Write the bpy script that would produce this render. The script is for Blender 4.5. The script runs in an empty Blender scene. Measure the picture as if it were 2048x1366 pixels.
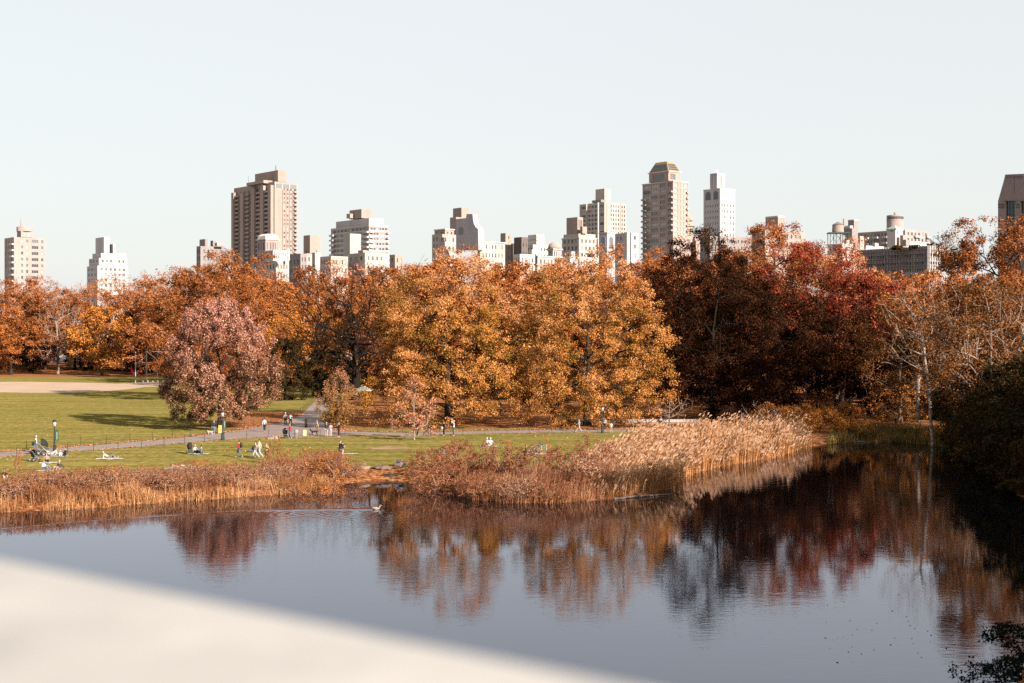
import bpy, bmesh, math, random
import numpy as np
from mathutils import Vector, Matrix
from mathutils.geometry import tessellate_polygon

SC = bpy.context.scene
COL = SC.collection
PI = math.pi
R = math.radians
rnd = random.Random(7)

# ------------------------------------------------------------------ camera
F, CX, HY, CAMZ, LAWN = 2844.4, 1024.0, 670.0, 12.8, 0.8   # 50 mm lens on the terrace, 12.8 m above the pond
cam_d = bpy.data.cameras.new('camera')
cam_d.lens = 50; cam_d.sensor_width = 36
cam_d.clip_start = 0.05; cam_d.clip_end = 6000
cam_d.shift_y = (HY - 683.0) / 2048.0
cam_d.dof.use_dof = True
cam_d.dof.focus_distance = 260
cam_d.dof.aperture_fstop = 2.0
cam = bpy.data.objects.new('camera', cam_d); COL.objects.link(cam)
cam.location = (0, 0, CAMZ); cam.rotation_euler = (R(90), 0, 0)
SC.camera = cam

# ------------------------------------------------------------------ light
SUN_ELEV = R(23)
SUN_H = Vector((0.66, -0.75, 0)).normalized()            # towards the sun, on the ground
SUN_V = SUN_H * math.cos(SUN_ELEV) + Vector((0, 0, math.sin(SUN_ELEV)))
world = bpy.data.worlds.new('World'); SC.world = world; world.use_nodes = True
wn = world.node_tree; wn.nodes.clear()
sky = wn.nodes.new('ShaderNodeTexSky'); sky.sky_type = 'NISHITA'; sky.sun_disc = False
sky.sun_elevation = SUN_ELEV
sky.sun_rotation = math.atan2(SUN_H.x, SUN_H.y)
sky.air_density = 1.0; sky.dust_density = 2.2; sky.ozone_density = 1.0; sky.altitude = 50
pale = wn.nodes.new('ShaderNodeMixRGB'); pale.blend_type = 'MIX'; pale.inputs[0].default_value = 0.8
pale.inputs[2].default_value = (5.75, 5.86, 5.72, 1)       # thin high haze over the whole sky
bg = wn.nodes.new('ShaderNodeBackground'); bg.inputs[1].default_value = 0.052
wo = wn.nodes.new('ShaderNodeOutputWorld')
wn.links.new(sky.outputs[0], pale.inputs[1]); wn.links.new(pale.outputs[0], bg.inputs[0]); wn.links.new(bg.outputs[0], wo.inputs[0])
sun_d = bpy.data.lights.new('sun', 'SUN'); sun_d.energy = 5.0; sun_d.angle = R(0.5); sun_d.color = (1.0, 0.885, 0.765)
sun = bpy.data.objects.new('sun', sun_d); COL.objects.link(sun)
sun.rotation_euler = (-SUN_V).to_track_quat('-Z', 'Y').to_euler(); sun.location = (60, -60, 60)
SC.view_settings.view_transform = 'Standard'; SC.view_settings.look = 'None'
SC.view_settings.exposure = 1.65; SC.view_settings.gamma = 1.0
SC.view_settings.use_curve_mapping = False
SC.render.engine = 'CYCLES'
cy = SC.cycles
cy.max_bounces = 5; cy.diffuse_bounces = 2; cy.glossy_bounces = 3; cy.transmission_bounces = 2; cy.transparent_max_bounces = 4
cy.volume_bounces = 0
cy.use_denoising = False
cy.sample_clamp_indirect = 4.0

# ------------------------------------------------------------------ helpers
def gp(x, y, z=LAWN):
    """ground point (world) seen at photo position x, y (2048 px wide)"""
    Y = F * (CAMZ - z) / (y - HY)
    return Vector(((x - CX) / F * Y, Y, z))

def at(x, y, Y):
    return Vector(((x - CX) / F * Y, Y, CAMZ - (y - HY) / F * Y))

def link(o, parent=None):
    COL.objects.link(o)
    if parent is not None:
        o.parent = parent
    return o

def tag(o, label=None, cat=None, group=None, kind=None):
    if label: o['label'] = label
    if cat: o['category'] = cat
    if group: o['group'] = group
    if kind: o['kind'] = kind
    return o

def empty(name, loc, rz=0.0, label=None, cat=None, group=None):
    o = bpy.data.objects.new(name, None); o.empty_display_size = 0.2
    o.location = loc; o.rotation_euler = (0, 0, rz)
    COL.objects.link(o)
    return tag(o, label, cat, group)

def mesh_obj(name, me, mats, parent=None, loc=None, rot=None):
    o = bpy.data.objects.new(name, me)
    if mats is not None:
        for m in (mats if isinstance(mats, (list, tuple)) else [mats]):
            me.materials.append(m)
    link(o, parent)
    if loc is not None: o.location = loc
    if rot is not None: o.rotation_euler = rot
    return o

def fast_mesh(name, V, Q, smooth=False, midx=None):
    """V (n,3), Q (m,k) with constant k -> mesh"""
    V = np.asarray(V, np.float32); Q = np.asarray(Q, np.int32)
    me = bpy.data.meshes.new(name)
    me.vertices.add(len(V)); me.vertices.foreach_set('co', V.ravel())
    k = Q.shape[1]
    me.loops.add(Q.size); me.loops.foreach_set('vertex_index', Q.ravel())
    me.polygons.add(len(Q))
    me.polygons.foreach_set('loop_start', np.arange(0, Q.size, k, dtype=np.int32))
    if midx is not None:
        me.polygons.foreach_set('material_index', np.asarray(midx, np.int32))
    if smooth:
        me.polygons.foreach_set('use_smooth', np.ones(len(Q), bool))
    me.update(calc_edges=True)
    return me

class MB:
    """collects boxes, tubes and quads into one mesh"""
    def __init__(s): s.v = []; s.f = []; s.m = []
    def add(s, vs, fs, m=0):
        n = len(s.v); s.v += [tuple(p) for p in vs]; s.f += [tuple(i + n for i in f) for f in fs]; s.m += [m] * len(fs)
        return s
    def box(s, x0, x1, y0, y1, z0, z1, m=0, mat=None):
        vs = [Vector(p) for p in ((x0,y0,z0),(x1,y0,z0),(x1,y1,z0),(x0,y1,z0),(x0,y0,z1),(x1,y0,z1),(x1,y1,z1),(x0,y1,z1))]
        if mat is not None: vs = [mat @ p for p in vs]
        return s.add(vs, [(0,3,2,1),(4,5,6,7),(0,1,5,4),(1,2,6,5),(2,3,7,6),(3,0,4,7)], m)
    def tube(s, pts, radii, n=8, m=0, cap=True):
        pts = [Vector(p) for p in pts]
        if not isinstance(radii, (list, tuple)): radii = [radii] * len(pts)
        base = len(s.v); up = None
        for i, p in enumerate(pts):
            d = (pts[min(i + 1, len(pts) - 1)] - pts[max(i - 1, 0)]).normalized()
            a = d.cross(Vector((0, 0, 1)) if abs(d.z) < 0.95 else Vector((1, 0, 0))).normalized()
            if up is not None and a.dot(up) < 0: a = -a
            up = a; b = d.cross(a)
            for k in range(n):
                t = 2 * PI * k / n
                s.v.append(tuple(p + (a * math.cos(t) + b * math.sin(t)) * radii[i]))
        for i in range(len(pts) - 1):
            for k in range(n):
                k2 = (k + 1) % n
                s.f.append((base + i*n + k, base + i*n + k2, base + (i+1)*n + k2, base + (i+1)*n + k)); s.m.append(m)
        if cap:
            s.f.append(tuple(base + k for k in range(n))[::-1]); s.m.append(m)
            s.f.append(tuple(base + (len(pts) - 1)*n + k for k in range(n))); s.m.append(m)
        return s
    def lathe(s, prof, n=12, m=0, c=(0, 0, 0)):
        base = len(s.v)
        for r, z in prof:
            for k in range(n):
                t = 2 * PI * k / n
                s.v.append((c[0] + r * math.cos(t), c[1] + r * math.sin(t), c[2] + z))
        for i in range(len(prof) - 1):
            for k in range(n):
                k2 = (k + 1) % n
                s.f.append((base + i*n + k, base + i*n + k2, base + (i+1)*n + k2, base + (i+1)*n + k)); s.m.append(m)
        s.f.append(tuple(base + k for k in range(n))[::-1]); s.m.append(m)
        s.f.append(tuple(base + (len(prof) - 1)*n + k for k in range(n))); s.m.append(m)
        return s
    def mesh(s, name, smooth=False):
        me = bpy.data.meshes.new(name); me.from_pydata(s.v, [], s.f)
        me.polygons.foreach_set('material_index', s.m)
        if smooth: me.polygons.foreach_set('use_smooth', [True] * len(s.f))
        me.update(); return me
    def obj(s, name, mats, parent=None, loc=None, rot=None, smooth=False):
        return mesh_obj(name, s.mesh(name, smooth), mats, parent, loc, rot)

# ------------------------------------------------------------------ materials
ALB = 0.78                                                # all base colours are kept on the dark side of life
def new_mat(name):
    m = bpy.data.materials.new(name); m.use_nodes = True
    nt = m.node_tree; nt.nodes.clear()
    out = nt.nodes.new('ShaderNodeOutputMaterial')
    return m, nt, out
def N(nt, t, **kw):
    n = nt.nodes.new(t)
    for k, v in kw.items(): setattr(n, k, v)
    return n
_plain = {}
def plain(col, rough=0.8, spec=0.3, noise=0.18, scale=6.0, metal=0.0):
    """painted, woven or stone surface with a little mottling"""
    col = [c * ALB * (1 - 0.42 * c) for c in col]
    key = (tuple(round(c, 4) for c in col), rough, spec, noise, scale, metal)
    if key in _plain: return _plain[key]
    m, nt, out = new_mat('surface')
    b = N(nt, 'ShaderNodeBsdfPrincipled')
    b.inputs['Roughness'].default_value = rough; b.inputs['Specular IOR Level'].default_value = spec
    b.inputs['Metallic'].default_value = metal
    tc = N(nt, 'ShaderNodeTexCoord'); ns = N(nt, 'ShaderNodeTexNoise'); ns.inputs['Scale'].default_value = scale
    ns.inputs['Detail'].default_value = 3
    nt.links.new(tc.outputs['Object'], ns.inputs['Vector'])
    rp = N(nt, 'ShaderNodeValToRGB')
    lo = [c * (1 - noise) for c in col]; hi = [min(1, c * (1 + noise)) for c in col]
    rp.color_ramp.elements[0].position = 0.3; rp.color_ramp.elements[1].position = 0.7
    rp.color_ramp.elements[0].color = (*lo, 1); rp.color_ramp.elements[1].color = (*hi, 1)
    nt.links.new(ns.outputs[0], rp.inputs[0]); nt.links.new(rp.outputs[0], b.inputs['Base Color'])
    nt.links.new(b.outputs[0], out.inputs[0])
    _plain[key] = m
    return m

def leaf_mat(name, cols, trans=0.16, patch=0.45, pscale=0.22, high=None, zr=(0, 1)):
    """leaves of several colours: each leaf picks one, with patches of like colour through the crown"""
    cols = [tuple(c * ALB for c in q) for q in cols]
    m, nt, out = new_mat(name)
    g = N(nt, 'ShaderNodeNewGeometry'); tc = N(nt, 'ShaderNodeTexCoord')
    ns = N(nt, 'ShaderNodeTexNoise'); ns.inputs['Scale'].default_value = pscale; ns.inputs['Detail'].default_value = 2
    nt.links.new(tc.outputs['Object'], ns.inputs['Vector'])
    st = N(nt, 'ShaderNodeMapRange'); st.inputs[1].default_value = 0.32; st.inputs[2].default_value = 0.68
    nt.links.new(ns.outputs[0], st.inputs[0])
    mx = N(nt, 'ShaderNodeMix'); mx.data_type = 'FLOAT'; mx.inputs[0].default_value = patch
    nt.links.new(g.outputs['Random Per Island'], mx.inputs[2]); nt.links.new(st.outputs[0], mx.inputs[3])
    rp = N(nt, 'ShaderNodeValToRGB'); el = rp.color_ramp.elements
    n = len(cols)
    el[0].position = 0.12; el[0].color = (*cols[0], 1)
    el[1].position = 0.88; el[1].color = (*cols[-1], 1)
    for i in range(1, n - 1):
        e = el.new(0.12 + 0.76 * i / (n - 1)); e.color = (*cols[i], 1)
    nt.links.new(mx.outputs[0], rp.inputs[0])
    colour = rp.outputs[0]
    if high:                                              # leaves turn first at the crown top; oaks darken below as shade
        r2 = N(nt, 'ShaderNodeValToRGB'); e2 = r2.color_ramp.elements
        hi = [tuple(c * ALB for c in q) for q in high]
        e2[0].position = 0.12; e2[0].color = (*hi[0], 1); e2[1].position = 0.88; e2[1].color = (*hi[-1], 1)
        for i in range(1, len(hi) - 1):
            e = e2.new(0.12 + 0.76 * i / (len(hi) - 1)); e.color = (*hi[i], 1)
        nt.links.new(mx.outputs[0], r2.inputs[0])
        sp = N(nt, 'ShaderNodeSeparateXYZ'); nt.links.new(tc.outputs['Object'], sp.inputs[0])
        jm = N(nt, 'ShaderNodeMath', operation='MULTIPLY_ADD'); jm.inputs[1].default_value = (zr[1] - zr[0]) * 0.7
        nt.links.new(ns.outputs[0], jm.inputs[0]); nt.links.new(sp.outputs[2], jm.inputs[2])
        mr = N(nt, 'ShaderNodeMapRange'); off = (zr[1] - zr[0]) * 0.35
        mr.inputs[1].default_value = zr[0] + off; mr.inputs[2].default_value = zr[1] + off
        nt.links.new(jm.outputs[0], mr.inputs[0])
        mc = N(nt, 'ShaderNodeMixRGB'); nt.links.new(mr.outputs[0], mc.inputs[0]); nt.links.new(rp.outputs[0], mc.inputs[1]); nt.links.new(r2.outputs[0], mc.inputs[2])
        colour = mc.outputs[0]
    d = N(nt, 'ShaderNodeBsdfDiffuse'); t = N(nt, 'ShaderNodeBsdfTranslucent'); ms = N(nt, 'ShaderNodeMixShader')
    ms.inputs[0].default_value = trans
    nt.links.new(colour, d.inputs[0]); nt.links.new(colour, t.inputs[0])
    nt.links.new(d.outputs[0], ms.inputs[1]); nt.links.new(t.outputs[0], ms.inputs[2])
    nt.links.new(ms.outputs[0], out.inputs[0])
    return m

def bark_mat(name, col, spots=None):
    col = [c * ALB for c in col]; spots = None if spots is None else [c * ALB for c in spots]
    m, nt, out = new_mat(name)
    tc = N(nt, 'ShaderNodeTexCoord'); ns = N(nt, 'ShaderNodeTexNoise')
    ns.inputs['Scale'].default_value = 3.0 if spots is None else 1.6; ns.inputs['Detail'].default_value = 5
    mp = N(nt, 'ShaderNodeMapping'); mp.inputs['Scale'].default_value = (4, 4, 1) if spots is None else (1, 1, 1.6)
    nt.links.new(tc.outputs['Object'], mp.inputs[0]); nt.links.new(mp.outputs[0], ns.inputs['Vector'])
    rp = N(nt, 'ShaderNodeValToRGB'); el = rp.color_ramp.elements
    el[0].position = 0.42; el[1].position = 0.58
    a = [c * 0.6 for c in col] if spots is None else spots
    el[0].color = (*a, 1); el[1].color = (*col, 1)
    d = N(nt, 'ShaderNodeBsdfDiffuse')
    nt.links.new(ns.outputs[0], rp.inputs[0]); nt.links.new(rp.outputs[0], d.inputs[0]); nt.links.new(d.outputs[0], out.inputs[0])
    return m
# ================================================================== the setting: ground, pond, path
SHORE_PX = [(0,1026),(90,1022),(170,1018),(260,1010),(335,1004),(400,1001),(470,995),(545,990),(612,984),(660,972),(705,966),(760,962),
            (800,964),(850,975),(905,990),(950,1001),(1010,1005),(1080,1008),(1150,1004),(1230,999),(1300,990),(1350,975),(1372,955),(1400,944),
            (1450,932),(1500,924),(1560,913),(1610,897),(1660,888),(1720,884),(1790,884),(1850,888),(1900,897),(1945,922),(1995,955),(2040,1000),(2075,1060),(2095,1130),(2100,1220)]
def wp(x, y):
    p = gp(x, y, 0.0); return (p.x, p.y)
POND = [wp(*p) for p in SHORE_PX] + [(22.4, 60), (19.6, 54.5), (16.5, 50), (12, 43), (0, 36), (-20, 33), (-50, 36), (-85, 52), (-110, 75), (-100, 92), (-70, 98), (-50, 101)]
POND = np.array(POND)
def pond_dist(X, Y):
    """signed distance to the shoreline, positive on land"""
    X = np.asarray(X, float).ravel(); Y = np.asarray(Y, float).ravel()
    best = np.full(X.shape, 1e9); inside = np.zeros(X.shape, bool)
    n = len(POND)
    for i in range(n):
        ax, ay = POND[i]; bx, by = POND[(i + 1) % n]
        dx, dy = bx - ax, by - ay
        t = np.clip(((X - ax) * dx + (Y - ay) * dy) / (dx * dx + dy * dy), 0, 1)
        best = np.minimum(best, np.hypot(X - ax - t * dx, Y - ay - t * dy))
        c = ((ay > Y) != (by > Y)) & (X < (bx - ax) * (Y - ay) / (by - ay + 1e-12) + ax)
        inside ^= c
    return np.where(inside, -best, best)
def sstep(a, b, x):
    t = np.clip((x - a) / (b - a), 0, 1); return t * t * (3 - 2 * t)
def ground_h(X, Y):
    X = np.asarray(X, float); Y = np.asarray(Y, float); sh = X.shape
    X = X.ravel(); Y = Y.ravel()
    d = pond_dist(X, Y)
    z = np.where(d < 0, np.maximum(-1.2, d * 0.5), LAWN * sstep(-0.5, 5.5, d))
    # wooded rocky slope east of the pond, climbing to the castle terrace
    east = sstep(0, 1, (X - 0.305 * Y - 1.0) / 10.0) * (1 - sstep(150, 195, Y)) * (d > 0)
    z = z + east * np.clip((d - 1.5) * (0.55 - 0.42 * sstep(85, 120, Y)), 0, 12)
    near = (1 - sstep(5, 22, Y)) * (d > 0) * sstep(0, 8, d)
    z = np.where(near > 0, np.maximum(z, near * 11.2), z)
    z = z + 5.0 * sstep(430, 640, Y)
    return z.reshape(sh)
def gz(x, y): return float(ground_h(np.array([x]), np.array([y]))[0])

xs = np.unique(np.concatenate([np.linspace(-2500, -300, 12), np.linspace(-300, -110, 20), np.arange(-110, 85, 1.6), np.linspace(85, 300, 24), np.linspace(300, 2500, 12)]))
ys = np.unique(np.concatenate([np.linspace(-200, 0, 12), np.arange(0, 250, 1.6), np.linspace(250, 700, 60), np.linspace(700, 4500, 16)]))
GX, GY = np.meshgrid(xs, ys)
GZ = ground_h(GX, GY)
nx, ny = len(xs), len(ys)
Vg = np.stack([GX.ravel(), GY.ravel(), GZ.ravel()], 1)
ii = (np.arange(ny - 1)[:, None] * nx + np.arange(nx - 1)[None, :]).ravel()
ground_me = fast_mesh('ground', Vg, np.stack([ii, ii + 1, ii + nx + 1, ii + nx], 1), smooth=True)
# where leaves and bare earth lie instead of mown grass
px_x = CX + F * Vg[:, 0] / np.maximum(Vg[:, 1], 1); px_y = HY + F * (CAMZ - LAWN) / np.maximum(Vg[:, 1], 1)
dd = pond_dist(Vg[:, 0], Vg[:, 1])
X_, Y_ = Vg[:, 0], Vg[:, 1]
lit = np.zeros(len(Vg))
lit = np.maximum(lit, sstep(-36, -26, X_) * sstep(183, 189, Y_))                    # under the trees north-east of the path
lit = np.maximum(lit, sstep(-47, -36, X_) * sstep(176, 190, Y_) * 0.75 * (Y_ < 225))
lit = np.maximum(lit, sstep(395, 420, Y_) * 0.9)
lit = np.maximum(lit, sstep(7, 20, X_ - 0.055 * (Y_ - 130)) * sstep(150, 158, Y_) * 1.0)
lit = np.maximum(lit, sstep(0.26, 0.30, X_ / np.maximum(Y_, 1)))
lit = np.maximum(lit, (1 - sstep(3.5, 7.5, dd)) * 0.95)
at_l = ground_me.attributes.new('litter', 'FLOAT', 'POINT'); at_l.data.foreach_set('value', lit.astype(np.float32))

ct = sstep(500, 570, Y_); at_c = ground_me.attributes.new('city', 'FLOAT', 'POINT'); at_c.data.foreach_set('value', ct.astype(np.float32))   # paved city beyond the park, made pale to bounce light onto shaded walls

def ground_material():
    m, nt, out = new_mat('lawn_and_leaf_litter')
    tc = N(nt, 'ShaderNodeTexCoord')
    a = N(nt, 'ShaderNodeAttribute'); a.attribute_name = 'litter'
    def noise(scale, detail, vec=None):
        n = N(nt, 'ShaderNodeTexNoise'); n.inputs['Scale'].default_value = scale; n.inputs['Detail'].default_value = detail
        nt.links.new(vec or tc.outputs['Object'], n.inputs['Vector']); return n.outputs[0]
    def ramp(fac, stops):
        r = N(nt, 'ShaderNodeValToRGB'); el = r.color_ramp.elements
        el[0].position, el[0].color = stops[0][0], (*stops[0][1], 1)
        el[1].position, el[1].color = stops[-1][0], (*stops[-1][1], 1)
        for p, c in stops[1:-1]:
            e = el.new(p); e.color = (*c, 1)
        nt.links.new(fac, r.inputs[0]); return r.outputs[0]
    big = noise(0.05, 4); fine = noise(1.6, 5)
    mp = N(nt, 'ShaderNodeMapping'); mp.inputs['Scale'].default_value = (0.05, 0.42, 1); mp.inputs['Rotation'].default_value = (0, 0, 0.22)
    nt.links.new(tc.outputs['Object'], mp.inputs[0])
    stripe = noise(1.0, 3, mp.outputs[0])
    mixf = N(nt, 'ShaderNodeMath', operation='ADD'); 
    s1 = N(nt, 'ShaderNodeMath', operation='MULTIPLY'); s1.inputs[1].default_value = 0.62; nt.links.new(fine, s1.inputs[0])
    s2 = N(nt, 'ShaderNodeMath', operation='MULTIPLY'); s2.inputs[1].default_value = 0.38; nt.links.new(stripe, s2.inputs[0])
    nt.links.new(s1.outputs[0], mixf.inputs[0]); nt.links.new(s2.outputs[0], mixf.inputs[1])
    grass = ramp(mixf.outputs[0], [(0.34, (0.050, 0.049, 0.012)), (0.48, (0.098, 0.083, 0.022)), (0.60, (0.146, 0.112, 0.036)), (0.72, (0.21, 0.146, 0.062))])
    worn = ramp(big, [(0.50, (0, 0, 0)), (0.72, (1, 1, 1))])
    lf = noise(2.6, 6)
    litter = ramp(lf, [(0.30, (0.04, 0.018, 0.008)), (0.46, (0.11, 0.042, 0.018)), (0.58, (0.20, 0.085, 0.035)), (0.72, (0.29, 0.145, 0.07))])
    # soft ragged boundary
    ad = N(nt, 'ShaderNodeMath', operation='ADD'); sb = N(nt, 'ShaderNodeMath', operation='MULTIPLY_ADD')
    nt.links.new(fine, sb.inputs[0]); sb.inputs[1].default_value = 1.2; sb.inputs[2].default_value = -0.6
    nt.links.new(a.outputs['Fac'], ad.inputs[0]); nt.links.new(sb.outputs[0], ad.inputs[1])
    w2 = N(nt, 'ShaderNodeMath', operation='MULTIPLY_ADD'); nt.links.new(worn, w2.inputs[0]); w2.inputs[1].default_value = 0.30
    nt.links.new(ad.outputs[0], w2.inputs[2])
    rg = N(nt, 'ShaderNodeMapRange'); rg.inputs[1].default_value = 0.30; rg.inputs[2].default_value = 0.62
    nt.links.new(w2.outputs[0], rg.inputs[0])
    mx = N(nt, 'ShaderNodeMixRGB'); nt.links.new(rg.outputs[0], mx.inputs[0]); nt.links.new(grass, mx.inputs[1]); nt.links.new(litter, mx.inputs[2])
    ca = N(nt, 'ShaderNodeAttribute'); ca.attribute_name = 'city'; m3 = N(nt, 'ShaderNodeMixRGB'); m3.inputs[2].default_value = (0.30, 0.285, 0.275, 1)
    nt.links.new(ca.outputs['Fac'], m3.inputs[0]); nt.links.new(mx.outputs[0], m3.inputs[1]); mx = m3
    d = N(nt, 'ShaderNodeBsdfDiffuse'); d.inputs['Roughness'].default_value = 0.4
    bp = N(nt, 'ShaderNodeBump'); bp.inputs['Strength'].default_value = 0.6; bp.inputs['Distance'].default_value = 0.08
    nt.links.new(noise(5, 4), bp.inputs['Height']); nt.links.new(bp.outputs[0], d.inputs['Normal'])
    nt.links.new(mx.outputs[0], d.inputs[0]); nt.links.new(d.outputs[0], out.inputs[0])
    return m
M_GROUND = ground_material()
ground = mesh_obj('ground', ground_me, M_GROUND); tag(ground, kind='structure')

# ---- pond
DUCK = gp(752, 1019, 0.0)
def water_material():
    m, nt, out = new_mat('pond_water')
    tc = N(nt, 'ShaderNodeTexCoord')
    def noise(scale, detail, sc=(1, 1, 1), rz=0):
        mp = N(nt, 'ShaderNodeMapping'); mp.inputs['Scale'].default_value = sc; mp.inputs['Rotation'].default_value = (0, 0, rz)
        n = N(nt, 'ShaderNodeTexNoise'); n.inputs['Scale'].default_value = scale; n.inputs['Detail'].default_value = detail
        nt.links.new(tc.outputs['Object'], mp.inputs[0]); nt.links.new(mp.outputs[0], n.inputs['Vector']); return n.outputs[0]
    def math_(op, a, b=None, c=None):
        n = N(nt, 'ShaderNodeMath', operation=op)
        for i, v in enumerate((a, b, c)):
            if v is None: continue
            if isinstance(v, (int, float)): n.inputs[i].default_value = v
            else: nt.links.new(v, n.inputs[i])
        return n.outputs[0]
    small = noise(3.2, 3, (0.55, 1.2, 1), 0.15)
    mid = noise(0.9, 2, (0.5, 1.1, 1), -0.1)
    calm = noise(0.035, 2, (0.6, 1.4, 1))
    cr = N(nt, 'ShaderNodeMapRange'); cr.inputs[1].default_value = 0.40; cr.inputs[2].default_value = 0.62; cr.inputs[3].default_value = 0.25; cr.inputs[4].default_value = 1.0
    nt.links.new(calm, cr.inputs[0])
    h = math_('MULTIPLY', math_('ADD', math_('MULTIPLY', small, 0.0042), math_('MULTIPLY', mid, 0.0045)), cr.outputs[0])
    # the duck's wake: rings and a V of small waves trailing from it
    mp = N(nt, 'ShaderNodeMapping'); mp.inputs['Location'].default_value = (-(DUCK.x - 4.5), -(DUCK.y - 2.6), 0)
    nt.links.new(tc.outputs['Object'], mp.inputs[0])
    ln = N(nt, 'ShaderNodeVectorMath', operation='LENGTH'); nt.links.new(mp.outputs[0], ln.inputs[0])
    ring = math_('SINE', math_('MULTIPLY', ln.outputs['Value'], 9.0))
    fall = math_('EXPONENT', math_('MAXIMUM', math_('MULTIPLY', ln.outputs['Value'], -0.42), -30.0))
    h = math_('ADD', h, math_('MULTIPLY', math_('MULTIPLY', ring, fall), 0.006))
    sx = N(nt, 'ShaderNodeSeparateXYZ'); nt.links.new(tc.outputs['Object'], sx.inputs[0])
    rx = math_('SUBTRACT', DUCK.x, sx.outputs[0]); ry = math_('SUBTRACT', sx.outputs[1], DUCK.y)
    behind = math_('GREATER_THAN', rx, 0.2)
    curve = math_('MULTIPLY_ADD', math_('MULTIPLY', rx, rx), -0.022, math_('MULTIPLY', rx, 0.10))
    off = math_('SUBTRACT', ry, curve)
    lobe = math_('EXPONENT', math_('MAXIMUM', math_('MULTIPLY', math_('MULTIPLY', off, off), -6.0), -40.0))
    fade = math_('EXPONENT', math_('MULTIPLY', math_('MAXIMUM', rx, 0.0), -0.07))
    h = math_('ADD', h, math_('MULTIPLY', math_('MULTIPLY', math_('MULTIPLY', lobe, fade), behind), 0.030))
    fr_ = N(nt, 'ShaderNodeFresnel'); fr_.inputs['IOR'].default_value = 1.9
    body = N(nt, 'ShaderNodeBsdfDiffuse'); body.inputs[0].default_value = (0.0015, 0.0024, 0.004, 1)
    gl = N(nt, 'ShaderNodeBsdfGlossy'); gl.inputs['Roughness'].default_value = 0.012; gl.inputs['Color'].default_value = (0.88, 0.89, 1.0, 1)
    ms = N(nt, 'ShaderNodeMixShader')
    bp = N(nt, 'ShaderNodeBump'); bp.inputs['Strength'].default_value = 1.0; bp.inputs['Distance'].default_value = 1.0
    nt.links.new(h, bp.inputs['Height'])
    for n_ in (fr_, gl): nt.links.new(bp.outputs[0], n_.inputs['Normal'])
    nt.links.new(fr_.outputs[0], ms.inputs[0]); nt.links.new(body.outputs[0], ms.inputs[1]); nt.links.new(gl.outputs[0], ms.inputs[2])
    nt.links.new(ms.outputs[0], out.inputs[0])
    return m
wx = np.linspace(-115, 62, 60); wy = np.linspace(30, 176, 50)
WX, WY = np.meshgrid(wx, wy); k = len(wx)
ii = (np.arange(len(wy) - 1)[:, None] * k + np.arange(k - 1)[None, :]).ravel()
water = mesh_obj('pond_water', fast_mesh('pond_water', np.stack([WX.ravel(), WY.ravel(), WX.ravel() * 0], 1), np.stack([ii, ii + 1, ii + k + 1, ii + k], 1)), water_material())
tag(water, kind='structure')

# ---- sheets laid on the ground: path, ball field
def sheet(name, px, z, mat):
    pts = [gp(x, y) for x, y in px]
    tris = tessellate_polygon([[Vector((p.x, p.y, 0)) for p in pts]])
    me = bpy.data.meshes.new(name); me.from_pydata([(p.x, p.y, z) for p in pts], [], [tuple(t) for t in tris])
    bm = bmesh.new(); bm.from_mesh(me); bmesh.ops.recalc_face_normals(bm, faces=bm.faces)
    if sum(f.normal.z for f in bm.faces) < 0: bmesh.ops.reverse_faces(bm, faces=bm.faces)
    bm.to_mesh(me); bm.free()
    return tag(mesh_obj(name, me, mat), kind='structure')
NEAR_EDGE = [(-60,922),(0,915),(100,906.5),(220,898),(330,889.5),(440,880),(540,874),(640,873.5),(720,871),(820,873),(900,869),(1000,867),(1100,865),(1200,864.5),(1400,863)]
FAR_EDGE_R = [(1400,859),(1200,859),(1100,859.5),(1000,861),(900,863),(820,865.5),(760,865),(700,863),(662,858)]
FAR_EDGE_L = [(540,849),(470,862),(400,871),(330,878.5),(220,888),(100,897),(0,905),(-60,910)]
path = sheet('footpath', NEAR_EDGE + FAR_EDGE_R + [(648,848),(662,828),(668,808),(652,796),(636,796),(626,808),(604,828),(575,840)] + FAR_EDGE_L, LAWN + 0.008,
             plain((0.27, 0.205, 0.185), 0.95, 0.2, 0.14, 0.9))
infield = sheet('infield_dirt', [(-120,764),(60,763.5),(150,765),(225,767),(262,766),(300,763.5),(345,764),(350,773),(290,774),(262,778),(215,782),(150,785.5),(60,785.5),(-120,783)], LAWN + 0.01,
                plain((0.56, 0.36, 0.25), 1.0, 0.1, 0.10, 0.12))
worn = sheet('worn_earth', [(738,895.5),(772,892.5),(812,893.5),(822,896.5),(780,899),(745,899)], LAWN + 0.006, plain((0.34, 0.20, 0.12), 1.0, 0.1, 0.2, 0.5))

# ---- the terrace wall the camera looks over
pm, nt, out = new_mat('pale_granite')
b = N(nt, 'ShaderNodeBsdfPrincipled'); b.inputs['Roughness'].default_value = 0.85
tc = N(nt, 'ShaderNodeTexCoord'); ns = N(nt, 'ShaderNodeTexNoise'); ns.inputs['Scale'].default_value = 2.2; ns.inputs['Detail'].default_value = 8; ns.inputs['Roughness'].default_value = 0.62
rp = N(nt, 'ShaderNodeValToRGB'); rp.color_ramp.elements[0].position = 0.3; rp.color_ramp.elements[1].position = 0.7
rp.color_ramp.elements[0].color = (0.225, 0.213, 0.203, 1); rp.color_ramp.elements[1].color = (0.375, 0.358, 0.345, 1)
nt.links.new(tc.outputs['Object'], ns.inputs['Vector']); nt.links.new(ns.outputs[0], rp.inputs[0]); nt.links.new(rp.outputs[0], b.inputs['Base Color'])
nt.links.new(b.outputs[0], out.inputs[0])
M_GRANITE = pm
pw = empty('parapet_wall', (-0.3, 1.3, 11.2), 0, 'pale out-of-focus granite parapet with a smooth sunlit coping above the pond', 'parapet')
PT = CAMZ - 0.30 - 11.2                                   # coping height above the terrace floor
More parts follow.
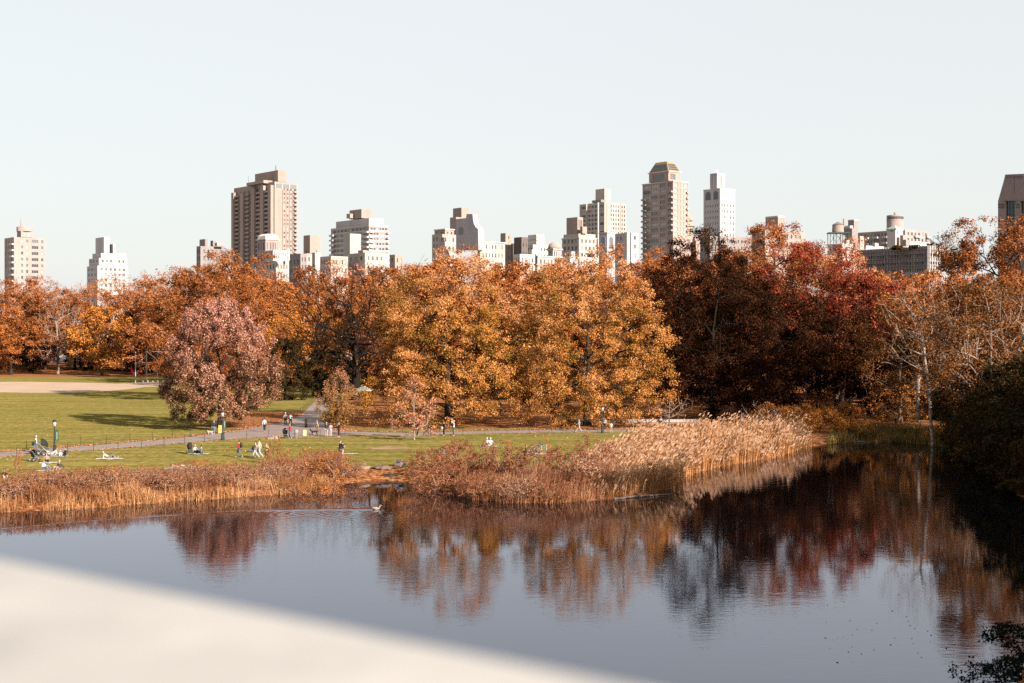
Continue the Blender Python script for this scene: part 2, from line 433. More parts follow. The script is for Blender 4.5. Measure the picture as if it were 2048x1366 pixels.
ea = Vector(at(0, 1128, 1.92 / 1.0)); eb = Vector(at(1240, 1366, 1.235))
ea.z = eb.z = 0; dr_ = (eb - ea).normalized(); nn_ = Vector((dr_.y, -dr_.x, 0))
if nn_.y > 0: nn_ = -nn_                                   # towards the viewer's side
def quadprism(o, d, n, l0, l1, w0, w1, z0, z1, bev=0.012):
    bm = bmesh.new(); vs = []
    for z in (z0, z1):
        for l, w in ((l0, w0), (l1, w0), (l1, w1), (l0, w1)):
            p = o + d * l + n * w; vs.append(bm.verts.new((p.x + 0.3, p.y - 1.3, z)))
    for f in ((3,2,1,0),(4,5,6,7),(0,1,5,4),(1,2,6,5),(2,3,7,6),(3,0,4,7)): bm.faces.new([vs[i] for i in f])
    bmesh.ops.recalc_face_normals(bm, faces=bm.faces)
    bmesh.ops.bevel(bm, geom=bm.edges[:], offset=bev, segments=3, affect='EDGES')
    me = bpy.data.meshes.new('coping'); bm.to_mesh(me); bm.free(); return me
for i, (l0, l1) in enumerate(((-3.2, -1.62), (-1.61, 1.9), (1.91, 3.4))):
    mesh_obj('coping_stone', quadprism(ea, dr_, nn_, l0, l1, 0.0, 1.05, PT - 0.14, PT), M_GRANITE, pw)
mesh_obj('wall', quadprism(ea, dr_, nn_, -3.2, 3.4, 0.06, 0.99, -0.6, PT - 0.142), M_GRANITE, pw)
# ================================================================== trees and shrubs
def tube_edges(P, par, rad, min_r=0.0):
    """tapered tubes along every parent-child edge; P (n,3), par index (-1 root), rad (n,)"""
    Vs, Qs, base = [], [], 0
    idx = np.where((par >= 0))[0]
    for lo, hi, n in ((0.10, 1e9, 8), (0.035, 0.10, 5), (0.0, 0.035, 3)):
        sel = idx[(rad[idx] >= lo) & (rad[idx] < hi)]
        if not len(sel): continue
        a = P[par[sel]]; b = P[sel]
        ra = np.minimum(rad[par[sel]], rad[sel] * 1.7)[:, None]; rb = rad[sel][:, None]
        d = b - a; L = np.linalg.norm(d, axis=1, keepdims=True) + 1e-9; d = d / L
        ref = np.where(np.abs(d[:, 2:3]) < 0.9, np.array([[0, 0, 1.0]]), np.array([[1.0, 0, 0]]))
        u = np.cross(d, ref); u /= np.linalg.norm(u, axis=1, keepdims=True) + 1e-9; w = np.cross(d, u)
        b = b + d * rb * 0.5
        t = 2 * PI * np.arange(n) / n
        ring = u[:, None, :] * np.cos(t)[None, :, None] + w[:, None, :] * np.sin(t)[None, :, None]
        A = a[:, None, :] + ring * ra[:, None, :]; B = b[:, None, :] + ring * rb[:, None, :]
        m = len(sel)
        Vs.append(np.concatenate([A, B], 1).reshape(-1, 3))
        o = base + np.arange(m)[:, None] * 2 * n
        k = np.arange(n); k2 = (k + 1) % n
        Qs.append(np.stack([o + k, o + k2, o + n + k2, o + n + k], 2).reshape(-1, 4))
        base += m * 2 * n
    return np.concatenate(Vs), np.concatenate(Qs)

def unit(v): return v / (np.linalg.norm(v, axis=-1, keepdims=True) + 1e-9)

def grow(seed, H, width, crown0, n_tips, trunk_r, shape='round', shell=0.45, depth=None, fork=0.45, lump=0.22, lean=(0, 0), tip_r=0.012, pipe=0.46, droop=0.0, boughs=None, pull=0.36):
    """skeleton of a tree: trunk nodes, then each twig tip joins the branch nearest to it.
    -> nodes, parents, radii, tip indices, outward directions at the tips"""
    g = np.random.default_rng(seed)
    depth = depth or width
    zc = crown0 + (H - crown0) * (0.46 if shape != 'cone' else 0.36)
    rz_up, rz_dn = H - zc, zc - crown0
    bumps = unit(g.normal(size=(26, 3))); amp = g.uniform(-lump, lump * 0.75, 26)
    tips, outs = [], []
    while len(tips) < n_tips:
        q = unit(g.normal(size=(n_tips * 2, 3)))
        q[:, 2] = q[:, 2] * 0.97
        rr = (shell ** 3 + (1 - shell ** 3) * g.random(len(q))) ** (1 / 3)
        k = 1 + (np.exp(-((1 - q @ bumps.T) / 0.09)) * amp).sum(1)
        p = q * rr[:, None] * k[:, None]
        if shape == 'cone': f = np.where(p[:, 2] < 0, 1.0 + 0.6 * np.clip(-p[:, 2], 0, 1) ** 1.5, 1.0 - 0.40 * np.clip(p[:, 2], 0, 1))
        elif shape == 'dome': f = np.where(p[:, 2] < 0, 1.0 + 0.6 * np.clip(-p[:, 2], 0, 1) ** 1.5, 1.0 - 0.10 * np.clip(p[:, 2], 0, 1))
        elif shape == 'vase': f = np.clip(0.62 + 0.5 * (p[:, 2] + 1) / 2 * 1.15, .3, 1.15)
        elif shape == 'skirt': f = np.where(p[:, 2] < 0, 1.0 + 0.75 * np.clip(-p[:, 2], 0, 1) ** 1.5, 1.0)
        else: f = np.ones(len(p))
        p[:, 0] *= width / 2 * f; p[:, 1] *= depth / 2 * f
        p[:, 2] = np.where(p[:, 2] > 0, p[:, 2] * rz_up, p[:, 2] * rz_dn) + zc
        hz = (p[:, 2] - crown0) / (H - crown0)
        p[:, 0] += lean[0] * hz; p[:, 1] += lean[1] * hz
        tips += list(p); outs += list(q)
    tips = np.array(tips[:n_tips]); outs = np.array(outs[:n_tips])
    nb = max(10, n_tips // 13) if boughs is None else boughs    # twigs gather into boughs, with gaps of shade between
    if nb and shape != 'vase':
        far = np.argsort(-np.linalg.norm((tips - np.array([0, 0, zc])) / np.array([width, depth, H - crown0]), axis=1))
        bc = tips[g.choice(far[:int(n_tips * 0.7)], nb, replace=False)]
        q = bc[np.argmin(np.linalg.norm(tips[:, None, :] - bc[None], axis=2), axis=1)]
        tips = tips + (q - tips) * pull * g.uniform(0.6, 1.3, (n_tips, 1))
    for ax, full in ((0, width), (1, depth)):                 # fill the wanted spread
        lo_, hi_ = np.percentile(tips[:, ax], (1.5, 98.5)); c_ = (lo_ + hi_) / 2
        tips[:, ax] = (tips[:, ax] - c_) * full * 0.96 / max(hi_ - lo_, .1) + (lean[ax] * 0.5 if shape != 'vase' else c_ * .3)
    zt_ = np.percentile(tips[:, 2], 99.5); zb_ = np.percentile(tips[:, 2], 1)
    tips[:, 2] = np.clip(crown0 + (tips[:, 2] - zb_) * (H - crown0) / max(zt_ - zb_, .1), crown0 * .7, H)
    tips[:, 0] = np.clip(tips[:, 0], lean[0] - width * .51, lean[0] + width * .51)
    top = crown0 + (H - crown0) * fork
    nt_ = max(5, int(top / 0.9)); tz = np.linspace(0, top, nt_)
    wob = np.cumsum(g.normal(0, 0.05, (nt_, 2)), 0) * (tz / top)[:, None]
    nodes = [np.array([wob[i, 0] + lean[0] * 0.5 * tz[i] / H, wob[i, 1] + lean[1] * 0.5 * tz[i] / H, tz[i]]) for i in range(nt_)]
    par = [-1] + list(range(nt_ - 1)); plen = list(tz)
    first = next(i for i in range(nt_) if tz[i] >= min(crown0 * 0.75 + 0.2, top * 0.8))
    cap = nt_ + n_tips * 14
    P = np.zeros((cap, 3)); L = np.zeros(cap); P[:nt_] = nodes; L[:nt_] = plen; n = nt_
    Par = np.full(cap, -1, int); Par[:nt_] = par
    order = np.argsort(np.linalg.norm((tips - np.array([0, 0, zc])) / np.array([width, depth, H - crown0]), axis=1) + g.normal(0, 0.06, n_tips))
    tip_idx = np.zeros(n_tips, int)
    for ti in order:
        t = tips[ti]
        dv = t - P[first:n]; dist = np.linalg.norm(dv, axis=1)
        rise = dv[:, 2] / (dist + 1e-6)
        cost = dist * (1 + 0.55 * np.clip(0.15 - droop - rise, 0, 1.5)) + 0.30 * L[first:n]
        j = first + int(np.argmin(cost)); d = dist[j - first]
        m = max(1, min(12, int(d / 0.85))); a = P[j].copy(); prev = j
        side = g.normal(0, 0.06 * d, 3)
        for s in range(1, m + 1):
            u = s / m
            p = a + (t - a) * u + side * math.sin(PI * u) + np.array([0, 0, (0.10 - droop * 0.5) * d * math.sin(PI * u)])
            if n >= cap: break
            P[n] = p; Par[n] = prev; L[n] = L[prev] + d / m; prev = n; n += 1
        tip_idx[ti] = prev
    P = P[:n]; Par = Par[:n]
    cnt = np.zeros(n); np.add.at(cnt, tip_idx, 1.0)
    for i in range(n - 1, 0, -1):
        if Par[i] >= 0: cnt[Par[i]] += cnt[i]
    rad = tip_r * np.maximum(cnt, 0.5) ** pipe
    trunk = np.arange(n) < nt_
    sc = trunk_r / max(rad[0], 1e-6)
    big = np.clip((rad - tip_r) / (rad[0] - tip_r + 1e-9), 0, 1)
    rad = rad * (1 + (sc - 1) * big)
    rad[0] *= 1.35
    return P, Par, rad, tip_idx, outs

def leaves(seed, C, O, per, spread, size, flat=0.75, up=0.35, rand=0.8, asp=0.62, drop=0.0):
    """leaf faces gathered round the twig ends"""
    g = np.random.default_rng(seed + 99)
    n = len(C); per_i = np.maximum(1, g.poisson(per * g.uniform(0.55, 1.45, n)))
    c = np.repeat(C, per_i, 0); o = np.repeat(O, per_i, 0)
    sp = np.repeat(g.uniform(0.65, 1.3, n) * spread, per_i)[:, None]
    off = unit(g.normal(size=c.shape)) * (g.random((len(c), 1)) ** 0.5) * sp; off[:, 2] *= flat
    c = c + off; c[:, 2] -= drop * g.random(len(c)) * sp[:, 0]
    nrm = unit(unit(off) * 0.5 + o * 0.55 + np.array([0, 0, up]) + g.normal(size=c.shape) * rand)
    a = unit(np.cross(nrm, unit(g.normal(size=c.shape)))); b = np.cross(nrm, a)
    s = (size * g.uniform(0.6, 1.35, len(c)))[:, None]
    bend = nrm * s * g.uniform(-0.25, 0.25, (len(c), 1))
    V = np.stack([c - a * s, c + b * s * asp + bend, c + a * s, c - b * s * asp + bend], 1).reshape(-1, 3)
    return V, np.arange(len(V)).reshape(-1, 4)

B_DARK = bark_mat('dark_bark', (0.050, 0.036, 0.028))
B_BROWN = bark_mat('brown_bark', (0.17, 0.115, 0.085))
B_GREY = bark_mat('grey_bark', (0.26, 0.19, 0.15))
B_PALE = bark_mat('pale_bark', (0.36, 0.27, 0.21), (0.13, 0.09, 0.07))
B_TWIG = bark_mat('russet_twigs', (0.30, 0.165, 0.115))
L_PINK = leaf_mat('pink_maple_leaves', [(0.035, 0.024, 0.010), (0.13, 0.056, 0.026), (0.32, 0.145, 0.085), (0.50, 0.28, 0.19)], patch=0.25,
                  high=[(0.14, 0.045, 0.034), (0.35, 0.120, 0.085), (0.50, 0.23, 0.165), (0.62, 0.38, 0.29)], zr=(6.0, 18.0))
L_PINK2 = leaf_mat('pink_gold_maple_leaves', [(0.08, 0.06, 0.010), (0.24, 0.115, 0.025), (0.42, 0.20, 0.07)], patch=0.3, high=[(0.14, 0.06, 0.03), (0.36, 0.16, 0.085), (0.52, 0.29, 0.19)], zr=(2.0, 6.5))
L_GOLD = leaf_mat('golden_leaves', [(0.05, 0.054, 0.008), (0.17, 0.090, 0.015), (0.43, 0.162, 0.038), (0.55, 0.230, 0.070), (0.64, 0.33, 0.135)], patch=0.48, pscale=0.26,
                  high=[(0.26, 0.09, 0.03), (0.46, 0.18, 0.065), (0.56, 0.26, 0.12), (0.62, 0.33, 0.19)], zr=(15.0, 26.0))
L_ORANGE = leaf_mat('orange_leaves', [(0.12, 0.038, 0.011), (0.29, 0.088, 0.022), (0.43, 0.145, 0.04), (0.52, 0.215, 0.08)], patch=0.4)
L_RUSSET = leaf_mat('russet_leaves', [(0.08, 0.026, 0.010), (0.20, 0.064, 0.021), (0.33, 0.112, 0.036), (0.43, 0.18, 0.072)], patch=0.4)
L_MUTED = leaf_mat('muted_brown_orange_leaves', [(0.04, 0.017, 0.007), (0.11, 0.042, 0.014), (0.22, 0.085, 0.026), (0.34, 0.15, 0.052)], patch=0.35)
B_BLACK = bark_mat('blackish_bark', (0.022, 0.017, 0.014))
L_RED = leaf_mat('crimson_leaves', [(0.012, 0.007, 0.005), (0.03, 0.011, 0.006), (0.08, 0.026, 0.011), (0.20, 0.066, 0.024)], patch=0.4, high=[(0.06, 0.014, 0.009), (0.15, 0.026, 0.015), (0.27, 0.043, 0.024), (0.38, 0.095, 0.038)], zr=(14.0, 23.0))  # lower leaves darkened in colour for deep shade, crimson above
L_COPPER = leaf_mat('copper_oak_leaves', [(0.012, 0.007, 0.005), (0.035, 0.014, 0.007), (0.10, 0.034, 0.012), (0.22, 0.075, 0.024)], patch=0.4, high=[(0.12, 0.035, 0.014), (0.28, 0.085, 0.028), (0.40, 0.14, 0.05), (0.48, 0.21, 0.09)], zr=(19.0, 28.0))  # low palette carries the shade, copper only at the peak
L_DARK = leaf_mat('shade_dark_oak_leaves', [(0.009, 0.006, 0.004), (0.018, 0.009, 0.005), (0.038, 0.014, 0.007), (0.11, 0.035, 0.013)], patch=0.45, trans=0.12)  # dark leaves, darkened further to stand for deep shade
L_AMBER = leaf_mat('amber_leaves', [(0.12, 0.05, 0.012), (0.34, 0.12, 0.024), (0.52, 0.19, 0.04), (0.60, 0.27, 0.08)], patch=0.3)
L_SALMON = leaf_mat('faded_salmon_leaves', [(0.30, 0.12, 0.06), (0.46, 0.19, 0.10), (0.56, 0.28, 0.17)], patch=0.3)
L_MAROON = leaf_mat('maroon_shrub_leaves', [(0.06, 0.022, 0.012), (0.17, 0.055, 0.028), (0.30, 0.11, 0.055), (0.42, 0.19, 0.09)], patch=0.4, pscale=0.6)
L_SHADE = leaf_mat('shade_green_brown_leaves', [(0.015, 0.018, 0.008), (0.030, 0.026, 0.010), (0.05, 0.028, 0.011), (0.09, 0.04, 0.014)], patch=0.4, trans=0.1)  # shade of the bank and undergrowth put into the leaf colour
L_CORNER = leaf_mat('shade_teal_leaves', [(0.006, 0.010, 0.009), (0.012, 0.019, 0.015), (0.022, 0.028, 0.018)], patch=0.3, trans=0.08)  # bluish shade on the corner bush put into the leaf colour
L_GREEN = leaf_mat('green_weed_leaves', [(0.03, 0.06, 0.012), (0.07, 0.10, 0.02), (0.14, 0.13, 0.03), (0.24, 0.12, 0.04)], patch=0.5, pscale=0.7)

_tree_i = [0]
def tree(name, label, x, yb, ytop, wpx, leaf, bark, Y=None, crown=0.12, tips=300, per=70, spread=1.0, size=0.17, trunk=None, shape='round', cat='tree', group=None, seed=None, z0=None, depth=None, keep=None, **kw):
    """a tree standing at the photo column x; foot row yb (or depth Y), top row and crown width give its real size"""
    _tree_i[0] += 1; seed = seed or _tree_i[0] * 13
    if Y is None: Y = F * (CAMZ - LAWN) / (yb - HY)
    X = (x - CX) / F * Y
    zb = gz(X, Y) if z0 is None else z0
    H = CAMZ - (ytop - HY) / F * Y - zb; W = wpx / F * Y
    lv = {k: kw.pop(k) for k in ('flat', 'up', 'rand', 'asp', 'drop') if k in kw}
    P, par, rad, ti, outs = grow(seed, H * 0.99, W * 0.95, crown * H, tips, trunk or 0.018 * H, shape, depth=depth, **kw)
    root = empty(name, (X, Y, zb - 0.05), 0, label, cat, group)
    V, Q = tube_edges(P, par, rad)
    mesh_obj('trunk', fast_mesh('trunk', V, Q, smooth=True), bark, root)
    if leaf is not None:
        C, O = P[ti], outs
        if keep is not None:
            s = keep(C, np.random.default_rng(seed)); C, O = C[s], O[s]
        V, Q = leaves(seed, C, O, per, spread, size, **lv)
        mesh_obj('crown', fast_mesh('crown', V, Q), leaf, root)
    return root

def copy_tree(src, name, label, X, Y, s, rz, leaf=None, z0=None, group=None, sz=None, bark=None):
    r = empty(name, (X, Y, (gz(X, Y) if z0 is None else z0) - 0.05), rz, label, src['category'], group)
    r.scale = (s, s, sz or s)
    for ch in src.children:
        c = ch.copy(); c.parent = r; COL.objects.link(c)
        want = leaf if ch.name.startswith('crown') else bark
        if want is not None and c.material_slots:
            c.material_slots[0].link = 'OBJECT'; c.material_slots[0].material = want
    return r

# ---- the trees that stand out
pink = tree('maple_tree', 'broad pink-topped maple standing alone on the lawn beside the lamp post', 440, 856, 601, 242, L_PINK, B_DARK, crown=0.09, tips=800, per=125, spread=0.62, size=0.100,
     shape='dome', shell=0.5, lump=0.38, flat=1.25, up=0.5, trunk=0.34, depth=17)
tree('maple_tree', 'small upright maple with pink and gold leaves at the path junction', 676, 856, 740, 84, L_PINK2, B_BROWN, crown=0.10, tips=150, per=80, spread=0.5, size=0.085, shape='cone', shell=0.3, trunk=0.1, flat=1.2, pull=0.15)
tree('young_tree', 'slender young tree with thin straight trunk and faded salmon leaves', 828, 880, 752, 92, L_SALMON, B_GREY, crown=0.12, tips=240, per=11, spread=0.45, size=0.10, shape='cone', shell=0.2, trunk=0.10, fork=0.85)
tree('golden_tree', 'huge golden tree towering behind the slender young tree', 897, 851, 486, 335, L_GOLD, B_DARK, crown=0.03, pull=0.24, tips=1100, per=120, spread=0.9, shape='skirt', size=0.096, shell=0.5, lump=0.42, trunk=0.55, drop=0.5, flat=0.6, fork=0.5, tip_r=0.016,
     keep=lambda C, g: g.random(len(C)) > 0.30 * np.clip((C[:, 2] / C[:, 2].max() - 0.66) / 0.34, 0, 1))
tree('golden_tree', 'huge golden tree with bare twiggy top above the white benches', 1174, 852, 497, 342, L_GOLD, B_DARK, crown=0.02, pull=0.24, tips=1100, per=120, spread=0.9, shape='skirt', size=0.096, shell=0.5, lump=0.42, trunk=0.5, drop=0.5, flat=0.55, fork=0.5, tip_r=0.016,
     keep=lambda C, g: g.random(len(C)) > 0.45 * np.clip((C[:, 2] / C[:, 2].max() - 0.62) / 0.38, 0, 1))
tree('bare_tree', 'great spreading tree with dark trunk and nearly leafless twigs', 712, 800, 522, 330, L_RUSSET, B_BLACK, crown=0.2, tips=1700, per=0.8, spread=0.7, size=0.12, shape='vase', shell=0.3, lump=0.2, trunk=0.78, fork=0.5, tip_r=0.021, pipe=0.46)
tree('russet_tree', 'dense rust-brown tree rising behind the pink maple', 412, 0, 506, 236, L_RUSSET, B_DARK, Y=262, crown=0.08, tips=560, per=84, spread=1.25, size=0.16, lump=0.30, shell=0.55)
tree('russet_tree', 'round red-brown tree beneath the pale low blocks, behind the bare tree', 606, 0, 533, 130, L_RUSSET, B_DARK, Y=372, crown=0.2, tips=300, per=66, spread=1.4, size=0.21, lump=0.3)
tree('golden_tree', 'low yellow-orange tree glowing behind the bare tree branches', 595, 0, 612, 175, L_AMBER, B_BROWN, Y=300, crown=0.1, tips=320, per=50, spread=1.2, size=0.17)
tree('orange_tree', 'pale orange tree with lacy top beside the rust-brown tree', 520, 0, 508, 120, L_ORANGE, B_BROWN, Y=335, crown=0.1, tips=420, per=40, spread=1.1, size=0.17, tip_r=0.02)
tree('russet_tree', 'russet tree squeezed between the bare tree and the first golden giant', 775, 0, 535, 130, L_RUSSET, B_DARK, Y=285, crown=0.12, tips=340, per=60, spread=1.2, size=0.17)
tree('orange_tree', 'tall orange tree standing under the white arched turret', 1238, 0, 490, 150, L_ORANGE, B_BROWN, Y=262, crown=0.15, tips=420, per=60, spread=1.0, size=0.15, lump=0.30)
tree('orange_tree', 'orange tree below the pyramid-roofed brick tower', 1318, 0, 497, 150, L_ORANGE, B_BROWN, Y=292, crown=0.15, tips=420, per=56, spread=1.1, size=0.16)
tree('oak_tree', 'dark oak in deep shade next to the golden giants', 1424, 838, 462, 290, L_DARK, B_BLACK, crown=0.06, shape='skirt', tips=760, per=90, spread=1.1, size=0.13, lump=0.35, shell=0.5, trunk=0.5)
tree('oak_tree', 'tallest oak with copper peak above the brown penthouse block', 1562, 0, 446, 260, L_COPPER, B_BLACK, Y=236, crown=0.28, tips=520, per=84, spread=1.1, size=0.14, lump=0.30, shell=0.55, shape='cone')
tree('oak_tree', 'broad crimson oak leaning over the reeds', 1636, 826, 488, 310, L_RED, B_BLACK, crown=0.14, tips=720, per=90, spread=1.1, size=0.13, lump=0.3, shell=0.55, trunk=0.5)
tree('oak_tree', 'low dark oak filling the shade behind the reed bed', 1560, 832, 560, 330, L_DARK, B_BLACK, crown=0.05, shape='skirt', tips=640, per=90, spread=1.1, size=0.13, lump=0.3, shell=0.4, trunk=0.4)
tree('yellow_tree', 'pale yellow-orange tree peeping over the crimson oak below the water tank', 1672, 0, 478, 190, L_SALMON, B_BROWN, Y=262, crown=0.2, tips=380, per=60, spread=1.1, size=0.16)
tree('orange_tree', 'amber understorey tree behind the pale bare trunks', 1800, 845, 585, 170, L_MUTED, B_BROWN, crown=0.05, tips=560, per=38, spread=0.9, size=0.115, shell=0.3)
tree('bare_tree', 'pale-barked bare tree leaning at the water edge with forked top', 1866, 884, 545, 190, L_RUSSET, B_PALE, crown=0.33, tips=520, per=2.4, spread=0.6, size=0.11, shape='vase', trunk=0.20, tip_r=0.014, fork=0.6, lean=(-2.4, 0), shell=0.3, Y=163)
tree('bare_tree', 'second pale-barked bare tree beside a broken stub', 1922, 868, 560, 170, L_RUSSET, B_PALE, crown=0.3, tips=480, per=3, spread=0.6, size=0.11, shape='vase', trunk=0.18, tip_r=0.014, fork=0.6, lean=(2.0, 0), shell=0.3, Y=168)
tree('orange_tree', 'big copper tree overhanging the slope under the stone museum wing', 2002, 0, 432, 260, L_RUSSET, B_DARK, Y=172, crown=0.42, tips=560, per=80, spread=0.95, size=0.13, lump=0.3, shell=0.45, fork=0.5, z0=2.0, up=0.6)
tree('amber_tree', 'amber tree with fine twigs at the edge of the slope', 1985, 0, 556, 240, L_MUTED, B_GREY, Y=158, crown=0.12, tips=620, per=30, spread=0.9, size=0.115, shell=0.35, z0=2.0, tip_r=0.016)
tree('amber_tree', 'thin amber tree in front of the copper tree, greying twigs', 2050, 0, 575, 180, L_MUTED, B_GREY, Y=142, crown=0.15, tips=420, per=16, spread=0.8, size=0.105, shell=0.3, z0=3.0, tip_r=0.014)

# ---- trees of the far wood (one of each kind is grown, the rest are copies)
W1 = tree('wood_tree', 'russet tree at the end of the far wood behind the infield', 22, 0, 560, 165, L_RUSSET, B_DARK, Y=428, crown=0.08, shape='skirt', tips=330, per=72, spread=1.6, size=0.25, lump=0.3, group='trees of the far wood')
W2 = tree('wood_tree', 'grey-twigged bare tree with pale trunk at the far lawn edge', 116, 0, 598, 120, L_RUSSET, B_GREY, Y=432, crown=0.18, tips=700, per=1.5, spread=1.0, size=0.2, tip_r=0.034, shape='vase', trunk=0.42, group='trees of the far wood')
W3 = tree('wood_tree', 'bright yellow-orange tree of the far wood near the flag post', 204, 0, 612, 128, L_AMBER, B_DARK, Y=425, crown=0.14, tips=240, per=46, spread=1.5, size=0.30, group='trees of the far wood')
W4 = tree('wood_tree', 'hazy rust tree with lacy twigs under the stepped white block', 205, 0, 545, 160, L_ORANGE, B_TWIG, Y=520, crown=0.12, tips=560, per=24, spread=1.5, size=0.24, tip_r=0.028, group='trees of the far wood')
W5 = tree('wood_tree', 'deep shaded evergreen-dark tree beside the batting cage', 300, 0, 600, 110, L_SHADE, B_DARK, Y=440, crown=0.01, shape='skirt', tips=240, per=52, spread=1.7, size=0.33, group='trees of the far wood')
def wood(src, x, ytop, Y, leaf, rz, label, sq=1.0):
    X = (x - CX) / F * Y; zb = gz(X, Y)
    Hn = CAMZ - (ytop - HY) / F * Y - zb
    H0 = max(v.co.z for v in src.children[0].data.vertices)
    if leaf is None: leaf = None
    s = Hn / H0 * 0.97
    return copy_tree(src, 'wood_tree', label, X, Y, s * sq, rz, leaf, group='trees of the far wood', sz=s)
wood(W1, 66, 640, 440, L_DARK, 1.1, 'dark tree shaded beside the grey-twigged bare tree')
wood(W4, 40, 545, 500, L_RUSSET, 2.0, 'rust tree below the brick tower with the round chimney block')
wood(W4, 100, 542, 530, L_ORANGE, 3.1, 'lacy orange tree just past the brick tower with the round chimney block')
wood(W1, 150, 572, 470, L_RUSSET, 4.1, 'red-brown tree between the two far white-topped towers')
wood(W4, 262, 558, 500, L_RUSSET, 0.6, 'rust tree just past the stepped white block')
wood(W4, 318, 540, 520, L_ORANGE, 5.0, 'pale rust treetop over the batting cage')
wood(W1, 268, 640, 450, L_RUSSET, 2.6, 'half-shaded russet tree behind the red flag')
wood(W2, 322, 640, 430, None, 2.2, 'leafless tree over the team bench')
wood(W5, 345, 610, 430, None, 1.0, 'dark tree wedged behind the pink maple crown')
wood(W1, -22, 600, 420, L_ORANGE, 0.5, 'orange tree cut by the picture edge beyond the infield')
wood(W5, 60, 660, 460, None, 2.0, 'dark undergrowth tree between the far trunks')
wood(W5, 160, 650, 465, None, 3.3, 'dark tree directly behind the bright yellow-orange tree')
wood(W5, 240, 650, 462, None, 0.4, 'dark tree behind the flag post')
wood(W4, 360, 520, 430, L_ORANGE, 1.7, 'light orange treetop beside the small grey rooftop block')
wood(W4, 480, 505, 470, L_ORANGE, 2.9, 'light orange treetop at the foot of the tall brown twin tower')
wood(W1, 540, 560, 400, L_RUSSET, 0.2, 'red-brown tree under the mansard penthouse')
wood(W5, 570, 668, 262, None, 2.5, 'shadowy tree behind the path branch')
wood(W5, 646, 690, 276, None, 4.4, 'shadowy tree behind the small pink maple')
wood(W4, 690, 510, 430, L_SALMON, 3.9, 'pinkish lacy treetop below the plain cream block')
wood(W4, 762, 530, 440, L_RUSSET, 5.4, 'rust treetop below the small brown cube house')
wood(W5, 745, 610, 300, None, 1.9, 'shadowy tree behind the great bare tree')
wood(W1, 845, 520, 300, L_ORANGE, 1.4, 'orange tree peering over the first golden giant')
wood(W4, 930, 500, 330, L_SALMON, 0.9, 'pinkish twiggy crown above the first golden giant')
wood(W1, 1035, 530, 270, L_ORANGE, 2.4, 'deep orange tree in the gap between the golden giants')
wood(W4, 1110, 515, 330, L_SALMON, 4.0, 'pale twiggy crown above the second golden giant')
wood(W1, 1034, 560, 222, L_GOLD, 3.0, 'golden tree joining the two golden giants')
wood(W5, 1040, 640, 262, None, 5.1, 'shadowy tree in the gap below the deep orange tree')
wood(W5, 1330, 640, 262, None, 0.7, 'shadowy tree behind the edge of the second golden giant')
wood(W1, 1380, 520, 280, L_COPPER, 3.6, 'russet tree joining the brick tower and the dark oak')
wood(W5, 1470, 600, 255, None, 2.1, 'shadowy tree behind the dark oak')
wood(W5, 1570, 640, 250, None, 3.7, 'shadowy tree behind the low dark oak')
wood(W1, 1480, 482, 255, L_COPPER, 1.3, 'copper crown rising over the dark oak')
wood(W1, 1810, 528, 230, L_ORANGE, 5.7, 'orange crown below the netted scaffold building')
wood(W1, 1890, 524, 215, L_ORANGE, 4.8, 'second orange crown below the netted scaffold building')
wood(W1, 1735, 545, 215, L_RED, 2.2, 'crimson crown on the shoulder of the broad crimson oak')
wood(W5, 1850, 640, 205, None, 1.6, 'shadowy tree behind the pale bare trunks')
wood(W5, 1760, 690, 215, None, 5.3, 'shadowy tree behind the amber understorey')
wood(W5, 1935, 650, 195, None, 0.3, 'shadowy tree behind the second pale bare trunk')
wood(W1, 1950, 620, 178, L_MUTED, 0.8, 'amber bushy tree behind the second pale bare trunk')

for i, (x, yt, Y, leaf, sq, lab) in enumerate([
    (338, 545, 400, L_RUSSET, 1.2, 'full russet crown filling the belt between batting cage and rust-brown tree'), (455, 520, 340, L_RUSSET, 1.2, 'full russet crown under the tallest brown tower'),
    (560, 548, 350, L_ORANGE, 1.15, 'full orange crown under the mansard house'), (655, 540, 390, L_RUSSET, 1.25, 'full russet crown behind the great bare tree trunk'), (735, 548, 350, L_RUSSET, 1.2, 'full red-brown crown under the small cube house'),
    (812, 528, 330, L_ORANGE, 1.2, 'full orange crown behind the first golden giant, toward the bare tree'), (880, 506, 310, L_ORANGE, 1.3, 'full orange crown under the gabled palazzo'), (985, 512, 300, L_ORANGE, 1.25, 'full orange crown under the slim brown shaft'),
    (1070, 520, 300, L_ORANGE, 1.25, 'full orange crown under the domed pavilion'), (1150, 516, 310, L_ORANGE, 1.3, 'full orange crown under the setback block'), (1290, 515, 330, L_RUSSET, 1.2, 'full russet crown under the brick annex'),
    (1372, 505, 300, L_COPPER, 1.2, 'full russet crown under the white arcaded tower'), (1440, 500, 290, L_COPPER, 1.2, 'full russet crown over the dark oak shoulder'), (1620, 495, 285, L_COPPER, 1.2, 'full russet crown beside the pale yellow-orange tree'),
    (1720, 530, 270, L_RUSSET, 1.2, 'full russet crown under the stepped terrace chimneys'), (1780, 540, 260, L_RUSSET, 1.2, 'full russet crown at the start of the scaffold netting'), (1860, 545, 240, L_RUSSET, 1.2, 'full russet crown at the end of the scaffold netting'),
    (90, 590, 470, L_RUSSET, 1.25, 'full russet crown behind the grey-twigged bare tree'), (235, 580, 480, L_RUSSET, 1.3, 'full russet crown behind the bright yellow-orange tree'), (0, 575, 480, L_RUSSET, 1.25, 'full russet crown under the brick tower with the round chimney block'), (1960, 560, 205, L_RUSSET, 1.1, 'full russet crown behind the copper tree')]):
    wood(W1, x, yt, Y, leaf, i * 0.77, lab, sq)

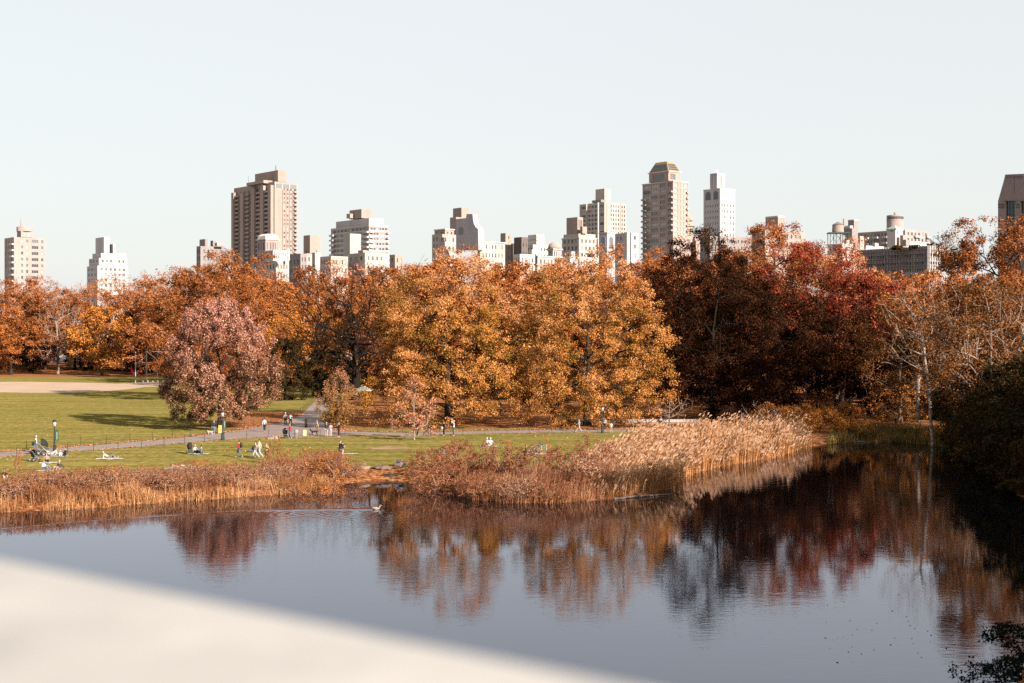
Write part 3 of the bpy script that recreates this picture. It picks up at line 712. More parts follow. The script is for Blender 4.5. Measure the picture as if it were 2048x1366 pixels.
# ---- the shaded wooded slope on the east bank
E1 = tree('slope_tree', 'dark leafy tree on the shaded east bank above the corner bush', 0, 0, 0, 0, L_SHADE, B_DARK, Y=100, crown=0.06, tips=10, per=1) if False else None
def bush(name, label, X, Y, w, h, leaf, bark, tips=120, per=40, spread=0.35, size=0.09, seed=None, z0=None, group=None, cat='bush', crown=0.04, shell=0.25, tip_r=0.006, **kw):
    _tree_i[0] += 1; seed = seed or 500 + _tree_i[0] * 7
    zb = gz(X, Y) if z0 is None else z0
    lv = {k: kw.pop(k) for k in ('flat', 'up', 'rand', 'asp', 'drop') if k in kw}
    P, par, rad, ti, outs = grow(seed, h, w, crown * h, tips, 0.03 + 0.01 * h, shell=shell, tip_r=tip_r, fork=0.3, **kw)
    root = empty(name, (X, Y, zb - 0.06), 0, label, cat, group)
    V, Q = tube_edges(P, par, rad); mesh_obj('stems', fast_mesh('stems', V, Q), bark, root)
    V, Q = leaves(seed, P[ti], outs, per, spread, size, **lv); mesh_obj('crown', fast_mesh('crown', V, Q), leaf, root)
    return root
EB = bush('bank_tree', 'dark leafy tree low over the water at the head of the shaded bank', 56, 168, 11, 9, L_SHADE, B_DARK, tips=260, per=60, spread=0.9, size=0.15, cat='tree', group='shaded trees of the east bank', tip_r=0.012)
for (X, Y, s, rz, lab) in [
    (58, 158, 1.1, 1.0, 'dark tree next along the shaded bank past its head'), (53, 146, 1.0, 2.2, 'dark tree midway along the shaded bank'),
    (64, 152, 1.2, 0.4, 'taller dark tree behind the middle of the shaded bank'), (49, 132, 1.05, 3.3, 'dark tree bending over the black water'),
    (58, 136, 1.15, 4.0, 'tall dark tree above the black water'), (46.5, 118, 1.0, 5.0, 'dark tree on the bank before the corner bush'),
    (53, 118, 1.25, 0.9, 'tall dark tree on the slope before the corner bush'), (43.5, 103, 1.0, 1.9, 'dark tree cut by the picture edge over black water'),
    (48, 101, 1.4, 2.8, 'tall tree at the picture edge above the black water'), (40, 90, 0.9, 3.9, 'small dark tree at the picture edge above the floating leaves'),
    (43, 84, 1.6, 5.2, 'tall shading tree beyond the picture edge by the cliff'), (52, 78, 1.7, 1.2, 'high shading tree on the cliff beyond the picture edge'),
    (36, 70, 1.3, 4.6, 'shading tree over the corner bush'), (46, 62, 1.6, 0.2, 'shading tree on the terrace slope'),
    (31, 54, 1.4, 0.2, 'shading tree under the terrace'), (62, 92, 1.4, 1.5, 'big shading tree high beyond the picture edge'), (66, 112, 1.6, 2.5, 'shading tree high on the east slope'), (57, 104, 1.5, .5, 'shading tree midway up the east slope')]:  # shading trees stand out of view, set there to darken the bank
    copy_tree(EB, 'bank_tree', lab, X, Y, s, rz, group='shaded trees of the east bank')
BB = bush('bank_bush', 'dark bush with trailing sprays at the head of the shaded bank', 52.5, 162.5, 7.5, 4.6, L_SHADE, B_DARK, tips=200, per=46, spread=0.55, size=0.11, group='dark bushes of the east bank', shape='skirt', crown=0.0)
for i, (X, Y, s, sz, lab) in enumerate([(50.5, 154, 1.0, 1.0, 'second dark bush from the head of the shaded bank'), (49.3, 147, 1.1, 1.2, 'third dark bush from the head of the shaded bank'), (47.8, 140, 1.0, 1.1, 'fourth dark bush from the head of the shaded bank'), (46.2, 132.5, 1.1, 1.3, 'fifth dark bush from the head of the shaded bank'),
    (44.5, 125, 1.1, 1.2, 'sixth dark bush from the head of the shaded bank'), (45, 118, 1.1, 1.4, 'seventh dark bush from the head of the shaded bank'), (43.6, 111, 1.1, 1.3, 'eighth dark bush from the head of the shaded bank'), (42, 104, 1.1, 1.2, 'dark bush before the last ones at the picture edge'), (40.5, 97, 1.1, 1.3, 'last but one dark bush at the picture edge'),
    (38.6, 91, 1.0, 1.2, 'last dark bush of the bank at the picture edge'), (36.4, 84.5, 1.0, 1.1, 'dark bush beyond the picture edge over the floating leaves'), (34.0, 78, 1.0, 1.0, 'dark bush just beyond the picture edge by the reflected sky'), (31.0, 71, .9, 1.0, 'dark bush between the bank and the corner bush'), (28.5, 64.5, .9, .9, 'dark bush touching the corner bush'),
    (41.6, 113.5, .62, .8, 'tiny dark bush at the waterline of the picture edge'), (40.4, 108.8, .6, .8, 'tiny dark bush just beyond the waterline at the picture edge'), (47.5, 126, 1.2, 1.0, 'low dark bush hiding the bare slope at the picture edge'), (46.0, 119, 1.2, .9, 'low dark bush under the seventh of the bank'), (52, 128, 1.3, 1.2, 'low dark bush on the bare slope'), (57, 150, 1.2, 1.6, 'upper dark bush behind the third of the bank'), (54.5, 138, 1.2, 1.7, 'upper dark bush behind the fourth of the bank'), (51.5, 124, 1.2, 1.7, 'upper dark bush behind the sixth of the bank'), (48, 110, 1.2, 1.7, 'upper dark bush behind the eighth of the bank'), (44, 96, 1.2, 1.7, 'upper dark bush behind the last but one of the bank')]):
    copy_tree(BB, 'bank_bush', lab, X, Y, s, i * 1.3, group='dark bushes of the east bank', sz=s * sz)
# the corner bush, close to the viewer
bush('corner_bush', 'dark sprawling bush with big leaves in the nearest corner of the pond', 22.0, 56.0, 6.0, 1.2, L_CORNER, B_BLACK, tips=240, per=24, spread=0.30, size=0.065, shell=0.2, lump=0.5, crown=0.02)
bush('corner_bush', 'thin dark sprays reaching over the water from the corner bush', 18.4, 53.0, 3.6, .8, L_CORNER, B_BLACK, tips=80, per=9, spread=0.25, size=0.06, shell=0.4, lump=0.5, crown=0.02)
# ================================================================== the city beyond the park
DL = Vector((-0.626, 0.78, 0)); DR = Vector((0.78, 0.626, 0))      # the street grid: faces turned away from / towards the sun
NL = Vector((-0.78, -0.626, 0)); NR = Vector((0.626, -0.78, 0))
def wall_mat(name, col, course=0.0, noise=0.10):
    lum = sum(col) / 3; col = [(c * 0.8 + lum * 0.2) * ALB * (1.2 if lum < 0.26 else 1.32) * k for c, k in zip(col, (1.0, 0.975, 0.985))]
    m, nt, out = new_mat(name)
    tc = N(nt, 'ShaderNodeTexCoord'); ns = N(nt, 'ShaderNodeTexNoise'); ns.inputs['Scale'].default_value = 0.16; ns.inputs['Detail'].default_value = 6
    mp = N(nt, 'ShaderNodeMapping'); mp.inputs['Scale'].default_value = (1, 1, 0.35)
    nt.links.new(tc.outputs['Object'], mp.inputs[0]); nt.links.new(mp.outputs[0], ns.inputs['Vector'])
    rp = N(nt, 'ShaderNodeValToRGB'); rp.color_ramp.elements[0].position = 0.32; rp.color_ramp.elements[1].position = 0.68
    rp.color_ramp.elements[0].color = (*[c * (1 - noise) for c in col], 1); rp.color_ramp.elements[1].color = (*[c * (1 + noise) for c in col], 1)
    nt.links.new(ns.outputs[0], rp.inputs[0])
    n2 = N(nt, 'ShaderNodeTexNoise'); n2.inputs['Scale'].default_value = 1.4; n2.inputs['Detail'].default_value = 4
    nt.links.new(tc.outputs['Object'], n2.inputs['Vector'])
    mu = N(nt, 'ShaderNodeMixRGB'); mu.blend_type = 'OVERLAY'; mu.inputs[0].default_value = 0.25
    nt.links.new(rp.outputs[0], mu.inputs[1]); nt.links.new(n2.outputs[0], mu.inputs[2])
    d = N(nt, 'ShaderNodeBsdfDiffuse'); d.inputs['Roughness'].default_value = 0.3
    nt.links.new(mu.outputs[0], d.inputs[0]); nt.links.new(d.outputs[0], out.inputs[0])
    return m
WM = dict(brown=wall_mat('brown_brick', (0.285, 0.215, 0.185)), brick=wall_mat('orange_brick', (0.335, 0.225, 0.18)), pinkbrick=wall_mat('pale_pink_brick', (0.30, 0.225, 0.205)),
          white=wall_mat('white_brick', (0.33, 0.31, 0.30)), cream=wall_mat('cream_stone', (0.33, 0.275, 0.235)), grey=wall_mat('grey_stone', (0.21, 0.185, 0.175)), dark=wall_mat('dark_brown_brick', (0.12, 0.095, 0.085)),
          ivory=wall_mat('ivory_stucco', (0.40, 0.365, 0.335)), lilac=wall_mat('lilac_grey_stone', (0.30, 0.275, 0.285)), tan=wall_mat('tan_stone', (0.28, 0.215, 0.18)), mauve=wall_mat('mauve_stone', (0.30, 0.225, 0.205)))
M_ROOF = plain((0.16, 0.145, 0.135), 0.9, 0.2, 0.15, 0.2)
def glass_mat(name, col, rough=0.12):
    m, nt, out = new_mat(name)
    b = N(nt, 'ShaderNodeBsdfPrincipled'); b.inputs['Base Color'].default_value = (*col, 1); b.inputs['Roughness'].default_value = rough
    b.inputs['IOR'].default_value = 1.5; b.inputs['Specular IOR Level'].default_value = 0.6
    nt.links.new(b.outputs[0], out.inputs[0]); return m
GL = [glass_mat('dark_window_glass', (0.035, 0.04, 0.045)), glass_mat('grey_window_glass', (0.09, 0.095, 0.10)), glass_mat('blinded_window_glass', (0.24, 0.235, 0.24), 0.3)]
M_FRAME = plain((0.32, 0.30, 0.29), 0.7, 0.3, 0.05, 1.0)
_win = {}
def window_mesh(w, h, kind, mull, frame=None):
    key = (round(w, 1), round(h, 1), kind, mull, frame)
    if key in _win: return _win[key]
    w, h = key[0], key[1]; mb = MB(); t = min(0.12, w * 0.09)
    mb.box(-w/2, w/2, 0.0, 0.06, 0, h, 0)
    mb.box(-w/2, w/2, -0.07, -0.002, 0, t * 1.2, 1)
    for i in range(1, mull):
        u = -w/2 + w * i / mull; mb.box(u - t/2, u + t/2, -0.07, -0.002, t * 1.2 + 0.002, h, 1)
    if mull == 1: mb.box(-w/2, w/2, -0.06, -0.002, h*0.5 - t/2, h*0.5 + t/2, 1)
    me = mb.mesh('window'); me.materials.append(GL[kind]); me.materials.append(frame or M_FRAME)
    _win[key] = me; return me

def face(mb, o, d, n, W, z0, z1, wins, rec=0.35):
    """one facade with real openings; wins = [(u0, z0, u1, z1)] in metres"""
    us = sorted({0.0, W, *[w[0] for w in wins], *[w[2] for w in wins]}); zs = sorted({z0, z1, *[w[1] for w in wins], *[w[3] for w in wins]})
    op = {(w[0], w[1]): w for w in wins}
    def solid(u, z):
        for w in wins:
            if w[0] < u < w[2] and w[1] < z < w[3]: return False
        return True
    zset = sorted({(w[1], w[3]) for w in wins}); useg = sorted({(w[0], w[2]) for w in wins})
    full = {(w[0], w[1], w[2], w[3]) for w in wins}
    P = lambda u, z, r=0.0: o + d * u - n * r + Vector((0, 0, z))
    flip = d.cross(Vector((0, 0, 1))).dot(n) < 0
    def quad(a, b, c, e): mb.add([a, b, c, e], [(3, 2, 1, 0) if flip else (0, 1, 2, 3)])
    for j in range(len(zs) - 1):
        run = None
        for i in range(len(us) - 1):
            s = solid((us[i] + us[i+1]) / 2, (zs[j] + zs[j+1]) / 2)
            if s and run is None: run = us[i]
            if (not s) and run is not None: quad(P(run, zs[j]), P(us[i], zs[j]), P(us[i], zs[j+1]), P(run, zs[j+1])); run = None
        if run is not None: quad(P(run, zs[j]), P(us[-1], zs[j]), P(us[-1], zs[j+1]), P(run, zs[j+1]))
    for (a, b, c, e) in full:
        quad(P(a, b), P(c, b), P(c, b, rec), P(a, b, rec)); quad(P(a, e, rec), P(c, e, rec), P(c, e), P(a, e))
        quad(P(a, b), P(a, b, rec), P(a, e, rec), P(a, e)); quad(P(c, b, rec), P(c, b), P(c, e), P(c, e, rec))

def grid(W, z1, cols, rows, pitch, top, ww, wh, u0=0.0, u1=None, skip=None):
    """regular windows: cols across [u0,u1] (fractions or metres), rows down from top at the given floor pitch"""
    u1 = W if u1 is None else u1; out = []
    for r in range(rows):
        for c in range(cols):
            if skip and skip(c, r): continue
            uc = u0 + (u1 - u0) * (c + 0.5) / cols; zt = z1 - top - r * pitch
            out.append((uc - ww/2, zt - wh, uc + ww/2, zt))
    return out

class Building:
    def __init__(s, name, label, Y, cat='building', group=None, x=None, base=None):
        s.Y = Y; s.root = None; s.args = (name, label, cat, group); s.zb = 5.0 if base is None else base; s.rng = random.Random(len(label) * 31 + int(Y)); s.x = x
    def corner(s, xc, Y=None):
        Y = Y or s.Y; return Vector(((xc - CX) / F * Y, Y, 0))
    def z(s, y, Y=None): return CAMZ - (y - HY) / F * (Y or s.Y)
    def ensure(s, C):
        if s.root is None:
            n, l, c, g = s.args; s.root = empty(n, (C.x, C.y, s.zb), 0, l, c, g); s.o = Vector((C.x, C.y, s.zb))
    def dims(s, xl, xc, xr, Y=None):
        Y = Y or s.Y; C = s.corner(xc, Y); ul = (xl - CX) / F; ur = (xr - CX) / F
        tl = (C.x - ul * C.y) / (-DL.x + DL.y * ul) if True else 0
        tr = (ur * C.y - C.x) / (DR.x - DR.y * ur)
        return C, max(tl, 0.5), max(tr, 0.5)
    def block(s, xl, xc, xr, yt, mat, yb=None, Y=None, wl=None, wr=None, part='wall', parapet=0.9, mull=1, kinds=(0, 0, 1, 1, 2), rec=0.35, frame=None, cornice=0.0):
        """a box of the building: faces meet at photo column xc; wl / wr: window specs per face"""
        Y = Y or s.Y
        C, tl, tr = s.dims(xl, xc, xr, Y); z1 = s.z(yt, Y); z0 = s.zb if yb is None else s.z(yb, Y)
        s.ensure(C); Lc = C - Vector((s.o.x, s.o.y, 0)); off = -s.zb
        mb = MB(); W = {'l': tl, 'r': tr}
        allw = []
        for side, d, n, spec in (('l', DL, NL, wl), ('r', DR, NR, wr)):
            wins = []
            for sp in (spec or []):
                sp = dict(sp); f0, f1 = sp.pop('span', (0.06, 0.94)); m2 = sp.pop('mull', mull); kk = sp.pop('kinds', kinds)
                pitch = sp.get('pitch', 3.1); rows = sp.get('rows', 99); cols = sp['cols']; wf = sp.get('wf', 0.5); wh = sp.get('wh', 1.7); top = sp.get('top', 1.5)
                zlow = max(z0 + 0.5, sp.get('zmin', z0 + 0.5)); rows = min(rows, int((z1 - top - zlow) / pitch))
                cell = W[side] * (f1 - f0) / cols
                g = grid(W[side], z1, cols, max(rows, 0), pitch, top, cell * wf, wh, W[side] * f0, W[side] * f1, sp.get('skip'))
                wins += g; allw += [(side, w, m2, kk) for w in g]
            face(mb, Lc, d, n, W[side], z0 + off, z1 + off, [(a, b + off, c, e + off) for a, b, c, e in wins], rec)
        A = Lc; B = Lc + DL * tl; D = Lc + DR * tr; E = B + DR * tr
        up = lambda p, z: p + Vector((0, 0, z + off))
        mb.add([up(B, z0), up(E, z0), up(E, z1), up(B, z1)], [(0, 1, 2, 3)]); mb.add([up(E, z0), up(D, z0), up(D, z1), up(E, z1)], [(0, 1, 2, 3)])
        mb.add([up(A, z1 - parapet), up(D, z1 - parapet), up(E, z1 - parapet), up(B, z1 - parapet)], [(0, 1, 2, 3)])
        t = 0.35; i_ = lambda p, a, b: p + DL * a * t + DR * b * t
        iA, iB, iD, iE = i_(A, 1, 1), i_(B, -1, 1), i_(D, 1, -1), i_(E, -1, -1)
        for p, q, ip, iq in ((A, B, iA, iB), (B, E, iB, iE), (E, D, iE, iD), (D, A, iD, iA)):
            mb.add([up(p, z1), up(q, z1), up(iq, z1), up(ip, z1)], [(0, 1, 2, 3)]); mb.add([up(ip, z1), up(iq, z1), up(iq, z1 - parapet), up(ip, z1 - parapet)], [(0, 1, 2, 3)])
        wall = mb.obj(part, WM[mat] if isinstance(mat, str) else mat, s.root)
        if cornice:
            c = MB(); e = cornice
            for side, d, n in (('l', DL, NL), ('r', DR, NR)):
                p0 = Lc - d * (e if side == 'l' else e); L_ = W[side] + 2 * e
                M_ = Matrix.Translation(up(p0, z1 - 0.55)) @ Matrix((( d.x, n.x, 0, 0), (d.y, n.y, 0, 0), (0, 0, 1, 0), (0, 0, 0, 1)))
                c.box(0, L_, 0.003, e, 0, 0.5 if side == 'l' else 0.497, 0, M_)
            c.obj('cornice', WM['ivory'] if mat != 'brown' else WM['tan'], s.root)
        for side, (a, b, c_, e), m2, kk in allw:
            d, n = (DL, NL) if side == 'l' else (DR, NR)
            o = bpy.data.objects.new('window', window_mesh(c_ - a, e - b, s.rng.choice(kk), m2, frame)); link(o, s.root)
            o.location = Lc + d * ((a + c_) / 2) - n * (rec - 0.09) + Vector((0, 0, b + off)); o.rotation_euler = (0, 0, math.atan2(n.y, n.x) + PI / 2)
        s.last = (C, tl, tr, z0, z1, Lc)
        return wall
    def balconies(s, side, u0, u1, zs, mat, deep=1.3, h=1.05, part='balcony'):
        C, tl, tr, z0, z1, Lc = s.last; d, n = (DL, NL) if side == 'l' else (DR, NR); W = tl if side == 'l' else tr
        me = None; w = (u1 - u0) * W
        mb = MB(); mb.box(-w/2, w/2, -deep, -0.01, 0, 0.22); mb.box(-w/2, w/2, -deep, -deep + 0.14, 0.222, h); mb.box(-w/2, -w/2 + 0.14, -deep + 0.142, -0.01, 0.222, h); mb.box(w/2 - 0.14, w/2, -deep + 0.142, -0.01, 0.222, h)
        me = mb.mesh(part); me.materials.append(WM[mat] if isinstance(mat, str) else mat)
        for z in zs:
            o = bpy.data.objects.new(part, me); link(o, s.root)
            o.location = Lc + d * ((u0 + u1) / 2 * W) + Vector((0, 0, z - s.zb)); o.rotation_euler = (0, 0, math.atan2(n.y, n.x) + PI / 2)
    def bay(s, side, u0, u1, deep, y0, y1, mat, part='bay'):
        """a vertical fin standing out of a face between two photo rows"""
        C, tl, tr, z0, z1, Lc = s.last; d, n = (DL, NL) if side == 'l' else (DR, NR); W = tl if side == 'l' else tr
        M_ = Matrix.Translation(Lc) @ Matrix(((d.x, n.x, 0, 0), (d.y, n.y, 0, 0), (0, 0, 1, 0), (0, 0, 0, 1)))
        mb = MB(); mb.box(u0 * W, u1 * W, 0.004, deep, (s.zb if y1 is None else s.z(y1)) - s.zb, s.z(y0) - s.zb, 0, M_)
        return mb.obj(part, WM[mat] if isinstance(mat, str) else mat, s.root)
    def bands(s, side, zs, th, mat, out=0.12, u=(0, 1), part='band'):
        C, tl, tr, z0, z1, Lc = s.last; d, n = (DL, NL) if side == 'l' else (DR, NR); W = tl if side == 'l' else tr
        me = None
        M_ = Matrix(((d.x, n.x, 0, 0), (d.y, n.y, 0, 0), (0, 0, 1, 0), (0, 0, 0, 1)))
        mb = MB(); mb.box(u[0] * W, u[1] * W, 0.003, out, -th / 2, th / 2, 0, M_); me = mb.mesh(part); me.materials.append(WM[mat] if isinstance(mat, str) else mat)
        for z in zs:
            o = bpy.data.objects.new(part, me); link(o, s.root); o.location = Lc + Vector((0, 0, z - s.zb))
    def pole(s, x, y0, y1, r=0.25, mat=None, part='mast', Y=None):
        Y = (Y or s.Y) + 4; p = at(x, y0, Y); q = at(x, y1, Y)
        s.ensure(p); mb = MB(); b = p - s.o; t = q - s.o; mb.tube([b, t], [r, r * 0.7], 8); return mb.obj(part, mat or M_ROOF, s.root)

G_C = 'towers and apartment houses beyond the park'
WS = lambda cols, **k: [dict(cols=cols, **k)]
# 1 brick tower at the far west end
b = Building('brick_tower', 'pale pink brick tower with round penthouse and chimney at the end of the skyline', 1000, group=G_C)
b.block(9, 28, 90, 474, 'pinkbrick', wl=WS(3, pitch=4.3, wf=.42, wh=2.1, rows=16), wr=[dict(cols=2, span=(.18, .5), pitch=4.3, wf=.42, wh=2.1, rows=16), dict(cols=1, span=(.55, .80), pitch=4.3, wf=.85, wh=2.2, rows=16, mull=4), dict(cols=1, span=(.84, .98), pitch=4.3, wf=.5, wh=2.1, rows=16)])
zs = [b.last[4] - 5.5 - i * 4.3 for i in range(14)]
b.balconies('l', 0.02, 0.34, zs, 'ivory', 1.4, 1.1)
b.block(34, 42, 65, 461, 'pinkbrick', yb=474, Y=1006)
c = b.dims(34, 42, 65, 1006); mid = c[0] + DL * c[1] / 2 + DR * c[2] / 2 - Vector((b.o.x, b.o.y, 0))
mb = MB(); mb.lathe([(5.6, b.z(462, 1006) - b.zb), (5.6, b.z(453, 1006) - b.zb), (5.1, b.z(453, 1006) - b.zb), (5.0, b.z(454, 1006) - b.zb)], 20, 0, mid); mb.obj('penthouse', WM['pinkbrick'], b.root)
b.pole(43, 455, 438, 0.9, WM['pinkbrick'], 'chimney', 996)
# 2 stepped white block
b = Building('stepped_block', 'white stepped apartment block with a tall plain top box', 900, group=G_C)
b.block(174, 195, 256, 531, 'white', wl=WS(3, pitch=3.4, wf=.5, wh=1.6), wr=WS(6, pitch=3.4, wf=.5, wh=1.6), Y=897)
b.block(178, 198, 254, 516, 'white', yb=531, wl=WS(3, wf=.5, wh=1.6, top=1.0), wr=WS(6, wf=.45, wh=1.6, top=1.0), Y=900)
b.block(185, 202, 252, 506, 'white', yb=516, wl=WS(2, wf=.5, wh=1.5, top=1.0), wr=WS(5, wf=.45, wh=1.5, top=1.0), Y=903)
b.block(191, 208, 219, 474, 'white', yb=506, Y=906)
b.block(219, 226, 231, 488, 'white', yb=506, Y=908)
# 3 small grey roof group
b = Building('rooftop_block', 'small grey rooftop group with two chimney turrets left of the twin tower' .replace('left of', 'beside'), 620, group=G_C)
b.block(393, 401, 449, 492, 'grey', wl=WS(2, wf=.4), wr=WS(5, wf=.4, wh=1.6))
b.block(399, 410, 415, 478, 'grey', yb=492, Y=622); b.block(421, 426, 431, 481, 'grey', yb=492, Y=623); b.block(430, 434, 449, 485, 'pinkbrick', yb=492, Y=622)
# 4 the tall brown twin tower
b = Building('brown_tower', 'tallest brown brick apartment tower with stacked balconies', 900, group=G_C)
b.block(468, 549, 594, 363, 'brown', wl=[dict(cols=9, span=(.05, .97), pitch=2.75, wf=.42, wh=1.5, rows=23, top=3.2)],
        wr=[dict(cols=3, span=(.36, .80), pitch=2.75, wf=.44, wh=1.4, rows=23, top=4.0), dict(cols=1, span=(.84, .98), pitch=2.75, wf=.8, wh=1.9, rows=23, top=4.0, kinds=(0,))])
top4 = b.last
zs = [b.last[4] - 6.4 - i * 2.75 for i in range(22)]
b.balconies('l', .10, .19, zs, 'pinkbrick', 1.7, 1.0); b.balconies('l', .30, .40, zs, 'brown', 1.6, 1.0); b.balconies('l', .58, .67, zs, 'brown', 1.6, 1.0); b.balconies('l', .84, .93, zs, 'brown', 1.6, 1.0)
b.balconies('r', .84, .985, zs, 'pinkbrick', 1.3, 1.0)
for u0, u1, y in ((.02, .09, 370), (.20, .28, 366), (.42, .50, 371), (.70, .78, 377), (.94, .999, 373)): b.bay('l', u0, u1, 2.1, y, None, 'brown')
for u in (.36, .51, .655, .80): b.bay('r', u - .008, u + .008, 0.5, 378, None, 'brown', 'rib')
b.bands('r', [b.z(371)], 2.6, glass_mat('top_floor_glass', (0.12, 0.13, 0.14)), 0.10, (.03, .97), 'window_strip'); 
for u in (.02, .33, .66, .985): b.bay('r', u - .012, u + .012, 0.4, 364, 376, 'ivory', 'mullion')
b.block(510, 556, 573, 340, 'brown', yb=363, Y=905, wr=[dict(cols=2, span=(.2, .8), rows=1, top=5.6, wf=.3, wh=1.3)])
b.block(493, 527, 545, 360, 'tan', yb=366, Y=904, wl=WS(6, rows=1, top=.5, wf=.6, wh=1.2))
b.pole(552, 340, 331, 0.6, WM['grey'], 'mast', 905); b.pole(497, 366, 352, 0.15, None, 'mast', 905)
# 5 mansard penthouse in front of it
b = Building('mansard_house', 'ornate cream house with white mansard storey below the brown tower', 640, group=G_C)
b.block(514, 531, 557, 477, 'mauve', wl=WS(3, pitch=6, rows=2, wf=.5, wh=3.2, top=1.8, mull=2), wr=WS(7, pitch=6, rows=2, wf=.5, wh=3.4, top=1.6, mull=2), cornice=0.5)
C, tl, tr, z0, z1, Lc = b.last
mb = MB(); q = []
for z, ins in ((z1 - b.zb + 0.003, 0.0), (z1 - b.zb + 1.4, 0.35), (b.z(467) - b.zb, 1.3)):
    q.append([Lc + DL * ins + DR * ins, Lc + DR * (tr - ins) + DL * ins, Lc + DR * (tr - ins) + DL * (tl - ins), Lc + DL * (tl - ins) + DR * ins]); q[-1] = [p + Vector((0, 0, z)) for p in q[-1]]
for a_, c_ in ((0, 1), (1, 2)):
    for i in range(4): mb.add([q[a_][i], q[a_][(i+1) % 4], q[c_][(i+1) % 4], q[c_][i]], [(0, 1, 2, 3)])
mb.add(q[2], [(0, 1, 2, 3)]); mb.obj('mansard_roof', WM['ivory'], b.root)
b.block(530, 546, 574, 500, 'ivory', Y=628, wl=WS(4, pitch=4.5, wf=.5, wh=2.6, top=1.0), wr=WS(6, pitch=4.5, wf=.5, wh=2.6, top=1.0), cornice=.4)
b = Building('low_house', 'low cream house with dish antenna over the round red-brown tree', 560, group=G_C)
b.block(530, 552, 578, 521, 'cream', wl=WS(3, pitch=3.6, wf=.4, wh=1.8), wr=WS(4, pitch=3.6, wf=.4, wh=1.8))
mb = MB(); mb.lathe([(0.15, 0), (0.9, 0.35), (1.25, 0.75), (1.2, 0.78), (0.8, .42), (.1, .12)], 14); d_ = mb.obj('dish_antenna', WM['ivory'], b.root, loc=at(566, 518, 556) - b.o, rot=(R(50), 0, R(25)), smooth=True)
b.pole(577, 521, 497, 0.5, WM['ivory'], 'chimney', 556)
b = Building('grey_house', 'dark grey slate-roofed house beside the cream house with the dish', 575, group=G_C)
b.block(578, 601, 614, 507, 'grey', wl=WS(3, pitch=3.8, wf=.45, wh=1.8, top=2.4), wr=WS(2, wf=.4)); b.block(600, 612, 624, 507, 'cream', Y=580, wr=WS(1, wf=.4), wl=WS(2, wf=.4))
# 6 plain brown penthouse box
b = Building('brick_box', 'plain pink brick tower box standing free beside the brown tower', 660, group=G_C)
b.block(607, 620, 641, 470, 'tan', wl=[dict(cols=1, pitch=6.2, rows=3, wf=.2, wh=2.2, top=7)], wr=[dict(cols=1, span=(.3, .9), pitch=6.2, rows=3, wf=.14, wh=2.2, top=7)])
b.block(622, 630, 641, 505, 'cream', Y=652)
# 7 white banded block
b = Building('banded_block', 'white banded apartment block with balconies and brown roof house', 820, group=G_C)
b.block(662, 738, 777, 449, 'mauve', wl=WS(9, pitch=2.9, wf=.62, wh=1.7, rows=12, top=1.6, mull=2), wr=WS(6, pitch=2.9, wf=.66, wh=1.7, rows=12, top=1.6, mull=2))
zz = [b.last[4] - 0.55 - i * 2.9 for i in range(13)]
b.bands('l', zz, 0.95, 'white', 0.16); b.bands('r', zz, 0.95, 'ivory', 0.16)
b.balconies('l', .90, .999, [z - 1.4 for z in zz[1:]], 'white', 1.5, 1.0); b.balconies('l', .0, .10, [z - 1.4 for z in zz[1:]], 'white', 1.5, 1.0); b.balconies('r', .9, .999, [z - 1.4 for z in zz[1:]], 'ivory', 1.3, 1.0); b.balconies('r', .02, .2, [z - 1.4 for z in zz[1:]], 'ivory', 1.2, 1.0)
b.block(672, 738, 767, 436, 'white', yb=449, Y=826, wl=WS(8, rows=1, top=1.2, wf=.5, wh=1.5), wr=WS(5, rows=1, top=1.2, wf=.5, wh=1.5))
b.block(699, 723, 744, 418, 'brown', yb=436, Y=834); b.block(693, 700, 706, 427, 'brown', yb=436, Y=838)
# 8 plain cream box and low blocks in front
b = Building('cream_box', 'plain windowless cream box in front of the banded block', 680, group=G_C)
b.block(687, 700, 722, 467, 'cream')
b = Building('low_cream_block', 'long low cream block under the banded block', 600, group=G_C)
b.block(640, 662, 696, 512, 'cream', wl=WS(4, wf=.4, pitch=3.6), wr=WS(5, wf=.4, pitch=3.6)); b.block(695, 730, 778, 505, 'cream', Y=604, wl=WS(3, wf=.35, pitch=4), wr=WS(5, wf=.35, pitch=4)); b.block(716, 726, 735, 500, 'tan', yb=505, Y=606)
b = Building('cube_house', 'small brown cube house at the end of the long low cream block', 590, group=G_C)
b.block(779, 790, 807, 509, 'tan', wl=WS(1, wf=.3), wr=WS(2, wf=.3))
# 9 gabled palazzo
b = Building('gabled_palazzo', 'pale stone palazzo with curved gable and two chimneys', 640, group=G_C)
b.block(864, 878, 912, 468, 'cream', Y=652, wl=WS(2, wf=.4), wr=WS(4, pitch=4, wf=.4, wh=1.9)); b.block(869, 890, 908, 457, 'tan', Y=656, wl=WS(2, wf=.4, wh=1.6), wr=WS(2, wf=.4, wh=1.6), cornice=.3)
b.block(900, 912, 926, 434, 'tan', Y=668); b.block(906, 923, 938, 415, 'tan', yb=440, Y=672, wl=[dict(cols=1, rows=1, top=4.5, wf=.3, wh=1.5)])
def on_face(b, xc, Yc, px, py, d):
    C = b.corner(xc, Yc); u = (px - CX) / F; t = (C.x - u * C.y) / (-d.x + d.y * u); q = C + d * t; q.z = CAMZ - (py - HY) / F * q.y; return q - b.o
mb = MB(); prof = []
for px, py in ((912, 500), (912, 438), (932, 436), (933, 428), (945, 428), (946, 440), (948, 448), (951, 454), (956, 458), (957, 500)): prof.append(on_face(b, 957, 628, px, py, DL))
back = [p + DR * 3.0 for p in prof]; k = len(prof); mb.add(prof + back, [tuple(range(k))[::-1], tuple(range(k, 2 * k))] + [(i, (i+1) % k, k + (i+1) % k, k + i) for i in range(k)])
mb.obj('gable', WM['lilac'], b.root)
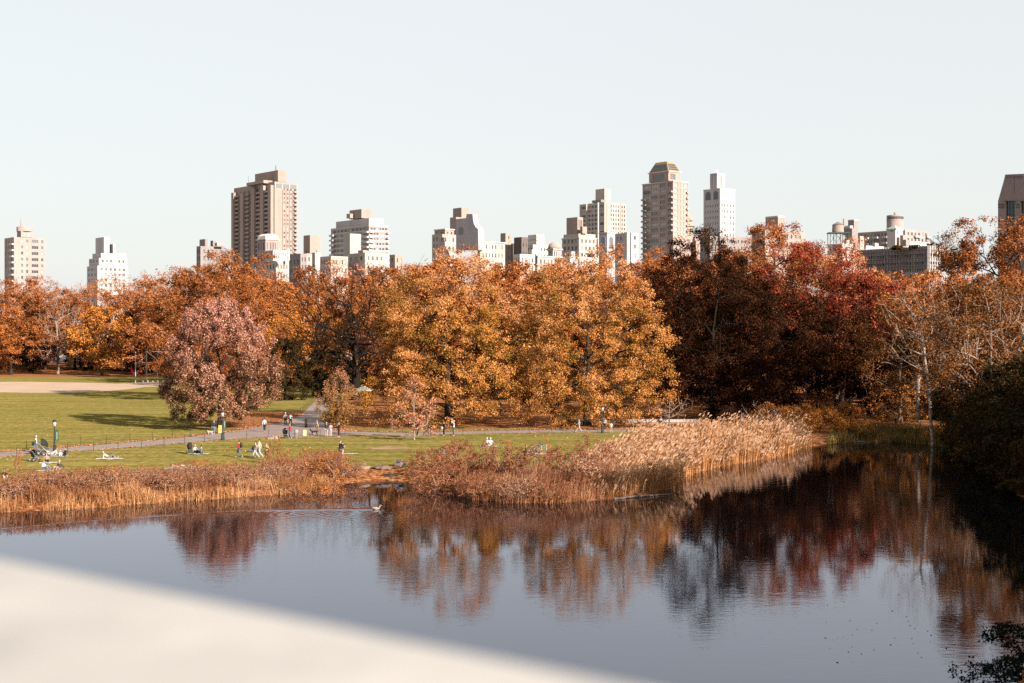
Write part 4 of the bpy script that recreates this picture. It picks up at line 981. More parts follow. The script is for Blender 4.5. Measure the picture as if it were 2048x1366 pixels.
mb = MB(); prof = [on_face(b, 951, 634, px, py, DR) for px, py in ((951, 500), (951, 428), (958, 427), (959, 444), (962, 452), (968, 460), (969, 500))]; back = [p + DL * 3.0 for p in prof]; k = len(prof)
mb.add(prof + back, [tuple(range(k))[::-1], tuple(range(k, 2 * k))] + [(i, (i+1) % k, k + (i+1) % k, k + i) for i in range(k)]); mb.obj('chimney_wing', WM['mauve'], b.root)
aw = MB(); p0 = on_face(b, 957, 628, 922, 459, DL) + NL * 0.004
pts = [Vector((-1.1, 0, -2.2)), Vector((1.1, 0, -2.2)), Vector((1.1, 0, 0))] + [Vector((1.1 * math.cos(t), 0, 1.1 * math.sin(t))) for t in np.linspace(0, PI, 9)] + [Vector((-1.1, 0, 0))]
pts = [p0 - DL * p.x * 1.6 + Vector((0, 0, p.z)) for p in pts]; k = len(pts); bk = [p + NL * .12 for p in pts]; aw.add(pts + bk, [tuple(range(k))[::-1], tuple(range(k, 2 * k))] + [(i, (i+1) % k, k + (i+1) % k, k + i) for i in range(k)]); aw.obj('blind_arch', WM['grey'], b.root)
b.block(955, 960, 1010, 482, 'cream', Y=630, wl=WS(1, wf=.3), wr=WS(7, pitch=3.8, wf=.35, wh=1.8), cornice=.4)
# 10-14 small roofs
b = Building('brick_shaft', 'slim brown brick shaft beside the palazzo', 690, group=G_C); b.block(1001, 1011, 1024, 466, 'tan', wr=WS(1, wf=.2, pitch=5, wh=1.4))
b = Building('dark_block', 'dark shaded brick block between the brown shaft and the white box', 680, group=G_C); b.block(1028, 1043, 1056, 474, 'dark', wl=WS(4, pitch=3.2, wf=.4, wh=1.4, top=8), wr=WS(2, wf=.25, pitch=4, top=3)); b.block(1022, 1026, 1030, 487, 'dark', Y=684)
b = Building('white_box', 'white windowless rooftop box on a pale block', 720, group=G_C); b.block(1054, 1066, 1100, 489, 'white', wl=WS(2, wf=.4), wr=WS(5, wf=.4, pitch=3.4)); b.block(1056, 1073, 1088, 469, 'ivory', yb=489, Y=724); b.bands('r', [b.z(474, 724), b.z(481, 724)], .3, 'grey', .08); b.bands('l', [b.z(479, 724)], .2, 'grey', .08)
b = Building('domed_pavilion', 'small pale roof pavilion with shallow dome and dark eaves', 650, group=G_C); b.block(1096, 1106, 1121, 497, 'ivory', wl=WS(3, pitch=5, wf=.5, wh=2.4, top=1.2), wr=WS(3, pitch=5, wf=.5, wh=2.4, top=1.2), cornice=.8)
C, tl, tr, z0, z1, Lc = b.last; m_ = Lc + DL * tl / 2 + DR * tr / 2
mb = MB(); mb.lathe([(2.9, z1 - b.zb + .0), (2.8, z1 - b.zb + 1.2), (2.2, z1 - b.zb + 2.2), (1.2, z1 - b.zb + 2.9), (0.2, z1 - b.zb + 3.1)], 16, 0, m_); mb.obj('dome', WM['tan'], b.root, smooth=True)
b = Building('low_white_terrace', 'long low white terrace roofs above the second golden giant', 560, group=G_C); b.block(1026, 1040, 1070, 508, 'ivory', wl=WS(3, wf=.4), wr=WS(4, wf=.4)); b.block(1068, 1075, 1124, 511, 'cream', Y=566, wr=WS(6, wf=.4), cornice=.3); b.block(1058, 1064, 1073, 499, 'ivory', yb=508, Y=570); b.block(1130, 1140, 1196, 513, 'ivory', Y=560, wr=WS(9, wf=.45)); b.block(1138, 1143, 1150, 503, 'ivory', yb=513, Y=566); b.block(1168, 1171, 1174, 509, 'ivory', yb=513, Y=556)
# 15 tan setback block
b = Building('setback_block', 'cream stone block with tall blank upper box beside the white slab', 660, group=G_C)
b.block(1124, 1158, 1193, 474, 'cream', wl=WS(4, pitch=3.2, wf=.5, wh=1.7, top=1.0, mull=2), wr=WS(4, pitch=3.2, wf=.5, wh=1.7, top=1.0, mull=2), cornice=.25); b.block(1127, 1157, 1191, 467, 'cream', yb=474, Y=664, wl=WS(5, rows=1, wf=.3, top=.5, wh=1)); b.block(1133, 1155, 1166, 434, 'tan', yb=467, Y=668, wr=[dict(cols=3, rows=1, span=(.15, .85), wf=.5, wh=4, top=1.2)]); b.block(1160, 1165, 1174, 453, 'tan', yb=467, Y=664)
# 16 tall white slab
b = Building('white_slab', 'tall white apartment slab with cream roof box', 900, group=G_C)
b.block(1159, 1209, 1252, 404, 'cream', wl=[dict(cols=1, span=(.02, .2), pitch=2.8, wf=.8, wh=1.8, rows=24, mull=3), dict(cols=3, span=(.28, .66), pitch=2.8, wf=.66, wh=1.6, rows=24), dict(cols=1, span=(.72, .95), pitch=2.8, wf=.7, wh=1.8, rows=24, mull=2)],
        wr=[dict(cols=4, span=(.25, .70), pitch=2.8, wf=.5, wh=1.7, rows=24), dict(cols=2, span=(.76, .98), pitch=2.8, wf=.55, wh=1.7, rows=24)])
for u in (.08, .73): b.bay('r', u - .012, u + .012, 0.3, 405, None, 'brick', 'pilaster')
b.bay('l', .68, .71, .9, 404, None, 'cream', 'pier'); b.bay('l', .215, .25, .9, 404, None, 'ivory', 'pier')
b.block(1191, 1209, 1222, 377, 'cream', yb=404, Y=908); b.block(1184, 1202, 1212, 399, 'grey', yb=404, Y=904)
# 17 arched turret, white houses
b = Building('arched_turret', 'white turret with tall arched niches', 600, group=G_C)
b.block(1199, 1214, 1230, 464, 'lilac', cornice=.35); C, tl, tr, z0, z1, Lc = b.last
def arch(b, side, uc, w, y0, y1, mat, rec=0.06, part='arched_window'):
    C, tl, tr, z0, z1, Lc = b.last; d, n = (DL, NL) if side == 'l' else (DR, NR); W = tl if side == 'l' else tr
    za, zb_ = b.z(y0) - b.zb, b.z(y1) - b.zb; w = w * W; p = Lc + d * (uc * W) + n * 0.004
    sp = za - w / 2
    pts = [(-w/2, zb_), (w/2, zb_), (w/2, sp)] + [(w/2 * math.cos(t), sp + w/2 * math.sin(t)) for t in np.linspace(0, PI, 9)[1:-1]] + [(-w/2, sp)]
    f = [p + d * u + Vector((0, 0, z)) for u, z in pts]; g = [q + n * rec for q in f]; k = len(f)
    mb = MB(); mb.add(f + g, [tuple(range(k, 2 * k)), tuple(range(k))[::-1]] + [(i, (i+1) % k, k + (i+1) % k, k + i) for i in range(k)]); return mb.obj(part, mat, b.root)
b.Y = 600
for sd in 'lr': arch(b, sd, .5, .66, 470, 497, WM['ivory'], .10, 'arch_surround'); arch(b, sd, .5, .5, 473, 497, GL[1], .16)
b = Building('white_house', 'white flat-roofed house with an outside stair beside the arched turret', 640, group=G_C); b.block(1229, 1262, 1277, 465, 'lilac', wl=WS(4, wf=.35, pitch=4), wr=WS(1, wf=.3, pitch=4)); b.block(1248, 1254, 1260, 464, 'white', Y=636)
# 18 brick tower with the glazed pyramid
b = Building('pyramid_tower', 'orange brick tower with glazed pyramid roof and ribbon windows', 760, group=G_C)
b.block(1285, 1346, 1376, 361, 'brick', wl=[dict(cols=1, span=(.02, .17), pitch=2.96, wf=.9, wh=1.9, rows=16, top=1.2, mull=2, kinds=(1, 2)), dict(cols=1, span=(.24, .42), pitch=2.96, wf=.98, wh=1.9, rows=16, top=1.2, mull=3, kinds=(1, 2)), dict(cols=2, span=(.46, .98), pitch=2.96, wf=.86, wh=1.9, rows=16, top=1.2, mull=3, kinds=(1, 2, 0))],
        wr=[dict(cols=1, span=(.03, .33), pitch=2.96, wf=.9, wh=1.9, rows=16, top=1.2, mull=2, kinds=(2,)), dict(cols=2, span=(.38, .76), pitch=2.96, wf=.42, wh=1.9, rows=16, top=1.2, kinds=(2,)), dict(cols=1, span=(.78, .99), pitch=2.96, wf=.8, wh=1.9, rows=16, top=1.2, mull=2, kinds=(2,))], cornice=.3)
zs = [b.last[4] - 3.4 - i * 2.96 for i in range(14)]
b.balconies('l', .0, .16, zs[1:], 'tan', 1.3, .9); b.balconies('l', .84, .999, zs[2:], 'tan', 1.3, .9); b.balconies('r', .86, .999, zs[1:], 'brick', 1.0, .9)
b.block(1298, 1337, 1360, 341, 'brick', yb=361, Y=766, wl=[dict(cols=1, rows=1, span=(.2, .8), wf=1, wh=3.4, top=1.6, mull=6, kinds=(1,))], wr=[dict(cols=1, rows=1, span=(.15, .6), wf=1, wh=3.2, top=1.6, mull=4, kinds=(1,))], cornice=.5)
C, tl, tr, z0, z1, Lc = b.last; ht = b.z(321, 766) - b.zb; hb = z1 - b.zb + 0.004; fx = .26
base_ = [Lc, Lc + DR * tr, Lc + DR * tr + DL * tl, Lc + DL * tl]; cen = Lc + DR * tr / 2 + DL * tl / 2
bp_ = [p + Vector((0, 0, hb)) for p in base_]; tp_ = [cen + (p - cen) * (1 - fx * 2 * .82) + Vector((0, 0, ht)) for p in base_]
mb = MB(); 
for i in range(4): mb.add([bp_[i], bp_[(i+1) % 4], tp_[(i+1) % 4], tp_[i]], [(0, 1, 2, 3)])
mb.add(tp_, [(0, 1, 2, 3)]); roof = mb.obj('pyramid_roof', wall_mat('copper_roof', (0.33, 0.185, 0.085)), b.root)
gm = glass_mat('solar_glass', (0.03, 0.045, 0.05), .1)
for (i, j, cols, rows) in ((3, 0, 8, 2), (0, 1, 6, 3)):
    a0, a1, c0, c1 = bp_[i], bp_[j], tp_[i], tp_[j]
    nrm = (a1 - a0).cross(c0 - a0).normalized()
    if nrm.dot(Vector((0, -1, .2))) < 0: nrm = -nrm
    for r in range(rows):
        for c in range(cols):
            def pt(u, v): p = a0.lerp(a1, u); q = c0.lerp(c1, u); return p.lerp(q, v)
            u0, u1 = (c + .12) / cols * .92 + .04, (c + .88) / cols * .92 + .04; v0, v1 = .06 + r * .74 / rows, .06 + (r + .86) * .74 / rows
            qd = [pt(u0, v0), pt(u1, v0), pt(u1, v1), pt(u0, v1)]; mb = MB(); mb.add([p + nrm * .03 for p in qd] + [p + nrm * .10 for p in qd], [(0, 1, 2, 3), (7, 6, 5, 4), (0, 4, 5, 1), (1, 5, 6, 2), (2, 6, 7, 3), (3, 7, 4, 0)]); mb.obj('roof_pane', gm, roof)
b.block(1360, 1368, 1385, 431, 'brick', Y=772, wr=[dict(cols=1, pitch=2.96, wf=.5, wh=1.8, rows=8, kinds=(2,))]); zs = [b.last[4] - 2.5 - i * 2.96 for i in range(9)]; b.balconies('r', .5, .99, zs, 'tan', 1.0, .9)
b = Building('brick_annex', 'lower orange brick annex at the foot of the pyramid tower', 650, group=G_C); b.block(1334, 1346, 1390, 470, 'brick', wl=WS(1, wf=.3, pitch=4), wr=WS(5, pitch=3.4, wf=.45, wh=1.8, kinds=(1, 2))); b.block(1386, 1392, 1406, 481, 'brick', Y=655, wr=WS(2, wf=.35, pitch=3.4)); b.block(1385, 1390, 1399, 473, 'tan', yb=481, Y=657)
# 19 white arcaded tower
b = Building('arcaded_tower', 'slim white tower with arched crown and tall plain roof shaft', 860, group=G_C)
b.block(1407, 1440, 1470, 376, 'white', wl=WS(6, pitch=3.6, wf=.28, wh=1.6, rows=12, top=9.6), wr=[dict(cols=5, span=(.04, .98), pitch=3.6, wf=.34, wh=1.7, rows=12, top=9.4, mull=2)], cornice=.15); b.Y = 860
for u, w in ((.26, .26), (.72, .32)): arch(b, 'l', u, w, 381, 398, GL[0])
for u in (.12, .37, .62, .88): arch(b, 'r', u, .16, 381, 399, GL[2])
b.block(1420, 1434, 1450, 346, 'lilac', yb=376, Y=868); b.bay('l', .45, .55, .3, 347, 376, 'grey', 'shaft_rib'); b.bay('r', .48, .54, .3, 347, 376, 'tan', 'shaft_rib')
C, tl, tr, z0, z1, Lc = b.last; cen = Lc + DR * tr / 2 + DL * tl / 2; mb = MB(); q = [cen + DL * 2.2, cen + DR * 2.2, cen - DL * 2.2, cen - DR * 2.2]; z_ = z1 - b.zb
mb.add([p + Vector((0, 0, z_ - .3)) for p in q] + [cen + Vector((0, 0, z_ + 2.6))], [(0, 1, 4), (1, 2, 4), (2, 3, 4), (3, 0, 4)]); mb.obj('roof_cap', WM['ivory'], b.root)
# 20 low blocks before it
b = Building('low_brown_block', 'low grey-brown block at the foot of the white arcaded tower', 620, group=G_C); b.block(1400, 1420, 1436, 472, 'grey', wl=WS(3, wf=.3), wr=WS(2, wf=.3)); b.block(1434, 1440, 1505, 471, 'grey', Y=630, wr=WS(8, wf=.35, wh=1.5))
b = Building('penthouse_block', 'wide brown block with a big square roof house behind the copper oak peak', 600, group=G_C); b.block(1503, 1530, 1609, 459, 'tan', wl=WS(3, wf=.3), wr=WS(8, pitch=3.4, wf=.3)); b.block(1531, 1556, 1569, 432, 'brown', yb=459, Y=606); b.bands('l', [b.z(433, 606)], .7, 'ivory', .1); b.bands('r', [b.z(433, 606)], .7, 'ivory', .1); b.bands('l', [b.z(452, 606)], .6, 'ivory', .1)
# 22 water tank on its stand, on a terrace house
b = Building('terrace_house', 'cream terrace house with stepped chimneys carrying the water tank', 560, group=G_C); b.block(1655, 1684, 1725, 487, 'cream', wl=WS(3, wf=.3, wh=1.6), wr=WS(3, wf=.3, wh=1.6), cornice=.3); b.block(1688, 1693, 1699, 480, 'cream', yb=487, Y=556); b.block(1706, 1711, 1718, 485, 'tan', yb=500, Y=552); b.block(1716, 1720, 1728, 472, 'cream', Y=566); b.block(1726, 1732, 1768, 491, 'ivory', Y=572, wr=WS(3, wf=.4))
tk = at(1676, 487, 566); wt = empty('water_tank', tk, 0, 'wooden water tank with conical cap on a dark green steel stand', 'water tank')
s_ = 566 / F
mb = MB(); mb.lathe([(11.4 * s_, 22 * s_), (11.8 * s_, 24 * s_), (11.2 * s_, 36 * s_), (11.0 * s_, 37 * s_)], 18); mb.obj('tank', plain((0.29, 0.235, 0.205), .9, .2, .2, 2.0), wt, smooth=False)
mb = MB(); mb.lathe([(12.2 * s_, 37.2 * s_), (6 * s_, 40.5 * s_), (0.5 * s_, 43.5 * s_)], 18); mb.obj('cap', plain((0.17, 0.14, 0.125), .9, .2, .2, 2.0), wt)
M_STEEL = plain((0.014, 0.028, 0.026), .6, .4, .1, 3.0)
mb = MB(); mb.box(-20 * s_, 21 * s_, -13 * s_, 13 * s_, 19.6 * s_, 21.9 * s_); mb.obj('platform', M_STEEL, wt)
for sx in (-18, -6, 7, 19):
    for sy in (-11, 11): mb = MB(); mb.box((sx - .6) * s_, (sx + .6) * s_, (sy - .6) * s_, (sy + .6) * s_, -0.6, 19.5 * s_); mb.obj('leg', M_STEEL, wt)
for a_, c_ in ((-18, -6), (-6, 7), (7, 19)):
    for q0, q1 in ((0, 19), (19, 0)): mb = MB(); mb.tube([(a_ * s_, -11 * s_, q0 * s_), (c_ * s_, -11 * s_, q1 * s_)], .35 * s_, 4); mb.obj('brace', M_STEEL, wt)
b = Building('grey_rooftop', 'grey roof house and white box behind the water tank', 700, group=G_C); b.block(1696, 1708, 1716, 439, 'grey', Y=700); b.bands('l', [b.z(440)], .6, 'ivory', .1); b.bands('r', [b.z(440)], .6, 'ivory', .1); b.block(1690, 1700, 1706, 451, 'ivory', Y=690); b.block(1690, 1704, 1714, 456, 'grey', Y=688); b.pole(1688, 470, 437, .7, WM['tan'], 'chimney', 690)
# 24 long balcony block, round tower and villa turret
b = Building('balcony_block', 'long pale balcony apartment block near the round tower', 700, group=G_C)
b.block(1700, 1810, 1858, 459, 'mauve', wl=WS(14, pitch=2.9, wf=.5, wh=1.6, rows=5, top=1.2, mull=2), wr=WS(6, pitch=2.9, wf=.5, wh=1.6, rows=5, top=1.2, mull=2)); zs = [b.last[4] - 3.6 - i * 2.9 for i in range(4)]
for u in (.30, .47, .64, .82): b.balconies('l', u, u + .09, zs, 'white', 1.3, .9)
b.balconies('r', .35, .6, zs, 'ivory', 1.3, .9); b.balconies('r', .85, .999, zs, 'ivory', 1.3, .9)
b = Building('round_tower', 'round tan drum tower with a band of small openings', 760, group=G_C); p = at(1790, 460, 760); b.ensure(p); s_ = 760 / F
zt = b.z(431) - b.zb; mb = MB(); mb.lathe([(16.4 * s_, 0), (16.4 * s_, zt - 11 * s_), (16.8 * s_, zt - 10.8 * s_), (16.8 * s_, zt - 9.8 * s_), (16.4 * s_, zt - 9.6 * s_), (16.4 * s_, zt), (15.6 * s_, zt), (15.6 * s_, zt - 1)], 32); mb.obj('drum', WM['pinkbrick'], b.root, smooth=False)
for k in range(16):
    t = PI + k * PI / 15.0; mb = MB(); mb.box(-.35, .35, -.06, .05, 0, 1.4); o = mb.obj('opening', GL[0], b.root, loc=(16.42 * s_ * math.cos(t), 16.42 * s_ * math.sin(t), zt - 8 * s_), rot=(0, 0, t + PI / 2))
b.pole(1790, 431, 425, .8, WM['grey'], 'roof_vent', 756)
b = Building('villa_turret', 'white villa turret with pale green hipped roof', 600, group=G_C)
b.block(1774, 1791, 1806, 457, 'ivory', wl=None, wr=WS(2, wf=.25, pitch=5, wh=1.4, top=1.0), cornice=.3); C, tl, tr, z0, z1, Lc = b.last
cen = Lc + DR * tr / 2 + DL * tl / 2; q = [cen + (p - cen) * 1.16 + Vector((0, 0, z1 - b.zb + .006)) for p in (Lc, Lc + DR * tr, Lc + DR * tr + DL * tl, Lc + DL * tl)]
mb = MB(); ap = cen + Vector((0, 0, b.z(449) - b.zb)); mb.add(q + [ap], [(0, 1, 4), (1, 2, 4), (2, 3, 4), (3, 0, 4), (3, 2, 1, 0)]); mb.obj('hipped_roof', plain((0.30, 0.42, 0.38), .8, .2, .1, 1.0), b.root)
oc = MB(); oc.lathe([(.62, 0), (.62, .08)], 8); o = oc.obj('round_window', GL[0], b.root, loc=Lc + DL * tl * .45 + NL * 0.004 + Vector((0, 0, b.z(460) - b.zb)), rot=(R(90), 0, math.atan2(NL.y, NL.x) + PI / 2))
b.block(1806, 1812, 1860, 482, 'ivory', Y=606, wr=WS(5, wf=.4)); b.block(1800, 1806, 1812, 470, 'tan', Y=598)
# 26 netted scaffold building
b = Building('netted_building', 'long roof-gardened building wrapped in grey scaffold netting', 500, group=G_C)
netm, nt, out = new_mat('scaffold_netting'); tc = N(nt, 'ShaderNodeTexCoord'); ns = N(nt, 'ShaderNodeTexNoise'); ns.inputs['Scale'].default_value = 0.7; ns.inputs['Detail'].default_value = 7
rp = N(nt, 'ShaderNodeValToRGB'); rp.color_ramp.elements[0].position = .35; rp.color_ramp.elements[1].position = .7; rp.color_ramp.elements[0].color = (0.15, 0.165, 0.17, 1); rp.color_ramp.elements[1].color = (0.27, 0.255, 0.26, 1); dd_ = N(nt, 'ShaderNodeBsdfDiffuse')
nt.links.new(tc.outputs['Object'], ns.inputs['Vector']); nt.links.new(ns.outputs[0], rp.inputs[0]); nt.links.new(rp.outputs[0], dd_.inputs[0]); nt.links.new(dd_.outputs[0], out.inputs[0])
b.block(1714, 1857, 1896, 492, netm, wl=WS(26, pitch=2.6, wf=.5, wh=1.2, rows=4, top=2.6, kinds=(1, 1, 0)), wr=WS(7, pitch=2.6, wf=.4, wh=1.2, rows=4, top=2.6, kinds=(1,)))
zs = [b.z(y) for y in (498, 506, 514, 522, 530)]; b.bands('l', zs, .14, 'pinkbrick', .35, part='scaffold_rail'); b.bands('r', zs, .12, 'ivory', .35, part='scaffold_rail')
for i in range(24): b.bay('l', i / 24 + .002, i / 24 + .005, .45, 490, 540, 'grey', 'scaffold_pole')
for i in range(8): b.bay('r', i / 8 + .01, i / 8 + .025, .45, 490, 540, 'ivory', 'scaffold_pole')
b.block(1745, 1750, 1757, 486, 'ivory', yb=493, Y=506); b.block(1806, 1812, 1820, 479, 'grey', yb=492, Y=520)
# roof garden plants
zr = b.z(492) - .9
for (x, w, h, leaf, lab) in ((1830, 26, 9, L_SHADE, 'dark clipped hedge on the netted building roof near the bare shrub'), (1862, 34, 13, L_SHADE, 'long dark hedge at the end of the netted building roof'), (1795, 20, 8, L_SHADE, 'small dark roof bush beside the villa turret')):
    p = at(x, 492, 506); bush('roof_bush', lab, p.x, p.y, w * 506 / F, h * 506 / F, leaf, B_DARK, tips=70, per=30, spread=.5, size=.22, z0=zr, group='roof garden bushes')
p = at(1880, 492, 508); s_ = 508 / F
P, par, rad, ti, outs = grow(901, 30 * s_, 56 * s_, 1.0, 170, .12, 'vase', tip_r=.03); rt = empty('bare_roof_tree', (p.x, p.y, zr), 0, 'bare twiggy tree growing on the netted building roof', 'tree')
V, Q = tube_edges(P, par, rad); mesh_obj('trunk', fast_mesh('trunk', V, Q), B_DARK, rt)
# 27 stone wing at the picture edge
b = Building('stone_wing', 'mauve stone museum wing with sloping roof edge and tall dark windows', 330, group=G_C, base=LAWN)
M_WING = wall_mat('coursed_mauve_stone', (0.27, 0.215, 0.205)); b.ensure(at(1996, 600, 330))
def P2(x, y, dy=0.0): return on_face(b, 1996, 330, x, y, DL) - NL * dy          # dy: depth into the wall
def slab(px0, py0, px1, py1, d0, d1, name, mat, parent):
    fr = [P2(px0, py1), P2(px1, py1), P2(px1, py0), P2(px0, py0)]
    m = MB(); m.add([p - NL * d0 for p in fr] + [p - NL * d1 for p in fr], [(0, 1, 2, 3), (7, 6, 5, 4), (0, 4, 5, 1), (1, 5, 6, 2), (2, 6, 7, 3), (3, 7, 4, 0)]); return m.obj(name, mat, parent)
wins = [(2011.5, 2030), (2042, 2060.5), (2072, 2091), (2103, 2122)]; mb = MB()
cols = [1996] + [v for w in wins for v in w] + [2290]
for i in range(len(cols) - 1):
    a_, c_ = cols[i], cols[i+1]; opn = any(abs(a_ - w[0]) < .01 for w in wins); y_ = 470 if opn else 402
    mb.add([P2(a_, y_), P2(c_, y_), P2(c_, 640), P2(a_, 640)], [(3, 2, 1, 0)])
for w in wins:
    for u in w: mb.add([P2(u, 402), P2(u, 470), P2(u, 470, .6), P2(u, 402, .6)], [(0, 1, 2, 3)])
    mb.add([P2(w[0], 402), P2(w[1], 402), P2(w[1], 402, .6), P2(w[0], 402, .6)], [(0, 1, 2, 3)])
mb.add([P2(1996, 402), P2(2290, 402), P2(2290, 337), P2(2011, 349)], [(0, 1, 2, 3)])
for (x0, y0), (x1, y1) in (((1996, 640), (1996, 402)), ((1996, 402), (2011, 349)), ((2011, 349), (2290, 337))): mb.add([P2(x0, y0), P2(x1, y1), P2(x1, y1, 25), P2(x0, y0, 25)], [(0, 1, 2, 3)])
mb.obj('wall', M_WING, b.root)
M_TEAL = glass_mat('teal_window_glass', (0.012, 0.035, 0.036), .1)
for w in wins:
    wo_ = slab(w[0], 402, w[1], 470, .45, .5, 'window', M_TEAL, b.root)
    for k in (1, 2): u = w[0] + (w[1] - w[0]) * k / 3; slab(u - .4, 402.3, u + .4, 469.7, .37, .447, 'mullion', M_STEEL, wo_)
    for k in range(1, 5): y_ = 402 + 68 * k / 5; slab(w[0], y_ - .35, w[1], y_ + .35, .35, .367, 'transom', M_STEEL, wo_)
    slab(w[0] - 2, 399.6, w[1] + 2, 402.2, -.28, -.004, 'lintel', WM['grey'], wo_)
for x0, y in ((2010, 351.5), (2009, 355)): slab(x0, y - .9, 2048, y + .3, -.14, -.004, 'string_course', WM['grey'], b.root)
for y in (408, 411.5, 415):
    for u0, u1 in ((1996.2, 2009), (2032.5, 2039.5), (2063, 2069.5)): slab(u0, y - .6, u1, y + .6, -.12, -.004, 'string_course', WM['dark'], b.root)
slab(2028, 356, 2028.8, 388, -.02, -.004, 'joint', WM['dark'], b.root)
# ================================================================== reeds, dry grass, shore shrubs, fallen leaves
def blades(name, pts, hts, width, mat, label, cat, lean=0.25, wind=(0.12, 0.05), seed=1, plume=0, tuft=0, mats=None):
    """upright grass stems: a narrow bent strip each; plume adds a feathery head, tuft side leaves"""
    g = np.random.default_rng(seed); n = len(pts)
    P = np.asarray(pts, float); H = np.asarray(hts)[:, None]
    ang = g.uniform(0, 2 * PI, n)
    ld = np.stack([np.cos(ang), np.sin(ang), np.zeros(n)], 1) * (g.random((n, 1)) ** 1.5) * lean * H + np.array([[wind[0], wind[1], 0]]) * H
    mid = P + ld * 0.32 + np.array([[0, 0, 0.58]]) * H; top = P + ld + np.array([[0, 0, 1.0]]) * H * 0.97
    a2 = g.uniform(0, PI, n); sd = np.stack([np.cos(a2), np.sin(a2), np.zeros(n)], 1) * width * g.uniform(0.6, 1.4, (n, 1))
    V = [np.stack([P - sd, P + sd, mid + sd * 0.8, mid - sd * 0.8, top + sd * 0.25, top - sd * 0.25], 1)]
    Q = [np.stack([np.arange(n) * 6 + k for k in (0, 1, 2, 3)], 1), np.stack([np.arange(n) * 6 + k for k in (3, 2, 4, 5)], 1)]
    base = n * 6; mi = [np.zeros(2 * n, int)]
    for t in range(tuft):
        u = g.uniform(0.25, 0.85, (n, 1)); o = P + ld * u ** 1.6 + np.array([[0, 0, 1.0]]) * H * u
        a = g.uniform(0, 2 * PI, n); d = np.stack([np.cos(a), np.sin(a), g.uniform(-0.1, 0.8, n)], 1) * H * g.uniform(0.10, 0.24, (n, 1))
        d += np.array([[wind[0], wind[1], 0]]) * H * 0.8
        w = unit(np.cross(d, np.array([[0, 0, 1.0]]))) * width * 1.1
        V.append(np.stack([o, o + d * 0.5 + w + np.array([[0, 0, 0.03]]), o + d - np.array([[0, 0, 1.0]]) * H * 0.05, o + d * 0.5 - w], 1))
        Q.append(np.stack([base + np.arange(n) * 4 + k for k in range(4)], 1)); base += n * 4; mi.append(np.zeros(n, int))
    if plume:
        s = g.random(n) < plume; m = int(s.sum()); tp = top[s]; hd = unit(ld[s] + np.array([[0.25, 0.1, 0.55]]) )
        L = g.uniform(0.22, 0.42, (m, 1))
        for r in range(2):
            w = unit(np.cross(hd, unit(g.normal(size=(m, 3))))) * g.uniform(0.05, 0.085, (m, 1))
            V.append(np.stack([tp - hd * 0.05, tp + hd * L * 0.4 + w, tp + hd * L, tp + hd * L * 0.45 - w], 1))
            Q.append(np.stack([base + np.arange(m) * 4 + k for k in range(4)], 1)); base += m * 4; mi.append(np.ones(m, int))
    me = fast_mesh(name, np.concatenate([v.reshape(-1, 3) for v in V]), np.concatenate(Q), midx=np.concatenate(mi))
    return tag(mesh_obj(name, me, mats or [mat]), label, cat, kind='stuff')

def scatter(px_poly, n, seed, z=None, dmin=-0.6, dmax=99, clump=0.0, cs=1.6):
    """n random ground points inside a polygon given by ground rows of the photo"""
    g = np.random.default_rng(seed)
    W = np.array([wp(x, y) for x, y in px_poly]); lo = W.min(0); hi = W.max(0); out = np.zeros((0, 2))
    cent = g.uniform(lo, hi, (max(8, int((hi - lo).prod() / 6)), 2))
    while len(out) < n:
        q = g.uniform(lo, hi, (n * 3, 2))
        if clump:
            s = g.random(len(q)) < clump; q[s] = cent[g.integers(0, len(cent), s.sum())] + g.normal(0, cs * 0.3, (s.sum(), 2))
        ins = np.zeros(len(q), bool); m = len(W)
        for i in range(m):
            ax, ay = W[i]; bx, by = W[(i + 1) % m]
            ins ^= ((ay > q[:, 1]) != (by > q[:, 1])) & (q[:, 0] < (bx - ax) * (q[:, 1] - ay) / (by - ay + 1e-12) + ax)
        q = q[ins]; d = pond_dist(q[:, 0], q[:, 1]); q = q[(d > dmin) & (d < dmax)]
        out = np.concatenate([out, q])
    out = out[:n]; zz = np.maximum(ground_h(out[:, 0], out[:, 1]), -0.15) if z is None else np.full(n, z)
    return np.column_stack([out, zz])

G_REED = leaf_mat('reed_straw', [(0.20, 0.078, 0.028), (0.36, 0.155, 0.058), (0.48, 0.24, 0.105), (0.56, 0.32, 0.16)], trans=0.25, patch=0.35, pscale=0.5)
G_PLUME = leaf_mat('reed_plumes', [(0.34, 0.18, 0.10), (0.47, 0.28, 0.175), (0.57, 0.385, 0.27)], trans=0.3, patch=0.3, pscale=0.4)
G_DRY = leaf_mat('dry_grass', [(0.14, 0.055, 0.022), (0.30, 0.125, 0.050), (0.45, 0.225, 0.100), (0.56, 0.34, 0.18)], trans=0.2, patch=0.45, pscale=0.35)
G_RUST = leaf_mat('rusty_weeds', [(0.10, 0.04, 0.022), (0.21, 0.085, 0.045), (0.32, 0.145, 0.08), (0.44, 0.24, 0.15)], trans=0.2, patch=0.45, pscale=0.35)
G_GREEN = leaf_mat('green_sedge', [(0.045, 0.050, 0.014), (0.12, 0.10, 0.028), (0.28, 0.165, 0.06), (0.42, 0.21, 0.085)], trans=0.2, patch=0.5, pscale=0.4)
rg = np.random.default_rng(5)
